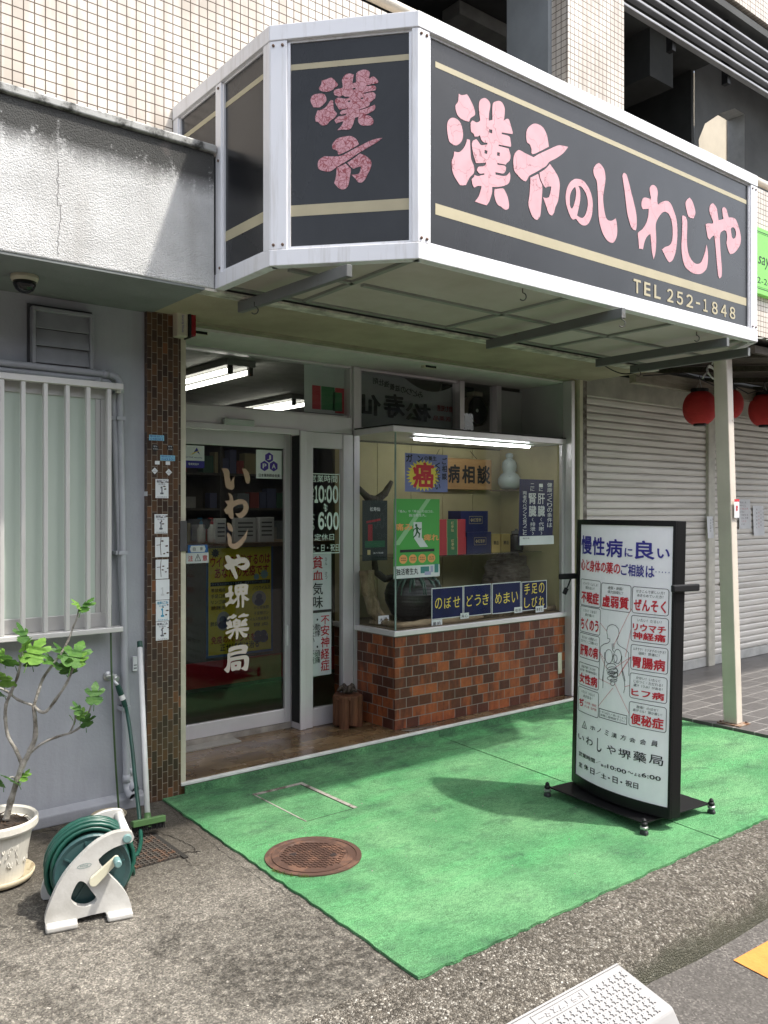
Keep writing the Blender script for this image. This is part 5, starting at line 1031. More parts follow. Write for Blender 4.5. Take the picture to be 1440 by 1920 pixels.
# stickers on the sliding door glass
dfr = Frame((0, 4.774, 0), (1, 0, 0), (0, 0, 1), (0, -1, 0))
def dsheet(name, label, p, q, m, fr=dfr, h=.001):
    a = fr.px(*p); c = fr.px(*q); o, s = sheet(name, label, 'sticker', fr, a[0], c[1], c[0], a[1], m, h); return o, (a[0], c[1], c[0], a[1])
o, (x0, y0, x1, y1) = dsheet('security_sticker', 'white and blue security sticker at the top left of the door glass', (341, 834), (383, 878), PAPER)
w_, h_ = x1 - x0, y1 - y0; k = Ink(dfr, .002); k.rect(x0, y0, x1, y0 + h_ * .32); k.put([(x0 + w_ * .45, y0 + h_ * .58, 0), (x0 + w_ * .66, y0 + h_ * .92, 0), (x0 + w_ * .80, y0 + h_ * .60, 0), (x0 + w_ * .66, y0 + h_ * .72, 0)], [(0, 1, 2, 3)]); k.text('ACTIVE security', x0 + w_ * .12, y0 + h_ * .42, x0 + w_ * .9, y0 + h_ * .50, bold=.01); k.build('blue_print', NAVY, o)
k = Ink(dfr, .0026); k.put([(x0 + w_ * .33, y0 + h_ * .55, 0), (x0 + w_ * .88, y0 + h_ * .82, 0), (x0 + w_ * .5, y0 + h_ * .68, 0)], [(0, 1, 2)]); k.rect(x0, y0 + h_ * .33, x0 + w_ * .06, y1); k.build('gold_print', YEL, o)
k = Ink(dfr, .003); k.text('警備実施中', x0 + w_ * .28, y0 + h_ * .12, x0 + w_ * .74, y0 + h_ * .22, bold=.01); k.build('white_print', PAPER, o)
o, (x0, y0, x1, y1) = dsheet('association_sticker', 'white sticker with a violet three-hexagon emblem at the top right of the door', (480, 843), (528, 898), PAPER)
w_, h_ = x1 - x0, y1 - y0; k = Ink(dfr, .002)
for cx, cy, ch in ((.5, .74, 'J'), (.32, .44, 'P'), (.68, .44, 'A')):
    wk = Ink(dfr, .003); X, Y = x0 + w_ * cx, y0 + h_ * cy; r_ = h_ * .185; k.put([(X + r_ * math.cos(R(30 + 60 * i)), Y + r_ * math.sin(R(30 + 60 * i)), 0) for i in range(6)], [tuple(range(6))]); wk.text(ch, X - r_ * .42, Y - r_ * .45, X + r_ * .42, Y + r_ * .45, bold=.03); wk.build('emblem_letter', PAPER, o)
k.build('emblem', flat('violet_ink', (.075, .035, .30), .5), o); k = Ink(dfr, .002); k.text('日本薬剤師会会員', x0 + w_ * .10, y0 + h_ * .05, x0 + w_ * .92, y0 + h_ * .17, bold=.02); k.build('black_print', INK, o)
o, (x0, y0, x1, y1) = dsheet('automatic_sticker', 'blue and white automatic door sticker on the left of the door glass', (352, 1022), (389, 1036), flat('blue_band', (.03, .14, .42), .5))
w_, h_ = x1 - x0, y1 - y0; k = Ink(dfr, .002); k.put([(x0 + w_ * .1, y0 + h_ * .5, 0), (x0 + w_ * .16, y0 + h_ * .1, 0), (x0 + w_ * .84, y0 + h_ * .1, 0), (x0 + w_ * .9, y0 + h_ * .5, 0), (x0 + w_ * .84, y0 + h_ * .9, 0), (x0 + w_ * .16, y0 + h_ * .9, 0)], [tuple(range(6))]); k.build('white_field', PAPER, o); k = Ink(dfr, .0028); k.text('自', x0 + w_ * .25, y0 + h_ * .28, x0 + w_ * .38, y0 + h_ * .72); k.text('動', x0 + w_ * .62, y0 + h_ * .28, x0 + w_ * .75, y0 + h_ * .72); k.build('print', INK, o)
o, (x0, y0, x1, y1) = dsheet('caution_sticker', 'white caution sticker with red characters below the automatic door sticker', (349, 1037), (391, 1055), PAPER)
w_, h_ = x1 - x0, y1 - y0; k = Ink(dfr, .002); k.text('注', x0 + w_ * .08, y0 + h_ * .2, x0 + w_ * .30, y0 + h_ * .75, bold=.02); k.text('意', x0 + w_ * .72, y0 + h_ * .2, x0 + w_ * .94, y0 + h_ * .75, bold=.02); k.build('red_print', RED, o); k = Ink(dfr, .002); k.line([(x0 + w_ * .38, y0 + h_ * .22), (x0 + w_ * .51, y0 + h_ * .85), (x0 + w_ * .64, y0 + h_ * .22), (x0 + w_ * .38, y0 + h_ * .22)], .0035); k.text('!', x0 + w_ * .495, y0 + h_ * .3, x0 + w_ * .525, y0 + h_ * .65, bold=.02); k.build('black_print', INK, o)
# paper strip in the fixed door
o, (x0, y0, x1, y1) = dsheet('health_strip', 'tall white paper strip of red and black symptoms inside the fixed door', (582, 1036), (623, 1264), PAPER, fr2, -.012)
k = Ink(fr2, -.009); kk = Ink(fr2, -.009)
for ch, p, q in (('貧', (588, 1043), (607, 1066)), ('血', (588, 1070), (607, 1087))): k.tpx(ch, p, q, bold=.015)
for ch, p, q in (('気', (588, 1093), (607, 1115)), ('味', (588, 1118), (607, 1140))): kk.tpx(ch, p, q, bold=.015)
kk.cpx('ひん', (611, 1045), (615, 1060)); kk.cpx('けつ', (611, 1072), (615, 1086))
for ch, a, c in (('不', 1155, 1170), ('安', 1173, 1191), ('神', 1195, 1213), ('経', 1217, 1235), ('症', 1238, 1257)): k.tpx(ch, (603, a), (619, c), bold=.015)
for ch, a, c in (('・', 1160, 1164), ('動', 1170, 1181), ('悸', 1182, 1193), ('・', 1211, 1215), ('頭', 1220, 1231), ('痛', 1232, 1243)): kk.tpx(ch, (592 if ch != '・' else 595, a), (602 if ch != '・' else 598, c), bold=.005)
for ch, a, c in (('・', 1162, 1166), ('め', 1172, 1182), ('ま', 1184, 1195), ('い', 1197, 1206), ('・', 1212, 1216), ('不', 1221, 1232), ('眠', 1234, 1245)): kk.tpx(ch, (583 if ch != '・' else 585, a), (591 if ch != '・' else 588, c), bold=.005)
kk.rpx((582, 1145.5), (623, 1147)); k.build('red_print', RED, o); kk.build('black_print', INK, o)
# ------------------------------------------------------------------ things in the display case
cf = Frame((0, 4.292, 0), (1, 0, 0), (0, 0, 1), (0, -1, 0))
def csheet(name, label, p, q, m, fr=cf, cat='poster', curl=0.0, group=None, h=.0012):
    a = fr.px(*p); c = fr.px(*q); o, s = sheet(name, label, cat, fr, a[0], c[1], c[0], a[1], m, h, group, curl); return o, (a[0], c[1], c[0], a[1])
LILAC = flat('lilac', (.17, .19, .42), .5)
o, (x0, y0, x1, y1) = csheet('cancer_poster', 'lilac square poster with a big red character on a yellow burst in the shop window', (759, 849), (839, 923), LILAC)
w_, h_ = x1 - x0, y1 - y0; k = Ink(cf, .002); cx, cy = x0 + w_ * .42, y0 + h_ * .43
k.put([(cx + w_ * (.40 if i % 2 else .31) * math.cos(R(i * 6.667)), cy + h_ * (.42 if i % 2 else .33) * math.sin(R(i * 6.667)), 0) for i in range(54)], [tuple(range(54))]); k.build('burst', YEL, o)
k = Ink(cf, .0026); k.text('癌', x0 + w_ * .17, y0 + h_ * .10, x0 + w_ * .67, y0 + h_ * .78, bold=.05); k.build('red_print', RED, o)
k = Ink(cf, .0026); k.text('ガ', x0 + w_ * .02, y0 + h_ * .77, x0 + w_ * .17, y1 - h_ * .03, bold=.05); k.text('ン', x0 + w_ * .28, y0 + h_ * .78, x0 + w_ * .41, y1 - h_ * .05, bold=.05); k.text('の養生', x0 + w_ * .44, y0 + h_ * .83, x0 + w_ * .73, y1 - h_ * .05, bold=.03)
k.column('ください', x0 + w_ * .70, y0 + h_ * .06, x0 + w_ * .82, y0 + h_ * .80, bold=.03); k.column('ご相談', x0 + w_ * .86, y0 + h_ * .32, x0 + w_ * .98, y1 - h_ * .06, bold=.03); k.build('black_print', INK, o)
o, (x0, y0, x1, y1) = csheet('green_poster', 'tall green medicine poster with a white running-figure exit symbol in the shop window', (738, 935), (824, 1080), GRN, curl=-.004)
w_, h_ = x1 - x0, y1 - y0; wk = Ink(cf, .002); ok_ = Ink(cf, .002); bk = Ink(cf, .0026); wk2 = Ink(cf, .0032)
wk.rect(x0, y0, x1, y0 + h_ * .155); wk.text('「痛み」や「痺れ」の出口は、', x0 + w_ * .10, y0 + h_ * .825, x0 + w_ * .86, y0 + h_ * .86); wk.text('独活寄生丸。', x0 + w_ * .32, y0 + h_ * .775, x0 + w_ * .70, y0 + h_ * .81)
wk.put([(x0 + w_ * a, y0 + h_ * b, 0) for a, b in ((.42, .51), (.60, .51), (.60, .705), (.42, .705))], [(0, 1, 2, 3)]); wk.put([(x0 + w_ * a, y0 + h_ * b, 0) for a, b in ((.42, .51), (.60, .51), (.74, .385), (.56, .385))], [(0, 1, 2, 3)])
ok_.text('痛み', x0 + w_ * .02, y0 + h_ * .60, x0 + w_ * .40, y0 + h_ * .69, bold=.04); ok_.text('痺れ', x0 + w_ * .64, y0 + h_ * .46, x0 + w_ * .98, y0 + h_ * .55, bold=.04)
for i in range(4): ok_.ellipse(x0 + w_ * (.20 + .205 * i), y0 + h_ * .24, w_ * .085, h_ * .057); bk.text(('関節痛', '腰痛', '手足の', '坐骨')[i], x0 + w_ * (.145 + .205 * i), y0 + h_ * .245, x0 + w_ * (.255 + .205 * i), y0 + h_ * .262); bk.text('神経痛', x0 + w_ * (.145 + .205 * i), y0 + h_ * .218, x0 + w_ * (.255 + .205 * i), y0 + h_ * .234)
bk.rect(x0 + w_ * .13, y0 + h_ * .325, x0 + w_ * .88, y0 + h_ * .36); bk.text('独活寄生丸', x0 + w_ * .05, y0 + h_ * .04, x0 + w_ * .52, y0 + h_ * .125, bold=.03)
fx_, fy_ = x0 + w_ * .495, y0 + h_ * .60; s_ = w_ * .19
bk2 = Ink(cf, .0026); bk2.ellipse(fx_ - s_ * .10, fy_ + s_ * .44, s_ * .13, s_ * .13); 
for a, b, wd in (((-.02, .25), (.02, -.12), .24), ((.02, .22), (-.34, .10), .10), ((-.34, .10), (-.42, -.08), .09), ((.06, .22), (.34, .06), .10), ((.34, .06), (.46, .16), .09), ((.0, -.10), (-.16, -.42), .15), ((-.16, -.42), (-.40, -.60), .12), ((.04, -.10), (.28, -.30), .15), ((.28, -.30), (.22, -.60), .13)): bk2.line([(fx_ + a[0] * s_, fy_ + a[1] * s_), (fx_ + b[0] * s_, fy_ + b[1] * s_)], wd * s_)
wk.build('white_print', PAPER, o); ok_.build('orange_print', ORG, o); bk.build('black_print', INK, o); bk2.build('running_figure', flat('dark_green_print', (.02, .12, .03), .5), o)
wk2.rect(x0 + w_ * .13, y0 + h_ * .325, x0 + w_ * .13, y0 + h_ * .325); pk = Ink(cf, .003); pk.rect(x0 + w_ * .57, y0 + h_ * .05, x0 + w_ * .76, y0 + h_ * .135); pk.rect(x0 + w_ * .88, y0 + h_ * .05, x0 + w_ * .97, y0 + h_ * .16); pk.build('pack_picture', flat('pack_teal', (.06, .22, .22), .5), o); pk = Ink(cf, .0034); pk.rect(x0 + w_ * .66, y0 + h_ * .025, x0 + w_ * .80, y0 + h_ * .07); pk.rect(x0 + w_ * .79, y0 + h_ * .06, x0 + w_ * .85, y0 + h_ * .14); pk.build('pack_picture', flat('pack_lilac', (.40, .38, .58), .5), o)
sk = Ink(cf, .0018); sk.put([(x0 + w_ * a, y0 + h_ * b, 0) for a, b in ((.0, .42), (.12, .42), (.80, 1.0), (.70, 1.0))], [(0, 1, 2, 3)]); sk.build('light_beam', flat('pale_green', (.28, .52, .27), .45), o)
o, (x0, y0, x1, y1) = csheet('health_scroll', 'dark blue upright poster of white brush writing at the right of the window', (974, 898), (1038, 1020), BLUEC, curl=-.012)
w_, h_ = x1 - x0, y1 - y0; k = Ink(cf, .002); k.rect(x0, y0, x1, y0 + h_ * .135)
k.column('健康づくりの条件は', x0 + w_ * .80, y0 + h_ * .26, x0 + w_ * .95, y0 + h_ * .96, bold=.015); k.column('一に', x0 + w_ * .56, y0 + h_ * .82, x0 + w_ * .67, y0 + h_ * .94); k.column('肝臓', x0 + w_ * .52, y0 + h_ * .42, x0 + w_ * .73, y0 + h_ * .80, bold=.02); k.column('（代謝）', x0 + w_ * .55, y0 + h_ * .14, x0 + w_ * .70, y0 + h_ * .42, bold=.01)
k.column('二に', x0 + w_ * .31, y0 + h_ * .82, x0 + w_ * .42, y0 + h_ * .94); k.column('腎臓', x0 + w_ * .26, y0 + h_ * .42, x0 + w_ * .48, y0 + h_ * .80, bold=.02); k.column('（排泄）', x0 + w_ * .30, y0 + h_ * .14, x0 + w_ * .45, y0 + h_ * .42, bold=.01); k.column('両者のバランス保つこと', x0 + w_ * .09, y0 + h_ * .15, x0 + w_ * .20, y0 + h_ * .82, bold=.01); k.build('white_print', PAPER, o)
k = Ink(cf, .0026); k.text('漢方会', x0 + w_ * .08, y0 + h_ * .09, x0 + w_ * .28, y0 + h_ * .115); k.build('foot_print', INK, o)
bf = Frame((0, 4.90, 0), (1, 0, 0), (0, 0, 1), (0, -1, 0)); a = bf.px(800, 856); c = bf.px(922, 919)
sb = thing('wooden_signboard', 'hanging orange wooden board with black brush characters behind the window posters', 'signboard', (a[0] + .3, 4.9, c[1])); part(MB().box(a[0], c[0], 4.90, 4.925, c[1], a[1]), 'board', m_wood('orange_board', (.36, .20, .085), (.42, .25, .11), (4, 40, 40), .5, .2), sb, bevel=.004)
k = Ink(bf, .002)
for ch, p, q in (('難', (806, 868), (828, 905)), ('病', (840, 870), (862, 906)), ('相', (866, 872), (890, 907)), ('談', (894, 872), (919, 908))): k.tpx(ch, p, q, bold=.05)
k.build('brush_lettering', INK, sb); part(MB().tube([(a[0] + .1, 4.91, a[1]), (a[0] + .16, 4.93, 1.98)], .002, 5).tube([(c[0] - .16, 4.91, a[1]), (c[0] - .22, 4.93, 1.98)], .002, 5), 'hanging_cord', BLACKM, sb)
# packs on the glass shelf
REDB = mat('red_carton', (.45, .022, .035), .35, .08); DGRN = mat('green_carton', (.03, .17, .06), .35, .1); NAVB = mat('navy_carton', (.018, .024, .10), .35, .1); GOLD = N('gold_foil').done((.60, .45, .16), .3, None, .6); GOLDL = flat('gold_print', (.55, .44, .22), .4)
def carton(name, label, p, q, Y, dep, m, group, kind):
    a = PY(*p, Y); c = PY(*q, Y); o = thing(name, label, 'box', ((a.x + c.x) / 2, Y, c.z), group); part(MB().box(a.x, c.x, Y, Y + dep, c.z, a.z), 'carton', m, o, bevel=.002); f = Frame((0, Y - .0005, 0), (1, 0, 0), (0, 0, 1), (0, -1, 0)); w_, h_ = c.x - a.x, a.z - c.z
    if kind == 'red': k = Ink(f, .0008); k.rect(a.x + w_ * .30, c.z, a.x + w_ * .68, a.z); k.build('green_band', DGRN, o); k = Ink(f, .0016); k.column('紅参仙', a.x + w_ * .45, c.z + h_ * .3, a.x + w_ * .55, a.z - h_ * .1, bold=.02); k.line([(a.x + w_ * .30, c.z), (a.x + w_ * .30, a.z)], .004); k.line([(a.x + w_ * .68, c.z), (a.x + w_ * .68, a.z)], .004); k.build('gold_print', GOLDL, o)
    if kind == 'navy': k = Ink(f, .0012); x0, x1, y0, y1 = a.x + w_ * .3, a.x + w_ * .78, c.z + h_ * .40, c.z + h_ * .74; k.line([(x0, y0), (x1, y0), (x1, y1), (x0, y1), (x0, y0)], .002); k.text('❖紅雪参', x0 + .012, y0 + h_ * .08, x1 - .012, y1 - h_ * .08, bold=.01); k.build('gold_print', GOLDL, o)
    if kind == 'gold': k = Ink(f, .0012); k.text('寒岳', a.x + w_ * .2, c.z + h_ * .4, a.x + w_ * .8, c.z + h_ * .62, bold=.02); k.build('print', INK, o)
SHZ = 1.177; zb = lambda px, Y: 957 + (EYE - SHZ) * 1596 / (PY(px, 1040, Y) - CP).dot(FW)
carton('medicine_box', 'red and green medicine box, lower of the two stacked on the shelf', (822, 1008), (874, zb(845, 4.56)), 4.56, .12, REDB, 'stacked cartons on the glass shelf', 'red'); carton('medicine_box', 'red and green medicine box, upper of the two stacked on the shelf', (822, 974), (873, 1007), 4.56, .12, REDB, 'stacked cartons on the glass shelf', 'red')
carton('medicine_box', 'dark navy medicine box, lower of the two stacked on the shelf', (875, 998), (921, zb(898, 4.60)), 4.60, .14, NAVB, 'stacked cartons on the glass shelf', 'navy'); carton('medicine_box', 'dark navy medicine box, upper of the two stacked and set further left', (864, 958), (915, 997), 4.60, .14, NAVB, 'stacked cartons on the glass shelf', 'navy')
carton('gold_pack', 'slim gold pack beside the navy boxes on the shelf', (922, 1001), (938, zb(930, 4.6)), 4.60, .06, GOLD, 'gold packs on the glass shelf', 'gold'); carton('gold_pack', 'slim gold pack, right one of the pair on the shelf', (940.5, 1001), (957, zb(948, 4.6)), 4.60, .06, GOLD, 'gold packs on the glass shelf', 'gold')
c = PY(968, 1038, 4.66); gj = thing('glass_jar', 'dark glass jar at the right end of the glass shelf', 'jar', (c.x, 4.66, SHZ)); part(MB().lathe((c.x, 4.66, SHZ), [(.05, 0), (.058, .01), (.058, .10), (.05, .125), (.035, .135)], 20), 'jar_body', flat('dark_glass', (.015, .015, .015), .08), gj, smooth=True); part(MB().lathe((c.x, 4.66, SHZ + .136), [(.04, 0), (.04, .02), (.012, .028), (.012, .04)], 16), 'lid', flat('grey_glass', (.12, .12, .12), .1), gj)
# gourd bottle, big jar, driftwood, bark
c = PY(955, 918, 4.78); sc_ = (PY(955, 918, 4.78).z - PY(955, 858, 4.78).z) * -1
gb = thing('gourd_bottle', 'pale grey-green gourd-shaped ceramic bottle beside the wooden board', 'bottle', (c.x, 4.78, c.z)); prof = [(.045, 0), (.068, .012), (.085, .045), (.084, .075), (.066, .105), (.045, .118), (.050, .135), (.056, .16), (.052, .188), (.040, .205), (.024, .215), (.024, .225), (.030, .230), (.026, .250), (.010, .256)]
CER = mat('celadon', (.33, .38, .37), .25, .15, 30, col2=(.16, .19, .19), lim=(.6, .7)); part(MB().lathe((c.x, 4.78, c.z), [(r * 1.12, z * 1.17) for r, z in prof], 26), 'bottle_body', CER, gb, smooth=True); part(MB().tube([(c.x + .03, 4.77, c.z + .17), (c.x + .09, 4.77, c.z + .15), (c.x + .085, 4.77, c.z + .09)], .005, 6), 'handle', CER, gb, smooth=True); part(MB().box(c.x - .10, c.x + .10, 4.70, 4.90, c.z - .012, c.z - .0005), 'stand', flat('shelf_brown', (.10, .08, .05), .5), gb)
c = PY(776, 1168, 4.62); jr = thing('earthenware_jar', 'large dark ribbed earthenware jar with green glaze drips in the shop window', 'jar', (c.x, 4.62, .717)); JM = mat('dark_earthenware', (.040, .038, .036), .32, .3, 5, .15, 60); prof = [(.10, 0), (.16, .04), (.205, .13), (.212, .19), (.195, .25), (.15, .295), (.118, .308), (.122, .335), (.112, .34), (.09, .335)]
b = MB(); P2 = []
for i in range(40):
    z = .31 * i / 39
    for (r0, z0_), (r1, z1_) in zip(prof, prof[1:]):
        if z0_ <= z <= z1_: rr_ = r0 + (r1 - r0) * (z - z0_) / (z1_ - z0_); break
    P2.append((rr_ + (.0025 if i % 3 == 0 else 0), z))
b.lathe((c.x, 4.62, .717), P2 + prof[-4:], 36); part(b, 'jar_body', JM, jr, smooth=True); GLZ = mat('glaze_green', (.10, .17, .14), .2, .2); b = MB()
for i in range(16):
    t = R(180 + i * 13 + 6 * math.sin(i * 3)); L_ = .03 + .05 * abs(math.sin(i * 2.3)); b.tube([(c.x + .135 * math.cos(t), 4.62 + .135 * math.sin(t), .717 + .303), (c.x + .178 * math.cos(t), 4.62 + .178 * math.sin(t), .717 + .272), (c.x + (.178 + L_ * .45) * math.cos(t), 4.62 + (.178 + L_ * .45) * math.sin(t), .717 + .272 - L_)], [.012, .011, .005], 6)
part(b, 'glaze_drips', GLZ, jr, smooth=True)
DRIFT = m_wood('driftwood', (.22, .155, .09), (.36, .27, .17), (7, 40, 40)); BARKW = m_wood('rough_bark', (.115, .085, .05), (.30, .23, .14), (30, 30, 9), .9, 1.0); DKW = m_wood('dark_driftwood', (.045, .038, .030), (.09, .075, .055), (20, 20, 20), .7)
def log(name, label, pts, rs, m, cat='driftwood', n=12, rough=.25, seed=1, par=None, group=None):
    rn_ = random.Random(seed); P = [Vector(p) for p in pts]; Q = []; RS = []
    for i in range(len(P) - 1):
        for k in range(5): t = k / 5; Q.append(P[i].lerp(P[i + 1], t)); RS.append((rs[i] + (rs[i + 1] - rs[i]) * t) * rn_.uniform(1 - rough * .3, 1 + rough * .3))
    Q.append(P[-1]); RS.append(rs[-1]); b = MB().tube(Q, RS, n)
    for i, v in enumerate(b.v): v += Vector((rn_.uniform(-1, 1), rn_.uniform(-1, 1), rn_.uniform(-1, 1))) * rough * min(rs) * .45
    if par: return part(b, name, m, par, smooth=True)
    o = b.build(name, m, None, smooth=True); return tag(o, label, cat, group)
DW = 'driftwood pieces in the shop window'
q = [PY(742, 1180, 4.34), PY(800, 1172, 4.33), PY(880, 1160, 4.33), PY(905, 1152, 4.34)]; log('driftwood', 'long pale driftwood stick along the front sill of the window', [(p.x, p.y, .735) for p in q], [.018, .026, .022, .012], DRIFT, seed=2, group=DW)
q = [PY(900, 1158, 4.36), PY(960, 1150, 4.36), PY(1050, 1143, 4.38)]; log('driftwood', 'rough flaking driftwood at the right end of the window sill', [(p.x, p.y, .735) for p in q], [.014, .028, .02], BARKW, seed=3, group=DW, rough=.5)
q = [PY(676, 1180, 4.6), PY(735, 1180, 4.42)]; log('driftwood', 'broken dark bark pieces in the left corner of the window', [(3.60, 4.62, .73), (3.62, 4.45, .735), (3.64, 4.33, .73)], [.02, .024, .016], BARKW, seed=4, group=DW, rough=.6)
q = [PY(688, 1070, 4.62), PY(692, 1110, 4.60), PY(702, 1145, 4.58), PY(722, 1165, 4.52)]; log('bark_log', 'mottled bent bark log leaning in the left corner of the window', [q[0], q[1], q[2], (q[3].x, q[3].y, .735)], [.05, .045, .045, .035], BARKW, 'log', seed=5, rough=.3)
q = [PY(672, 915, 4.72), PY(690, 934, 4.75), PY(706, 938, 4.78), PY(722, 925, 4.78), PY(734, 903, 4.78)]; hb = log('curved_branch', 'dark curved branch like a pair of horns on the left case wall', q, [.018, .028, .030, .026, .016], DKW, 'branch', seed=6, rough=.15)
q = [PY(702, 1050, 4.80), PY(704, 1072, 4.80), PY(722, 1086, 4.78), PY(742, 1080, 4.76)]; log('curved_branch', 'dark curved branch showing under the black poster in the window', q, [.02, .026, .026, .018], DKW, 'branch', seed=7, rough=.15)
q = [PY(1012, 1100, 4.78), PY(1010, 1060, 4.80), PY(1016, 1020, 4.82), PY(1020, 985, 4.84)]; log('weathered_log', 'upright weathered log at the right end of the window', q, [.065, .055, .05, .04], m_wood('grey_log', (.15, .12, .085), (.30, .26, .20), (25, 25, 4)), 'log', seed=8, rough=.3)
q = [PY(1032, 884, 4.82), PY(1030, 935, 4.82)]; log('weathered_log', 'pale upright stick behind the blue poster at the right of the window', [q[0], q[1], (q[1].x, 4.8, 1.2)], [.03, .03, .035], DRIFT, 'log', seed=9)
me = bpy.data.meshes.new('gnarled_stone'); bm = bmesh.new(); bmesh.ops.create_icosphere(bm, subdivisions=5, radius=1)
from mathutils import noise as mn
for v in bm.verts:
    d = v.co.normalized(); k = 1 + .22 * mn.noise(d * 2.2) + .12 * mn.noise(d * 5) + .06 * abs(mn.noise(d * 11)); v.co = Vector((d.x * .235 * k, d.y * .12 * k, d.z * .20 * k))
c = PY(952, 1085, 4.74); bm.to_mesh(me); bm.free(); me.transform(Matrix.Translation((c.x, c.y, c.z + .015))); me.polygons.foreach_set('use_smooth', [True] * len(me.polygons)); me.materials.append(m_wood('gnarled', (.10, .08, .058), (.24, .205, .16), (12, 12, 55), .9, 1.0)); o = bpy.data.objects.new('gnarled_fungus', me); COL.objects.link(o); tag(o, 'large gnarled brown bracket fungus behind the blue cards in the window', 'fungus')
part(MB().box(c.x - .16, c.x + .16, 4.68, 4.84, .717, c.z - .17), 'fungus_stand', flat('stand_brown', (.05, .04, .03), .6)) if False else None
fs_ = thing('fungus_stand', 'low brown block under the gnarled fungus in the window', 'stand', (c.x, 4.76, .717)); part(MB().box(c.x - .15, c.x + .15, 4.68, 4.82, .7175, c.z - .16), 'block', flat('stand_brown', (.06, .045, .03), .6), fs_, bevel=.004)
# cards
ccf = Frame((0, 4.312, 0), (1, 0, 0), (0, 0, 1), (0, -1, 0))
for t, p, q, lab in (('のぼせ', (809, 1103), (868, 1156), 'navy card with three yellow letters, first from the left'), ('どうき', (869, 1098), (921, 1151), 'navy card with three yellow letters, second from the left'), ('めまい', (922.5, 1094), (976, 1146), 'navy card with three yellow letters, third from the left'), ('手足の|しびれ', (977.5, 1091), (1025, 1141), 'navy card with two lines of yellow letters, rightmost')):
    o, (x0, y0, x1, y1) = csheet('symptom_card', lab + ' in the window', p, q, PAPER, ccf, 'card', 0, 'navy symptom cards along the window sill'); w_, h_ = x1 - x0, y1 - y0; k = Ink(ccf, .0018); k.rect(x0 + .006, y0 + .006, x1 - .006, y1 - .006); k.build('card_field', BLUEC, o); k = Ink(ccf, .0024); rows = t.split('|')
    for i, s in enumerate(rows):
        for j, ch in enumerate(s):
            cw = w_ * .86 / 3; X = x0 + w_ * .07 + cw * j; hh = h_ * .42; Y = (y0 + h_ * .29) if len(rows) == 1 else (y1 - h_ * (.47 + .46 * i)); k.text(ch, X + cw * .12, Y + hh * .06, X + cw * .88, Y + hh * .90, slope=.05)
    k.build('yellow_lettering', YEL, o)
nf = Frame((0, 4.298, 0), (1, 0, 0), (0, 0, 1), (0, -1, 0))
for t, p, q, lab in (('木通', (709, 1155), (729, 1168), 'white name card at the foot of the bark log'), ('黄柏', (809, 1163), (829, 1175), 'white name card on the pale driftwood stick'), ('烏心', (863, 1150), (879, 1159), 'white name card under the first and second navy cards'), ('桂枝', (964, 1139), (979, 1148), 'white name card under the third navy card'), ('梅寄生', (1004, 1137), (1019, 1147), 'white name card under the rightmost navy card')):
    f_ = nf if p[0] > 740 else Frame((0, 4.50, 0), (1, 0, 0), (0, 0, 1), (0, -1, 0)); o, (x0, y0, x1, y1) = csheet('name_card', lab, p, q, PAPER, f_, 'card', 0, 'small white name cards in the window'); k = Ink(f_, .002); n_ = len(t)
    for j, ch in enumerate(t): k.text(ch, x0 + (x1 - x0) * (.12 + .78 * j / n_), y0 + (y1 - y0) * .2, x0 + (x1 - x0) * (.12 + .78 * (j + .8) / n_), y0 + (y1 - y0) * .75, bold=.015)
    k.build('lettering', INK, o)
kf = Frame((0, 4.70, 0), (1, 0, 0), (0, 0, 1), (0, -1, 0)); o, (x0, y0, x1, y1) = csheet('black_poster', 'black medicine poster hanging at the left end of the window', (679, 938), (726, 1050), flat('poster_black', (.022, .032, .034), .4), kf); w_, h_ = x1 - x0, y1 - y0; k = Ink(kf, .002); k.text('松寿仙', x0 + w_ * .3, y0 + h_ * .82, x0 + w_ * .7, y0 + h_ * .89, bold=.02); k.build('white_print', PAPER, o); k = Ink(kf, .002); k.rect(x0 + w_ * .22, y0 + h_ * .33, x0 + w_ * .40, y0 + h_ * .60); k.line([(x0 + w_ * .18, y0 + h_ * .64), (x0 + w_ * .70, y0 + h_ * .68)], h_ * .035); k.build('red_print', flat('dark_red', (.30, .02, .03), .5), o); k = Ink(kf, .0018); k.rect(x0 + w_ * .10, y0 + h_ * .22, x0 + w_ * .9, y0 + h_ * .33); k.build('green_print', flat('deep_green', (.02, .12, .06), .5), o); k = Ink(kf, .002); k.text('漢方製薬', x0 + w_ * .42, y0 + h_ * .11, x0 + w_ * .84, y0 + h_ * .14); k.build('foot_print', PAPER, o); k = Ink(kf, .002); k.rect(x0 + w_ * .2, y0 + h_ * .10, x0 + w_ * .32, y0 + h_ * .18); k.build('gold_badge', GOLDL, o)

# ------------------------------------------------------------------ behind the upper windows and in the shop
uf = Frame((0, 4.80, 0), (1, 0, 0), (0, 0, 1), (0, -1, 0))
a = uf.px(664, 690); c = uf.px(862, 800); x0, y0, x1, y1 = a[0], 2.02, c[0], 2.50
bn = thing('fabric_banner', 'grey fabric banner showing mirrored brush characters through the upper window', 'banner', ((x0 + x1) / 2, 4.8, y0)); b = MB(); n = 24; vs = []; fs = []
for i in range(n + 1):
    t = i / n; x = x0 + (x1 - x0) * t; top = y1 - (.10 * math.sin(max(0, (t - .42)) / .58 * math.pi) ** 1.0 if t > .42 else 0); vs += [uf.at(x, y0, .01 * math.sin(t * 9)), uf.at(x, top, .01 * math.sin(t * 9))]
for i in range(n): fs.append((2 * i, 2 * i + 2, 2 * i + 3, 2 * i + 1))
b.add(vs, fs); part(b, 'cloth', mat('banner_cloth', (.34, .36, .36), .8, .1, 4), bn, smooth=True)
k = Ink(uf, .014)
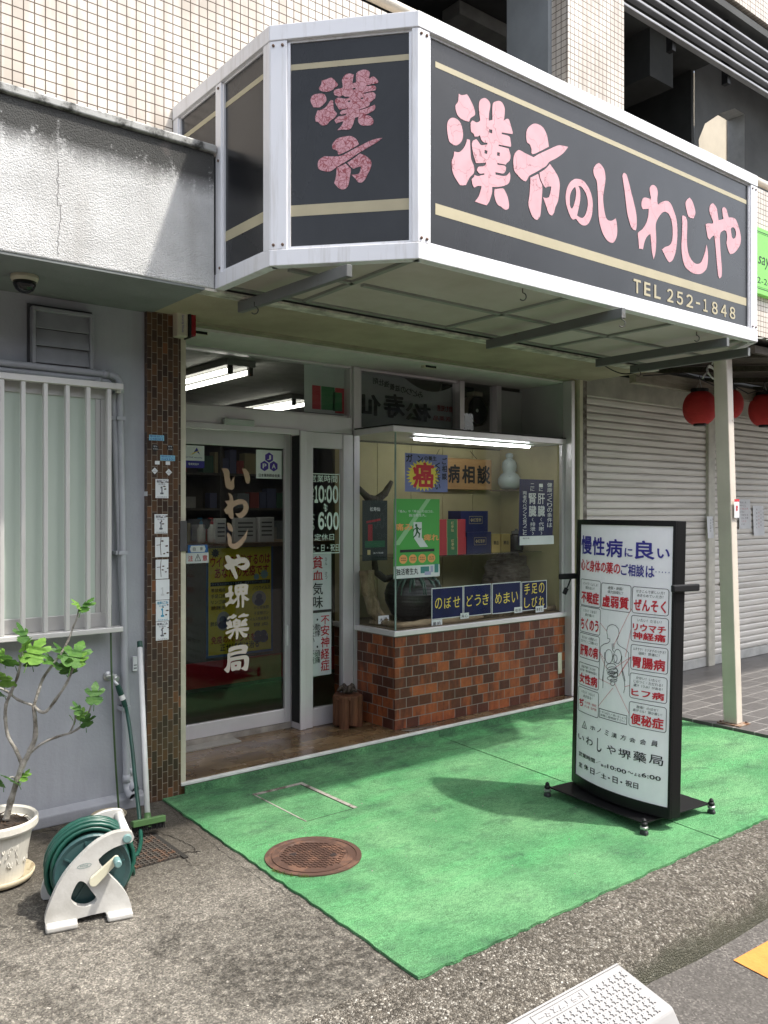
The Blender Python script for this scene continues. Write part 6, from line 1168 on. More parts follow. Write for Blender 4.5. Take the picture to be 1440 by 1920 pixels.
for ch, p, q in (('仙', (663, 737), (712, 781)), ('寿', (717, 737), (757, 786)), ('松', (758, 754), (806, 792))): k.tpx(ch, p, q, bold=.045, mirror=True)
for i, ch in enumerate('剤壮強養滋のりどみ'): k.tpx(ch, (697 + i * 10.4, 710 + i * 3.0 - (2 if i < 3 else 0)), (707 + i * 10.4, 723 + i * 3.0 - (2 if i < 3 else 0)), bold=.02, mirror=True)
k.build('black_lettering', flat('banner_ink', (.02, .026, .024), .7), bn); k = Ink(uf, .014); k.tpx('飲む知恵', (817, 759), (846, 774), mirror=True, bold=.02); k.tpx('医薬品', (810, 779), (842, 791), mirror=True, bold=.02); k.build('red_lettering', flat('banner_red', (.28, .03, .04), .7), bn)
tf = Frame((0, 4.77, 0), (1, 0, 0), (0, 0, 1), (0, -1, 0)); o, (x0, y0, x1, y1) = csheet('package_poster', 'white sheet with a red and green package picture inside the transom window', (570, 683), (650, 779), mat('poster_grey', (.45, .46, .46), .6, .05), tf); 
for nm, p, q, m in (('red_panel', (585, 722), (601, 768), REDB), ('green_panel', (602, 724), (627, 770), DGRN), ('red_panel', (628, 727), (645, 776), REDB), ('green_panel', (624, 735), (641, 772), DGRN)): k = Ink(tf, .002 if nm == 'red_panel' else .0026); k.rpx(p, q); k.build(nm, m, o)
c = PY(893, 770, 4.86); fa = thing('round_fan', 'black round ventilating fan with a cream ring behind the upper window', 'fan', (c.x, 4.86, c.z)); part(MB().lathe(c, [(.118, -.02), (.128, -.01), (.128, .05), (.112, .05), (.108, -.02)], 36, (0, 1, 0), False), 'fan_ring', mat('ivory_ring', (.24, .22, .16), .5, .1), fa, smooth=True); part(MB().lathe(c + Vector((0, -.005, 0)), [(.109, 0), (.109, .03)], 36, (0, 1, 0)), 'fan_grille', BLACK, fa); part(MB().lathe(c + Vector((0, -.012, 0)), [(.014, 0), (.012, .004)], 14, (0, 1, 0)), 'fan_hub', WHITE, fa); part(MB().box(c.x - .05, c.x + .05, 4.83, 4.92, c.z + .115, c.z + .15), 'fan_bracket', mat('ivory_br', (.34, .31, .22), .5), fa, bevel=.006)
part(MB().box(4.573, 4.93, 4.95, 4.97, 2.05, 2.5), 'fan_backboard', flat('fan_back', (.02, .02, .018), .8), fa)
def tubelight(x, y0, y1, lab):
    o = thing('fluorescent_light', lab, 'light', (x, (y0 + y1) / 2, 2.45), 'lit twin-tube ceiling lights in the shop'); part(MB().box(x - .11, x + .11, y0, y1, 2.455, 2.499), 'light_housing', mat('housing_grey', (.16, .16, .15), .6), o, bevel=.006)
    for dx in (-.075, .075): part(MB().tube([(x + dx, y0 + .03, 2.425), (x + dx, y1 - .03, 2.425)], .016, 10), 'lamp_tube', TUBE, o); part(MB().box(x + dx - .015, x + dx + .015, y0 + .005, y0 + .03, 2.40, 2.455).box(x + dx - .015, x + dx + .015, y1 - .03, y1 - .005, 2.40, 2.455), 'tube_holder', BLACKM, o)
tubelight(2.80, 4.98, 6.20, 'lit twin-tube ceiling light nearest the door, seen through the transom'); tubelight(4.05, 6.15, 7.37, 'lit twin-tube ceiling light further back, partly behind the package poster')
CNT = mat('counter_brown', (.10, .085, .07), .5, .08, 4); ct = thing('shop_counter', 'brown shop counter seen through the sliding door', 'counter', (3.7, 6.3, .065)); part(MB().box(2.75, 4.75, 6.14, 6.7, .066, 1.20), 'counter_body', CNT, ct, bevel=.004); part(MB().box(2.70, 4.80, 6.10, 6.74, 1.201, 1.235), 'counter_top', mat('counter_top', (.18, .12, .07), .35, .2, 8), ct, bevel=.004)
part(MB().box(2.80, 4.7, 6.128, 6.1395, .10, .30), 'kick_panel', REDB, ct)
yf = Frame((0, 6.135, 0), (1, 0, 0), (0, 0, 1), (0, -1, 0))
def CQ(x, y): return (330 + x / 6.545, 1000 + y / 6.545)
o, (x0, y0, x1, y1) = csheet('virus_poster', 'yellow virus and immunity poster with red headline on the counter front behind the door', CQ(368, 150), CQ(1190, 1440), flat('poster_blue_edge', (.05, .12, .30), .5), yf); k = Ink(yf, .002); k.rect(x0 + .02, y0 + .02, x1 - .02, y1 - .02); k.build('yellow_field', flat('poster_yellow', (.80, .68, .05), .5), o)
w_, h_ = x1 - x0, y1 - y0; r_ = Ink(yf, .003); k = Ink(yf, .003); k2 = Ink(yf, .0036)
r_.text('ウイルスを治するのは', x0 + w_ * .06, y0 + h_ * .80, x0 + w_ * .95, y0 + h_ * .90, bold=.035, slope=.03); r_.text('あなたの免疫です', x0 + w_ * .12, y0 + h_ * .70, x0 + w_ * .93, y0 + h_ * .80, bold=.035, slope=.03); r_.text('免疫のバランスを', x0 + w_ * .07, y0 + h_ * .12, x0 + w_ * .72, y0 + h_ * .19, bold=.03); k.text('正せば病は治る', x0 + w_ * .2, y0 + h_ * .05, x0 + w_ * .78, y0 + h_ * .115, bold=.03)
k.rect(x0 + w_ * .06, y0 + h_ * .635, x0 + w_ * .95, y0 + h_ * .67); k2.text('ウイルスの病気はさまざま、クスリだけでは限界が', x0 + w_ * .08, y0 + h_ * .64, x0 + w_ * .93, y0 + h_ * .665)
for i, s in enumerate(('帯状疱疹', '手足口病', 'リンゴ病', '膀胱炎')): k.text(s, x0 + w_ * .07, y0 + h_ * (.58 - .052 * i), x0 + w_ * .28, y0 + h_ * (.615 - .052 * i), bold=.02)
k.text('ノロウイルス', x0 + w_ * .68, y0 + h_ * .58, x0 + w_ * .95, y0 + h_ * .615, bold=.02); k.text('肺炎', x0 + w_ * .06, y0 + h_ * .28, x0 + w_ * .17, y0 + h_ * .32, bold=.02)
for i, s in enumerate(('かぜ症候群', '子宮頸ガン', 'ウイルス性結膜炎', '胃炎')): k.text(s, x0 + w_ * (.70 if i != 2 else .60), y0 + h_ * (.40 - .052 * i), x0 + w_ * .93, y0 + h_ * (.432 - .052 * i), bold=.01)
for cx, cy, rr_ in ((.13, .93, .05), (.86, .72, .055), (.74, .70, .04)): (k if cx < .2 else k2).put([(x0 + w_ * cx + w_ * rr_ * (1.25 if i % 2 else .85) * math.cos(R(i * 18)), y0 + h_ * cy + w_ * rr_ * (1.25 if i % 2 else .85) * math.sin(R(i * 18)), 0) for i in range(20)], [tuple(range(20))])
fg = Ink(yf, .0026)
for cx, cy, a_, b_ in ((.25, .32, .10, .085), (.78, .50, .11, .07), (.80, .15, .12, .05)): fg.ellipse(x0 + w_ * cx, y0 + h_ * cy, w_ * a_, h_ * b_)
fg.build('picture_discs', flat('pale_disc', (.42, .42, .40), .5), o); fg = Ink(yf, .0031)
for cx, cy in ((.24, .30), (.78, .48), (.76, .14), (.85, .14)): fg.ellipse(x0 + w_ * cx, y0 + h_ * (cy + .035), w_ * .05, h_ * .03); fg.ellipse(x0 + w_ * cx, y0 + h_ * (cy - .015), w_ * .07, h_ * .035)
fg.build('picture_figures', flat('dull_blue', (.08, .10, .20), .5), o); r_.build('red_headline', flat('poster_red', (.42, .03, .02), .5), o); k.build('dark_print', INK, o); k2.build('pale_print', flat('pale_blue_print', (.30, .48, .50), .5), o)
def boxthing(name, label, cat, x0, x1, y0, y1, z0, z1, m, group=None):
    o = MB().box(x0, x1, y0, y1, z0, z1).build(name, m, None, bevel=.003); return tag(o, label, cat, group)
def leaflet(name, label, p, q, m, Y=6.2):
    a = PY(*p, Y); c = PY(*q, Y); o = thing(name, label, 'leaflet holder', ((a.x + c.x) / 2, Y, 1.236), 'leaflet holders on the counter'); part(MB().box(a.x, c.x, Y, Y + .05, 1.236, a.z), 'holder', m, o, bevel=.003); f = Frame((0, Y - .001, 0), (1, 0, 0), (0, 0, 1), (0, -1, 0)); k = Ink(f, .001); w_ = c.x - a.x; h_ = a.z - 1.236
    for i in range(4): k.rect(a.x + w_ * .15, 1.236 + h_ * (.25 + .17 * i), a.x + w_ * .85, 1.236 + h_ * (.31 + .17 * i))
    k.build('print', GY, o)
leaflet('leaflet_holder', 'white leaflet holder left of the sliding-door lettering', (405, 972), (424, 1020), PAPER); leaflet('leaflet_holder', 'wide white leaflet holder behind the sliding-door lettering', (440, 971), (480, 1020), PAPER); leaflet('leaflet_holder', 'white leaflet holder with a portrait right of the door lettering', (486, 970), (514, 1018), PAPER)
for px, rcol, lab in ((377, (.05, .20, .34), 'white pump bottle with a blue head on the counter'), (397, (.45, .06, .08), 'white pump bottle with a red head on the counter')):
    c = PY(px, 1015, 6.25); o = thing('pump_bottle', lab, 'bottle', (c.x, 6.25, 1.236), 'pump bottles on the counter'); part(MB().lathe((c.x, 6.25, 1.236), [(.032, 0), (.034, .01), (.034, .11), (.016, .135), (.014, .15)], 16), 'bottle_body', WHITE, o, smooth=True); part(MB().lathe((c.x, 6.25, 1.387), [(.014, 0), (.014, .02), (.005, .024), (.005, .05)], 10).box(c.x - .03, c.x + .008, 6.243, 6.257, 1.43, 1.442), 'pump_head', flat('pump', rcol, .4), o)
SHF = mat('shelf_unit', (.16, .15, .13), .6, .1); sh = thing('medicine_shelves', 'dark shelf unit of medicine boxes at the back of the shop', 'shelves', (3.6, 8.4, .065)); b = MB()
for z in (.35, .75, 1.12, 1.50, 1.88, 2.2): b.box(2.2, 5.6, 8.3, 8.7, z, z + .025)
b.box(2.2, 5.6, 8.7, 8.72, .066, 2.3)
for x in (2.2, 3.3, 4.4, 5.57): b.box(x, x + .03, 8.29, 8.7, .066, 2.3)
part(b, 'shelf_frame', SHF, sh); rn = random.Random(8); pal = [(.50, .50, .48), (.30, .34, .36), (.42, .10, .08), (.10, .22, .14), (.45, .40, .22), (.16, .18, .30)]; pm = [mat('pack_colour', p_, .5, .05) for p_ in pal]
for z in (1.145, 1.525, 1.905):
    x = 2.26
    while x < 5.5:
        w_ = rn.uniform(.06, .17); h_ = rn.uniform(.12, .27)
        if rn.random() < .85: boxthing('medicine_pack', 'medicine pack standing on the dark shelves at the back of the shop', 'box', x, x + w_, 8.34, 8.46, z + .001, z + h_, rn.choice(pm), 'medicine packs on the back shelves')
        x += w_ + .012
# ------------------------------------------------------------------ on the pavement
# hose reel
fd = Vector((.97, -.243, 0)).normalized(); fnn = Vector((fd.y, -fd.x, 0)); HO = Vector((.968, 3.138, 0))
HF = Frame(HO, fd, (0, 0, 1), fnn)
def Z3(x, y): return (x / 3, 1280 + y / 3)
HR = thing('hose_reel', 'grimy white hose reel wound with dark green hose, standing on the concrete', 'hose reel', (1.10, 3.25, 0))
OUT = [(735, 890), (752, 862), (742, 836), (715, 828), (660, 834), (600, 855), (520, 905), (440, 980), (370, 1060), (320, 1140), (280, 1230), (258, 1290), (250, 1335), (262, 1375), (430, 1352), (434, 1318), (500, 1300), (590, 1280), (600, 1308), (737, 1283), (735, 1240), (705, 1175), (655, 1115), (598, 1062), (560, 1015), (552, 985), (590, 950), (640, 920), (690, 902)]
HOLE = [(445, 1108), (420, 1140), (398, 1195), (405, 1228), (440, 1250), (490, 1250), (530, 1230), (541, 1203), (510, 1160), (478, 1118)]
def reelside(h0, t, fill_hole=True):
    L = [[HF.px(*Z3(x, y)) for x, y in smooth_loop(OUT, 3, 50)], [HF.px(*Z3(x, y)) for x, y in smooth_loop(HOLE, 3, 70)]]
    vs, fs = fill(L, t / 2); m = MB(); m.add([HF.at(v.x, max(v.y, .002), h0 + v.z) for v in vs], fs); return m
fo = part(reelside(0, .030), 'side_frame', REELW, HR, bevel=.004)
part(reelside(-.245, .024), 'side_frame', REELW, HR, bevel=.004)
for (xa, xb) in ((252, 432), (596, 738)):
    a = HF.px(*Z3(xa, 1372))[0]; c = HF.px(*Z3(xb, 1300))[0]
    for h in (.028, -.272): part(MB().obox(HF.at((a + c) / 2, .0125, h), fd * (c - a) / 2, fnn * .026, Vector((0, 0, .0115))), 'foot', REELW, HR, bevel=.008, seg=3)
    part(MB().obox(HF.at((a + c) / 2, .030, -.12), fd * .02, fnn * .118, Vector((0, 0, .012))), 'cross_member', REELW, HR, bevel=.004)
cx, cz = HF.px(*Z3(527, 1085)); ax = fnn
def at3(x, z, h): return HF.at(x, z, h)
drum = part(MB().lathe(at3(cx, cz, -.215), [(.135, 0), (.138, .004), (.138, .012), (.060, .014), (.058, .165), (.138, .168), (.138, .178), (.133, .184), (.118, .178), (.030, .178)], 40, ax), 'drum', DTEAL, HR, smooth=False)
b = MB()
for i in range(8): t = R(i * 45 + 12); b.bar(at3(cx + .03 * math.cos(t), cz + .03 * math.sin(t), -.034), at3(cx + .118 * math.cos(t), cz + .118 * math.sin(t), -.034), .006, .006)
part(b, 'drum_rib', DTEAL, drum)
# wound hose: three layers of a slightly uneven helix
rn = random.Random(6); pts = []
for layer, (rad, n_, h0, h1) in enumerate(((.098, 7, -.195, -.055), (.117, 7, -.055, -.198), (.137, 6, -.195, -.060), (.153, 4, -.075, -.17))):
    for k in range(n_ * 28):
        t = 2 * math.pi * k / 28; h = h0 + (h1 - h0) * k / (n_ * 28); rr_ = rad + .004 * math.sin(t * 1.3 + layer) + .0025 * math.sin(t * .37)
        pts.append(at3(cx + rr_ * math.cos(t), cz + max(rr_ * math.sin(t), -cz + .02) + (.006 if math.sin(t) > 0 else 0) * layer / 2, h + .004 * math.sin(t * 2 + layer)))
hose = part(MB().tube(pts, .0092, 8), 'wound_hose', RUBG, HR, smooth=True)
q = [at3(cx + .155, cz - .02, -.165), at3(cx + .165, cz - .09, -.17)] + [PZ(243, 1612, .02), PZ(258, 1600, .015), PZ(264, 1578, .02)] + [PN(263, 1555, (1.50, 3.72, 0), (0, 1, 0)), PY(259, 1510, 3.80), PY(253, 1455, 3.90), PY(247, 1395, 4.0), PY(240, 1345, 4.07), PY(235, 1322, 4.085)]
def cat_pts(P, n=6):
    P = [Vector(p) for p in P]; o = []
    for i in range(len(P) - 1):
        p0 = P[max(i - 1, 0)]; p1 = P[i]; p2 = P[i + 1]; p3 = P[min(i + 2, len(P) - 1)]
        for k in range(n):
            t = k / n; o.append(.5 * ((2 * p1) + (p2 - p0) * t + (2 * p0 - 5 * p1 + 4 * p2 - p3) * t * t + (3 * p1 - p0 - 3 * p2 + p3) * t ** 3))
    o.append(P[-1]); return o
part(MB().tube(cat_pts(q), .0092, 10), 'supply_hose', RUBG, HR, smooth=True)
c1, c2, c3, c4, c5 = PY(235, 1325, 4.085), PY(231, 1312, 4.09), PY(227.5, 1303, 4.093), PY(224, 1294, 4.096), PY(220, 1284, 4.098)
cn = part(MB().tube([c1, c2], .0125, 12), 'hose_connector', RUBD, HR); part(MB().tube([c2, c3], .0135, 12), 'connector_ring', WHITE, cn); part(MB().tube([c3, c4, c5], [.0145, .0145, .011], 12), 'connector_nut', RUBD, cn)
a = at3(*HF.px(*Z3(716, 862)), 0); c = at3(*HF.px(*Z3(716, 862)), -.245); part(MB().tube([a - fnn * .004, c], .0165, 14), 'carry_handle', WHITE, HR, smooth=True)
e = HF.px(*Z3(712, 868)); part(MB().lathe(at3(*e, .0135), [(.0165, 0), (.0165, .006), (.012, .009)], 20, fnn), 'end_cap', TEAL, HR)
p, q = HF.px(*Z3(523, 1098)), HF.px(*Z3(648, 975)); d = Vector((q[0] - p[0], q[1] - p[1])); d.normalize(); nn_ = Vector((-d.y, d.x)); L = []
for k in range(9): t = R(90 + 22.5 * k); L.append((p[0] + (d.x * math.cos(t) + nn_.x * math.sin(t)) * .016, p[1] + (d.y * math.cos(t) + nn_.y * math.sin(t)) * .016))
for k in range(9): t = R(-90 + 22.5 * k); L.append((q[0] + (d.x * math.cos(t) + nn_.x * math.sin(t)) * .011, q[1] + (d.y * math.cos(t) + nn_.y * math.sin(t)) * .011))
m = MB(); vs, fs = fill([L], .009); m.add([HF.at(v.x, v.y, .030 + v.z) for v in vs], fs); crank = part(m, 'crank', REELC, HR, bevel=.004); part(MB().lathe(HF.at(q[0], q[1], .036), [(.0125, 0), (.0135, .01), (.0135, .045), (.010, .049)], 16, fnn), 'crank_knob', TEAL, crank, smooth=False)
lg = HF.px(*Z3(472, 1022)); k = Ink(HF, .0160); k.line([(lg[0] + .024 * math.cos(R(a_)), lg[1] + .0075 * math.sin(R(a_)) + .006 * math.cos(R(a_)) * .3) for a_ in range(0, 375, 15)], .0015); k.text('HOSE', lg[0] - .014, lg[1] - .003, lg[0] + .014, lg[1] + .004); k.build('oval_mark', TEAL, fo)
# wall tap
tp = thing('wall_tap', 'old grey metal tap on the grey wall beside the drain pipes', 'tap', (1.61, 4.13, .64)); a = PY(210, 1271, 4.12); part(MB().lathe((a.x, 4.179, a.z), [(.024, 0), (.024, .006), (.012, .010), (.012, .075)], 16, (0, -1, 0)), 'tap_body', CHR, tp); part(MB().tube([(a.x, 4.115, a.z), c5, c4], .010, 10).tube([(a.x, 4.12, a.z), (a.x, 4.12, a.z + .025)], .008, 10), 'spout', CHR, tp, smooth=True)
part(MB().box(a.x - .033, a.x + .022, 4.112, 4.122, a.z + .006, a.z + .016).lathe((a.x + .015, 4.118, a.z - .004), [(.014, 0), (.016, .006), (.016, .014), (.010, .018)], 14, (.3, -1, 0)), 'tap_handle', CHR, tp, bevel=.002)
# green cane, white brush, saucer
q = [PY(207, 1120, 4.13), PY(209, 1250, 4.06), PY(215, 1400, 4.03), PZ(223, 1524, .035)]; o = MB().tube(cat_pts(q), [.0048] * 19, 8).build('garden_cane', mat('cane_green', (.05, .10, .03), .45, .2, 20), None, smooth=True); tag(o, 'thin green garden cane leaning on the grey wall from the clay saucer', 'cane')
a = PY(262, 1203, 4.128); c = PZ(277, 1537, .075); br = thing('deck_brush', 'white-handled deck brush with a green head leaning in the wall corner', 'brush', (c.x, c.y, 0)); dv = (c - a).normalized(); part(MB().tube([a + dv * .03, c], .0125, 14), 'handle', WHITE, br, smooth=True); part(MB().tube([a, a + dv * .032], .0135, 12), 'handle_cap', RUBD, br)
h0, h1 = PZ(247, 1562, .035), PZ(308, 1549, .035); hc = (h0 + h1) / 2; hd = (h1 - h0).normalized(); hn = Vector((hd.y, -hd.x, 0)); LG = (h1 - h0).length / 2; BG = mat('brush_green', (.075, .16, .055), .5, .1)
hd_ = part(MB().prism([(-.022, .0), (.022, .0), (.026, .012), (.010, .024), (-.022, .030)], hc - hd * LG + Vector((0, 0, .028)), -hn, Vector((0, 0, 1)), hd, 2 * LG), 'brush_head', BG, br, bevel=.003); part(MB().tube([c + dv * .035, c - dv * .03], [.020, .0145], 12), 'brush_socket', BG, hd_, smooth=True)
b = MB(); rn = random.Random(2)
for i in range(26):
    for j in range(4): p = hc + hd * (-LG + .006 + (2 * LG - .012) * i / 25) - hn * (-.016 + .0107 * j); b.tube([p + Vector((0, 0, .030)), p + Vector((rn.uniform(-.004, .004), rn.uniform(-.004, .004), -.027 + .028))], .0020, 4)
part(b, 'bristles', BLACKM, br)
c = PZ(204, 1541, .0); so = thing('clay_saucer', 'beige clay saucer bowl behind the hose reel at the foot of the wall', 'saucer', (c.x, c.y - .0, .001)); part(MB().lathe((c.x, c.y, .001), [(.055, 0), (.075, .02), (.084, .036), (.080, .040), (.070, .022), (.050, .012), (.005, .010)], 28), 'saucer_bowl', TERR, so, smooth=True); part(MB().lathe((c.x, c.y, .012), [(.055, 0), (.03, .006), (.003, .008)], 20), 'dry_soil', SOIL, so)
# broken iron drain grate
gx0, gx1, gy0, gy1 = 1.395, 1.625, 3.42, 3.76; dg_ = thing('drain_grate', 'rusty sunken drain grate with a cracked concrete rim behind the hose reel', 'grate', (1.51, 3.59, 0)); IRON = m_rust('dark_iron', (.075, .065, .055), (.11, .06, .035), .5, .6, 18); part(MB().box(gx0, gx1, gy0, gy1, .001, .003), 'drain_pit', flat('pit', (.018, .016, .014), .9), dg_); b = MB(); n = 11
for i in range(n): x = gx0 + .008 + (gx1 - gx0 - .016) * i / (n - 1); b.box(x - .0028, x + .0028, gy0, gy1, .0035, .010)
for i in range(15): y = gy0 + .008 + (gy1 - gy0 - .016) * i / 14; b.box(gx0, gx1, y - .0028, y + .0028, .0036, .0094)
part(b, 'grate_bars', IRON, dg_); part(MB().box(gx1 + .001, gx1 + .022, gy0 - .03, gy1, .001, .006), 'grate_rim', flat('rim_gap', (.02, .018, .015), .9), dg_)
def crack(pts, w_, seed):
    rn_ = random.Random(seed); P = []
    for (a, c) in zip(pts, pts[1:]):
        for k in range(8): t = k / 8; P.append((a[0] + (c[0] - a[0]) * t + rn_.uniform(-.006, .006), a[1] + (c[1] - a[1]) * t + rn_.uniform(-.006, .006)))
    P.append(pts[-1]); f = Frame((0, 0, 0), (1, 0, 0), (0, 1, 0), (0, 0, 1)); k = Ink(f, .0022)
    for (a, c) in zip(P, P[1:]): k.line([a, c], w_ * rn_.uniform(.5, 1.2))
    tag(k.build('pavement_crack', flat('crack_dark', (.022, .018, .014), .95), None), kind='structure')
crack([(1.66, 3.79), (1.70, 3.62), (1.72, 3.50), (1.69, 3.40)], .004, 1); crack([(1.25, 4.10), (1.36, 4.04), (1.50, 4.06), (1.60, 4.0)], .004, 2); crack([(1.80, 2.9), (1.77, 2.75), (1.775, 2.55), (1.74, 2.42)], .0016, 3); crack([(1.835, 3.95), (1.80, 3.55), (1.785, 3.2), (1.77, 2.9)], .0022, 6); crack([(1.64, 3.46), (1.72, 3.42)], .006, 4); crack([(1.62, 3.415), (1.63, 3.36), (1.615, 3.30)], .003, 5)
# fig tree in a white pot on a saucer
PC0 = Vector((.937, 3.674, 0))
sc = thing('plant_saucer', 'stained cream saucer under the white flower pot', 'saucer', (PC0.x, PC0.y, .001)); part(MB().lathe((PC0.x, PC0.y, .001), [(.118, 0), (.142, .012), (.150, .034), (.145, .036), (.132, .014), (.01, .010)], 36), 'saucer_dish', m_rust('stained_saucer', (.55, .48, .33), (.20, .13, .06), .55, .68, 12), sc, smooth=True)
pt = thing('flower_pot', 'white embossed flower pot standing on the stained saucer', 'pot', (PC0.x, PC0.y, .013)); part(MB().lathe((PC0.x, PC0.y, .013), [(.100, 0), (.106, .004), (.130, .14), (.142, .198), (.158, .202), (.163, .212), (.163, .236), (.157, .243), (.148, .236), (.144, .21), (.01, .205)], 44), 'pot_body', POT, pt, smooth=False)
rn = random.Random(9); b = MB()
for i in range(38):
    t = R(rn.uniform(200, 330)); z = rn.uniform(.07, .15); r_ = .106 + (z / .14) * .024 + .0005; b.tube([(PC0.x + r_ * math.cos(t + a_ * .10), PC0.y + r_ * math.sin(t + a_ * .10), z + .013 + .012 * math.sin(a_ * 5 + i)) for a_ in [j / 5 for j in range(5)]], [.001, .0022, .0026, .002, .0008], 5)
part(b, 'embossed_flowers', POT, pt, smooth=True); part(MB().lathe((PC0.x, PC0.y, .218), [(.144, 0), (.10, .010), (.03, .014), (.001, .012)], 28), 'soil', SOIL, pt)
b = MB()
for i in range(70): t = rn.uniform(0, 6.28); r_ = .135 * math.sqrt(rn.random()); p = Vector((PC0.x + r_ * math.cos(t), PC0.y + r_ * math.sin(t), .231)); d = Vector((rn.uniform(-1, 1), rn.uniform(-1, 1), .25)) * .02; b.tube([p - d, p + d], .0018, 4)
part(b, 'wood_chips', mat('bark_chips', (.10, .06, .035), .9, .3, 40), pt)
FT = thing('fig_tree', 'young potted fig tree with bare grey branches and lobed green leaves', 'tree', (PC0.x, PC0.y, .22)); PP = Vector((1.0, 3.655, 0)); pn = Vector((-.55, -.83, 0)).normalized()
def Z4(x, y, d=0): return PN(x / 3, 1160 + y / 3, PP + pn * d, pn)
LIMB = [([(35, 1130), (60, 1030), (100, 900), (125, 830), (170, 740), (200, 650), (190, 490)], [.0135, .0125, .012, .0115, .0105, .0095, .0075], 0, .0), ([(190, 490), (225, 522), (262, 520), (310, 460), (370, 370), (410, 280), (417, 235)], [.007, .0065, .006, .006, .0055, .005, .004], 0, .05), ([(190, 490), (215, 410), (240, 340), (272, 290), (340, 200), (385, 120), (410, 50), (430, 5), (446, -62)], [.0065, .006, .006, .0055, .005, .0045, .004, .0035, .003], 0, -.05),
        ([(125, 822), (90, 740), (45, 660), (30, 560), (35, 480), (60, 420), (100, 320), (122, 200), (126, 130)], [.0085, .0075, .007, .007, .0065, .006, .0055, .005, .004], 0, .07), ([(190, 490), (100, 455), (40, 410), (-40, 375)], [.006, .005, .0045, .004], 0, -.06), ([(178, 745), (240, 700), (320, 665), (400, 640), (450, 610), (490, 550), (522, 455)], [.0065, .005, .005, .005, .0045, .004, .003], 0, .06), ([(395, 638), (420, 580), (425, 515)], [.004, .0035, .003], 0, .06), ([(90, 905), (70, 890), (50, 895)], [.003, .003, .002], 0, .02)]
b = MB(); rn = random.Random(3)
for pts, rs, d0, d1 in LIMB:
    m_ = len(pts); P = [Z4(x, y, d0 + (d1 - d0) * i / (m_ - 1)) for i, (x, y) in enumerate(pts)]; Q = cat_pts(P, 5); RS = []
    for i in range(len(Q)): t = i / 5; j = min(int(t), m_ - 2); RS.append((rs[j] + (rs[j + 1] - rs[j]) * (t - j)) * (1.18 if i % 5 == 0 else rn.uniform(.92, 1.04)))
    b.tube(Q, RS, 9)
part(b, 'branches', BARK, FT, smooth=True)
def leafmat(nm, a, b):
    n = N(nm); p_ = n.noise(30, 4); cc = n.mix(n.ramp(p_, [(.35, 0.0), (.65, 1.0)]), a, b); n.done(cc, .5, n.bump(n.noise(90, 3), .45, .004), 0, .35); tr = n.new('BsdfTranslucent'); n.ln(cc, tr.inputs[0]); mx = n.new('MixShader'); mx.inputs[0].default_value = .35; out_ = [k_ for k_ in n.nt.nodes if k_.type == 'OUTPUT_MATERIAL'][0]; n.ln(n.b.outputs[0], mx.inputs[1]); n.ln(tr.outputs[0], mx.inputs[2]); n.ln(mx.outputs[0], out_.inputs[0]); return n.m
LEAFS = [leafmat('fig_leaf', (.055, .150, .026), (.105, .235, .045)), leafmat('young_fig_leaf', (.120, .260, .035), (.190, .360, .065)), leafmat('old_fig_leaf', (.035, .105, .022), (.075, .170, .035))]; lrn = random.Random(17)
LOBE = [(0, -.42), (.09, -.50), (.22, -.46), (.36, -.34), (.43, -.22), (.36, -.16), (.40, -.08), (.30, -.07), (.20, -.06), (.32, .05), (.44, .16), (.50, .30), (.42, .33), (.40, .40), (.28, .34), (.14, .18), (.17, .34), (.20, .46), (.14, .52), (.13, .60), (.06, .68), (0, .74)]
LOBE = LOBE + [(-x, y) for x, y in LOBE[-2:0:-1]]
lv2, lf2 = fill([smooth_loop(LOBE, 2, 60)])
def leaf(x, y, size, d, yaw, pitch, roll):
    size *= 1.28; c = Z4(x, y, d); LM = lrn.choice(LEAFS) if size > 75 else LEAFS[1]; cu = lrn.uniform(.1, .5); tw = lrn.uniform(-.25, .25); s_ = size / 3 / 1596 * (c - CP).dot(FW); M = Matrix.Rotation(yaw, 3, 'Z') @ Matrix.Rotation(pitch, 3, 'X') @ Matrix.Rotation(roll, 3, 'Y'); vs = []
    for v in lv2:
        z = -cu * abs(v.x) ** 1.4 - .35 * max(0, v.y) ** 2 + tw * v.x * v.y + .025 * math.sin(v.x * 23) * math.sin(v.y * 19); vs.append(c + M @ Vector((v.x * s_, v.y * s_, z * s_)))
    me = MB().add(vs, lf2); o = part(me, 'leaf', LM, FT, smooth=True); st_ = part(MB().tube([c + M @ Vector((0, -.48 * s_, -.02 * s_)), c + M @ Vector((0, -.75 * s_, -.15 * s_))], .0015, 5), 'leaf_stalk', LM, o)
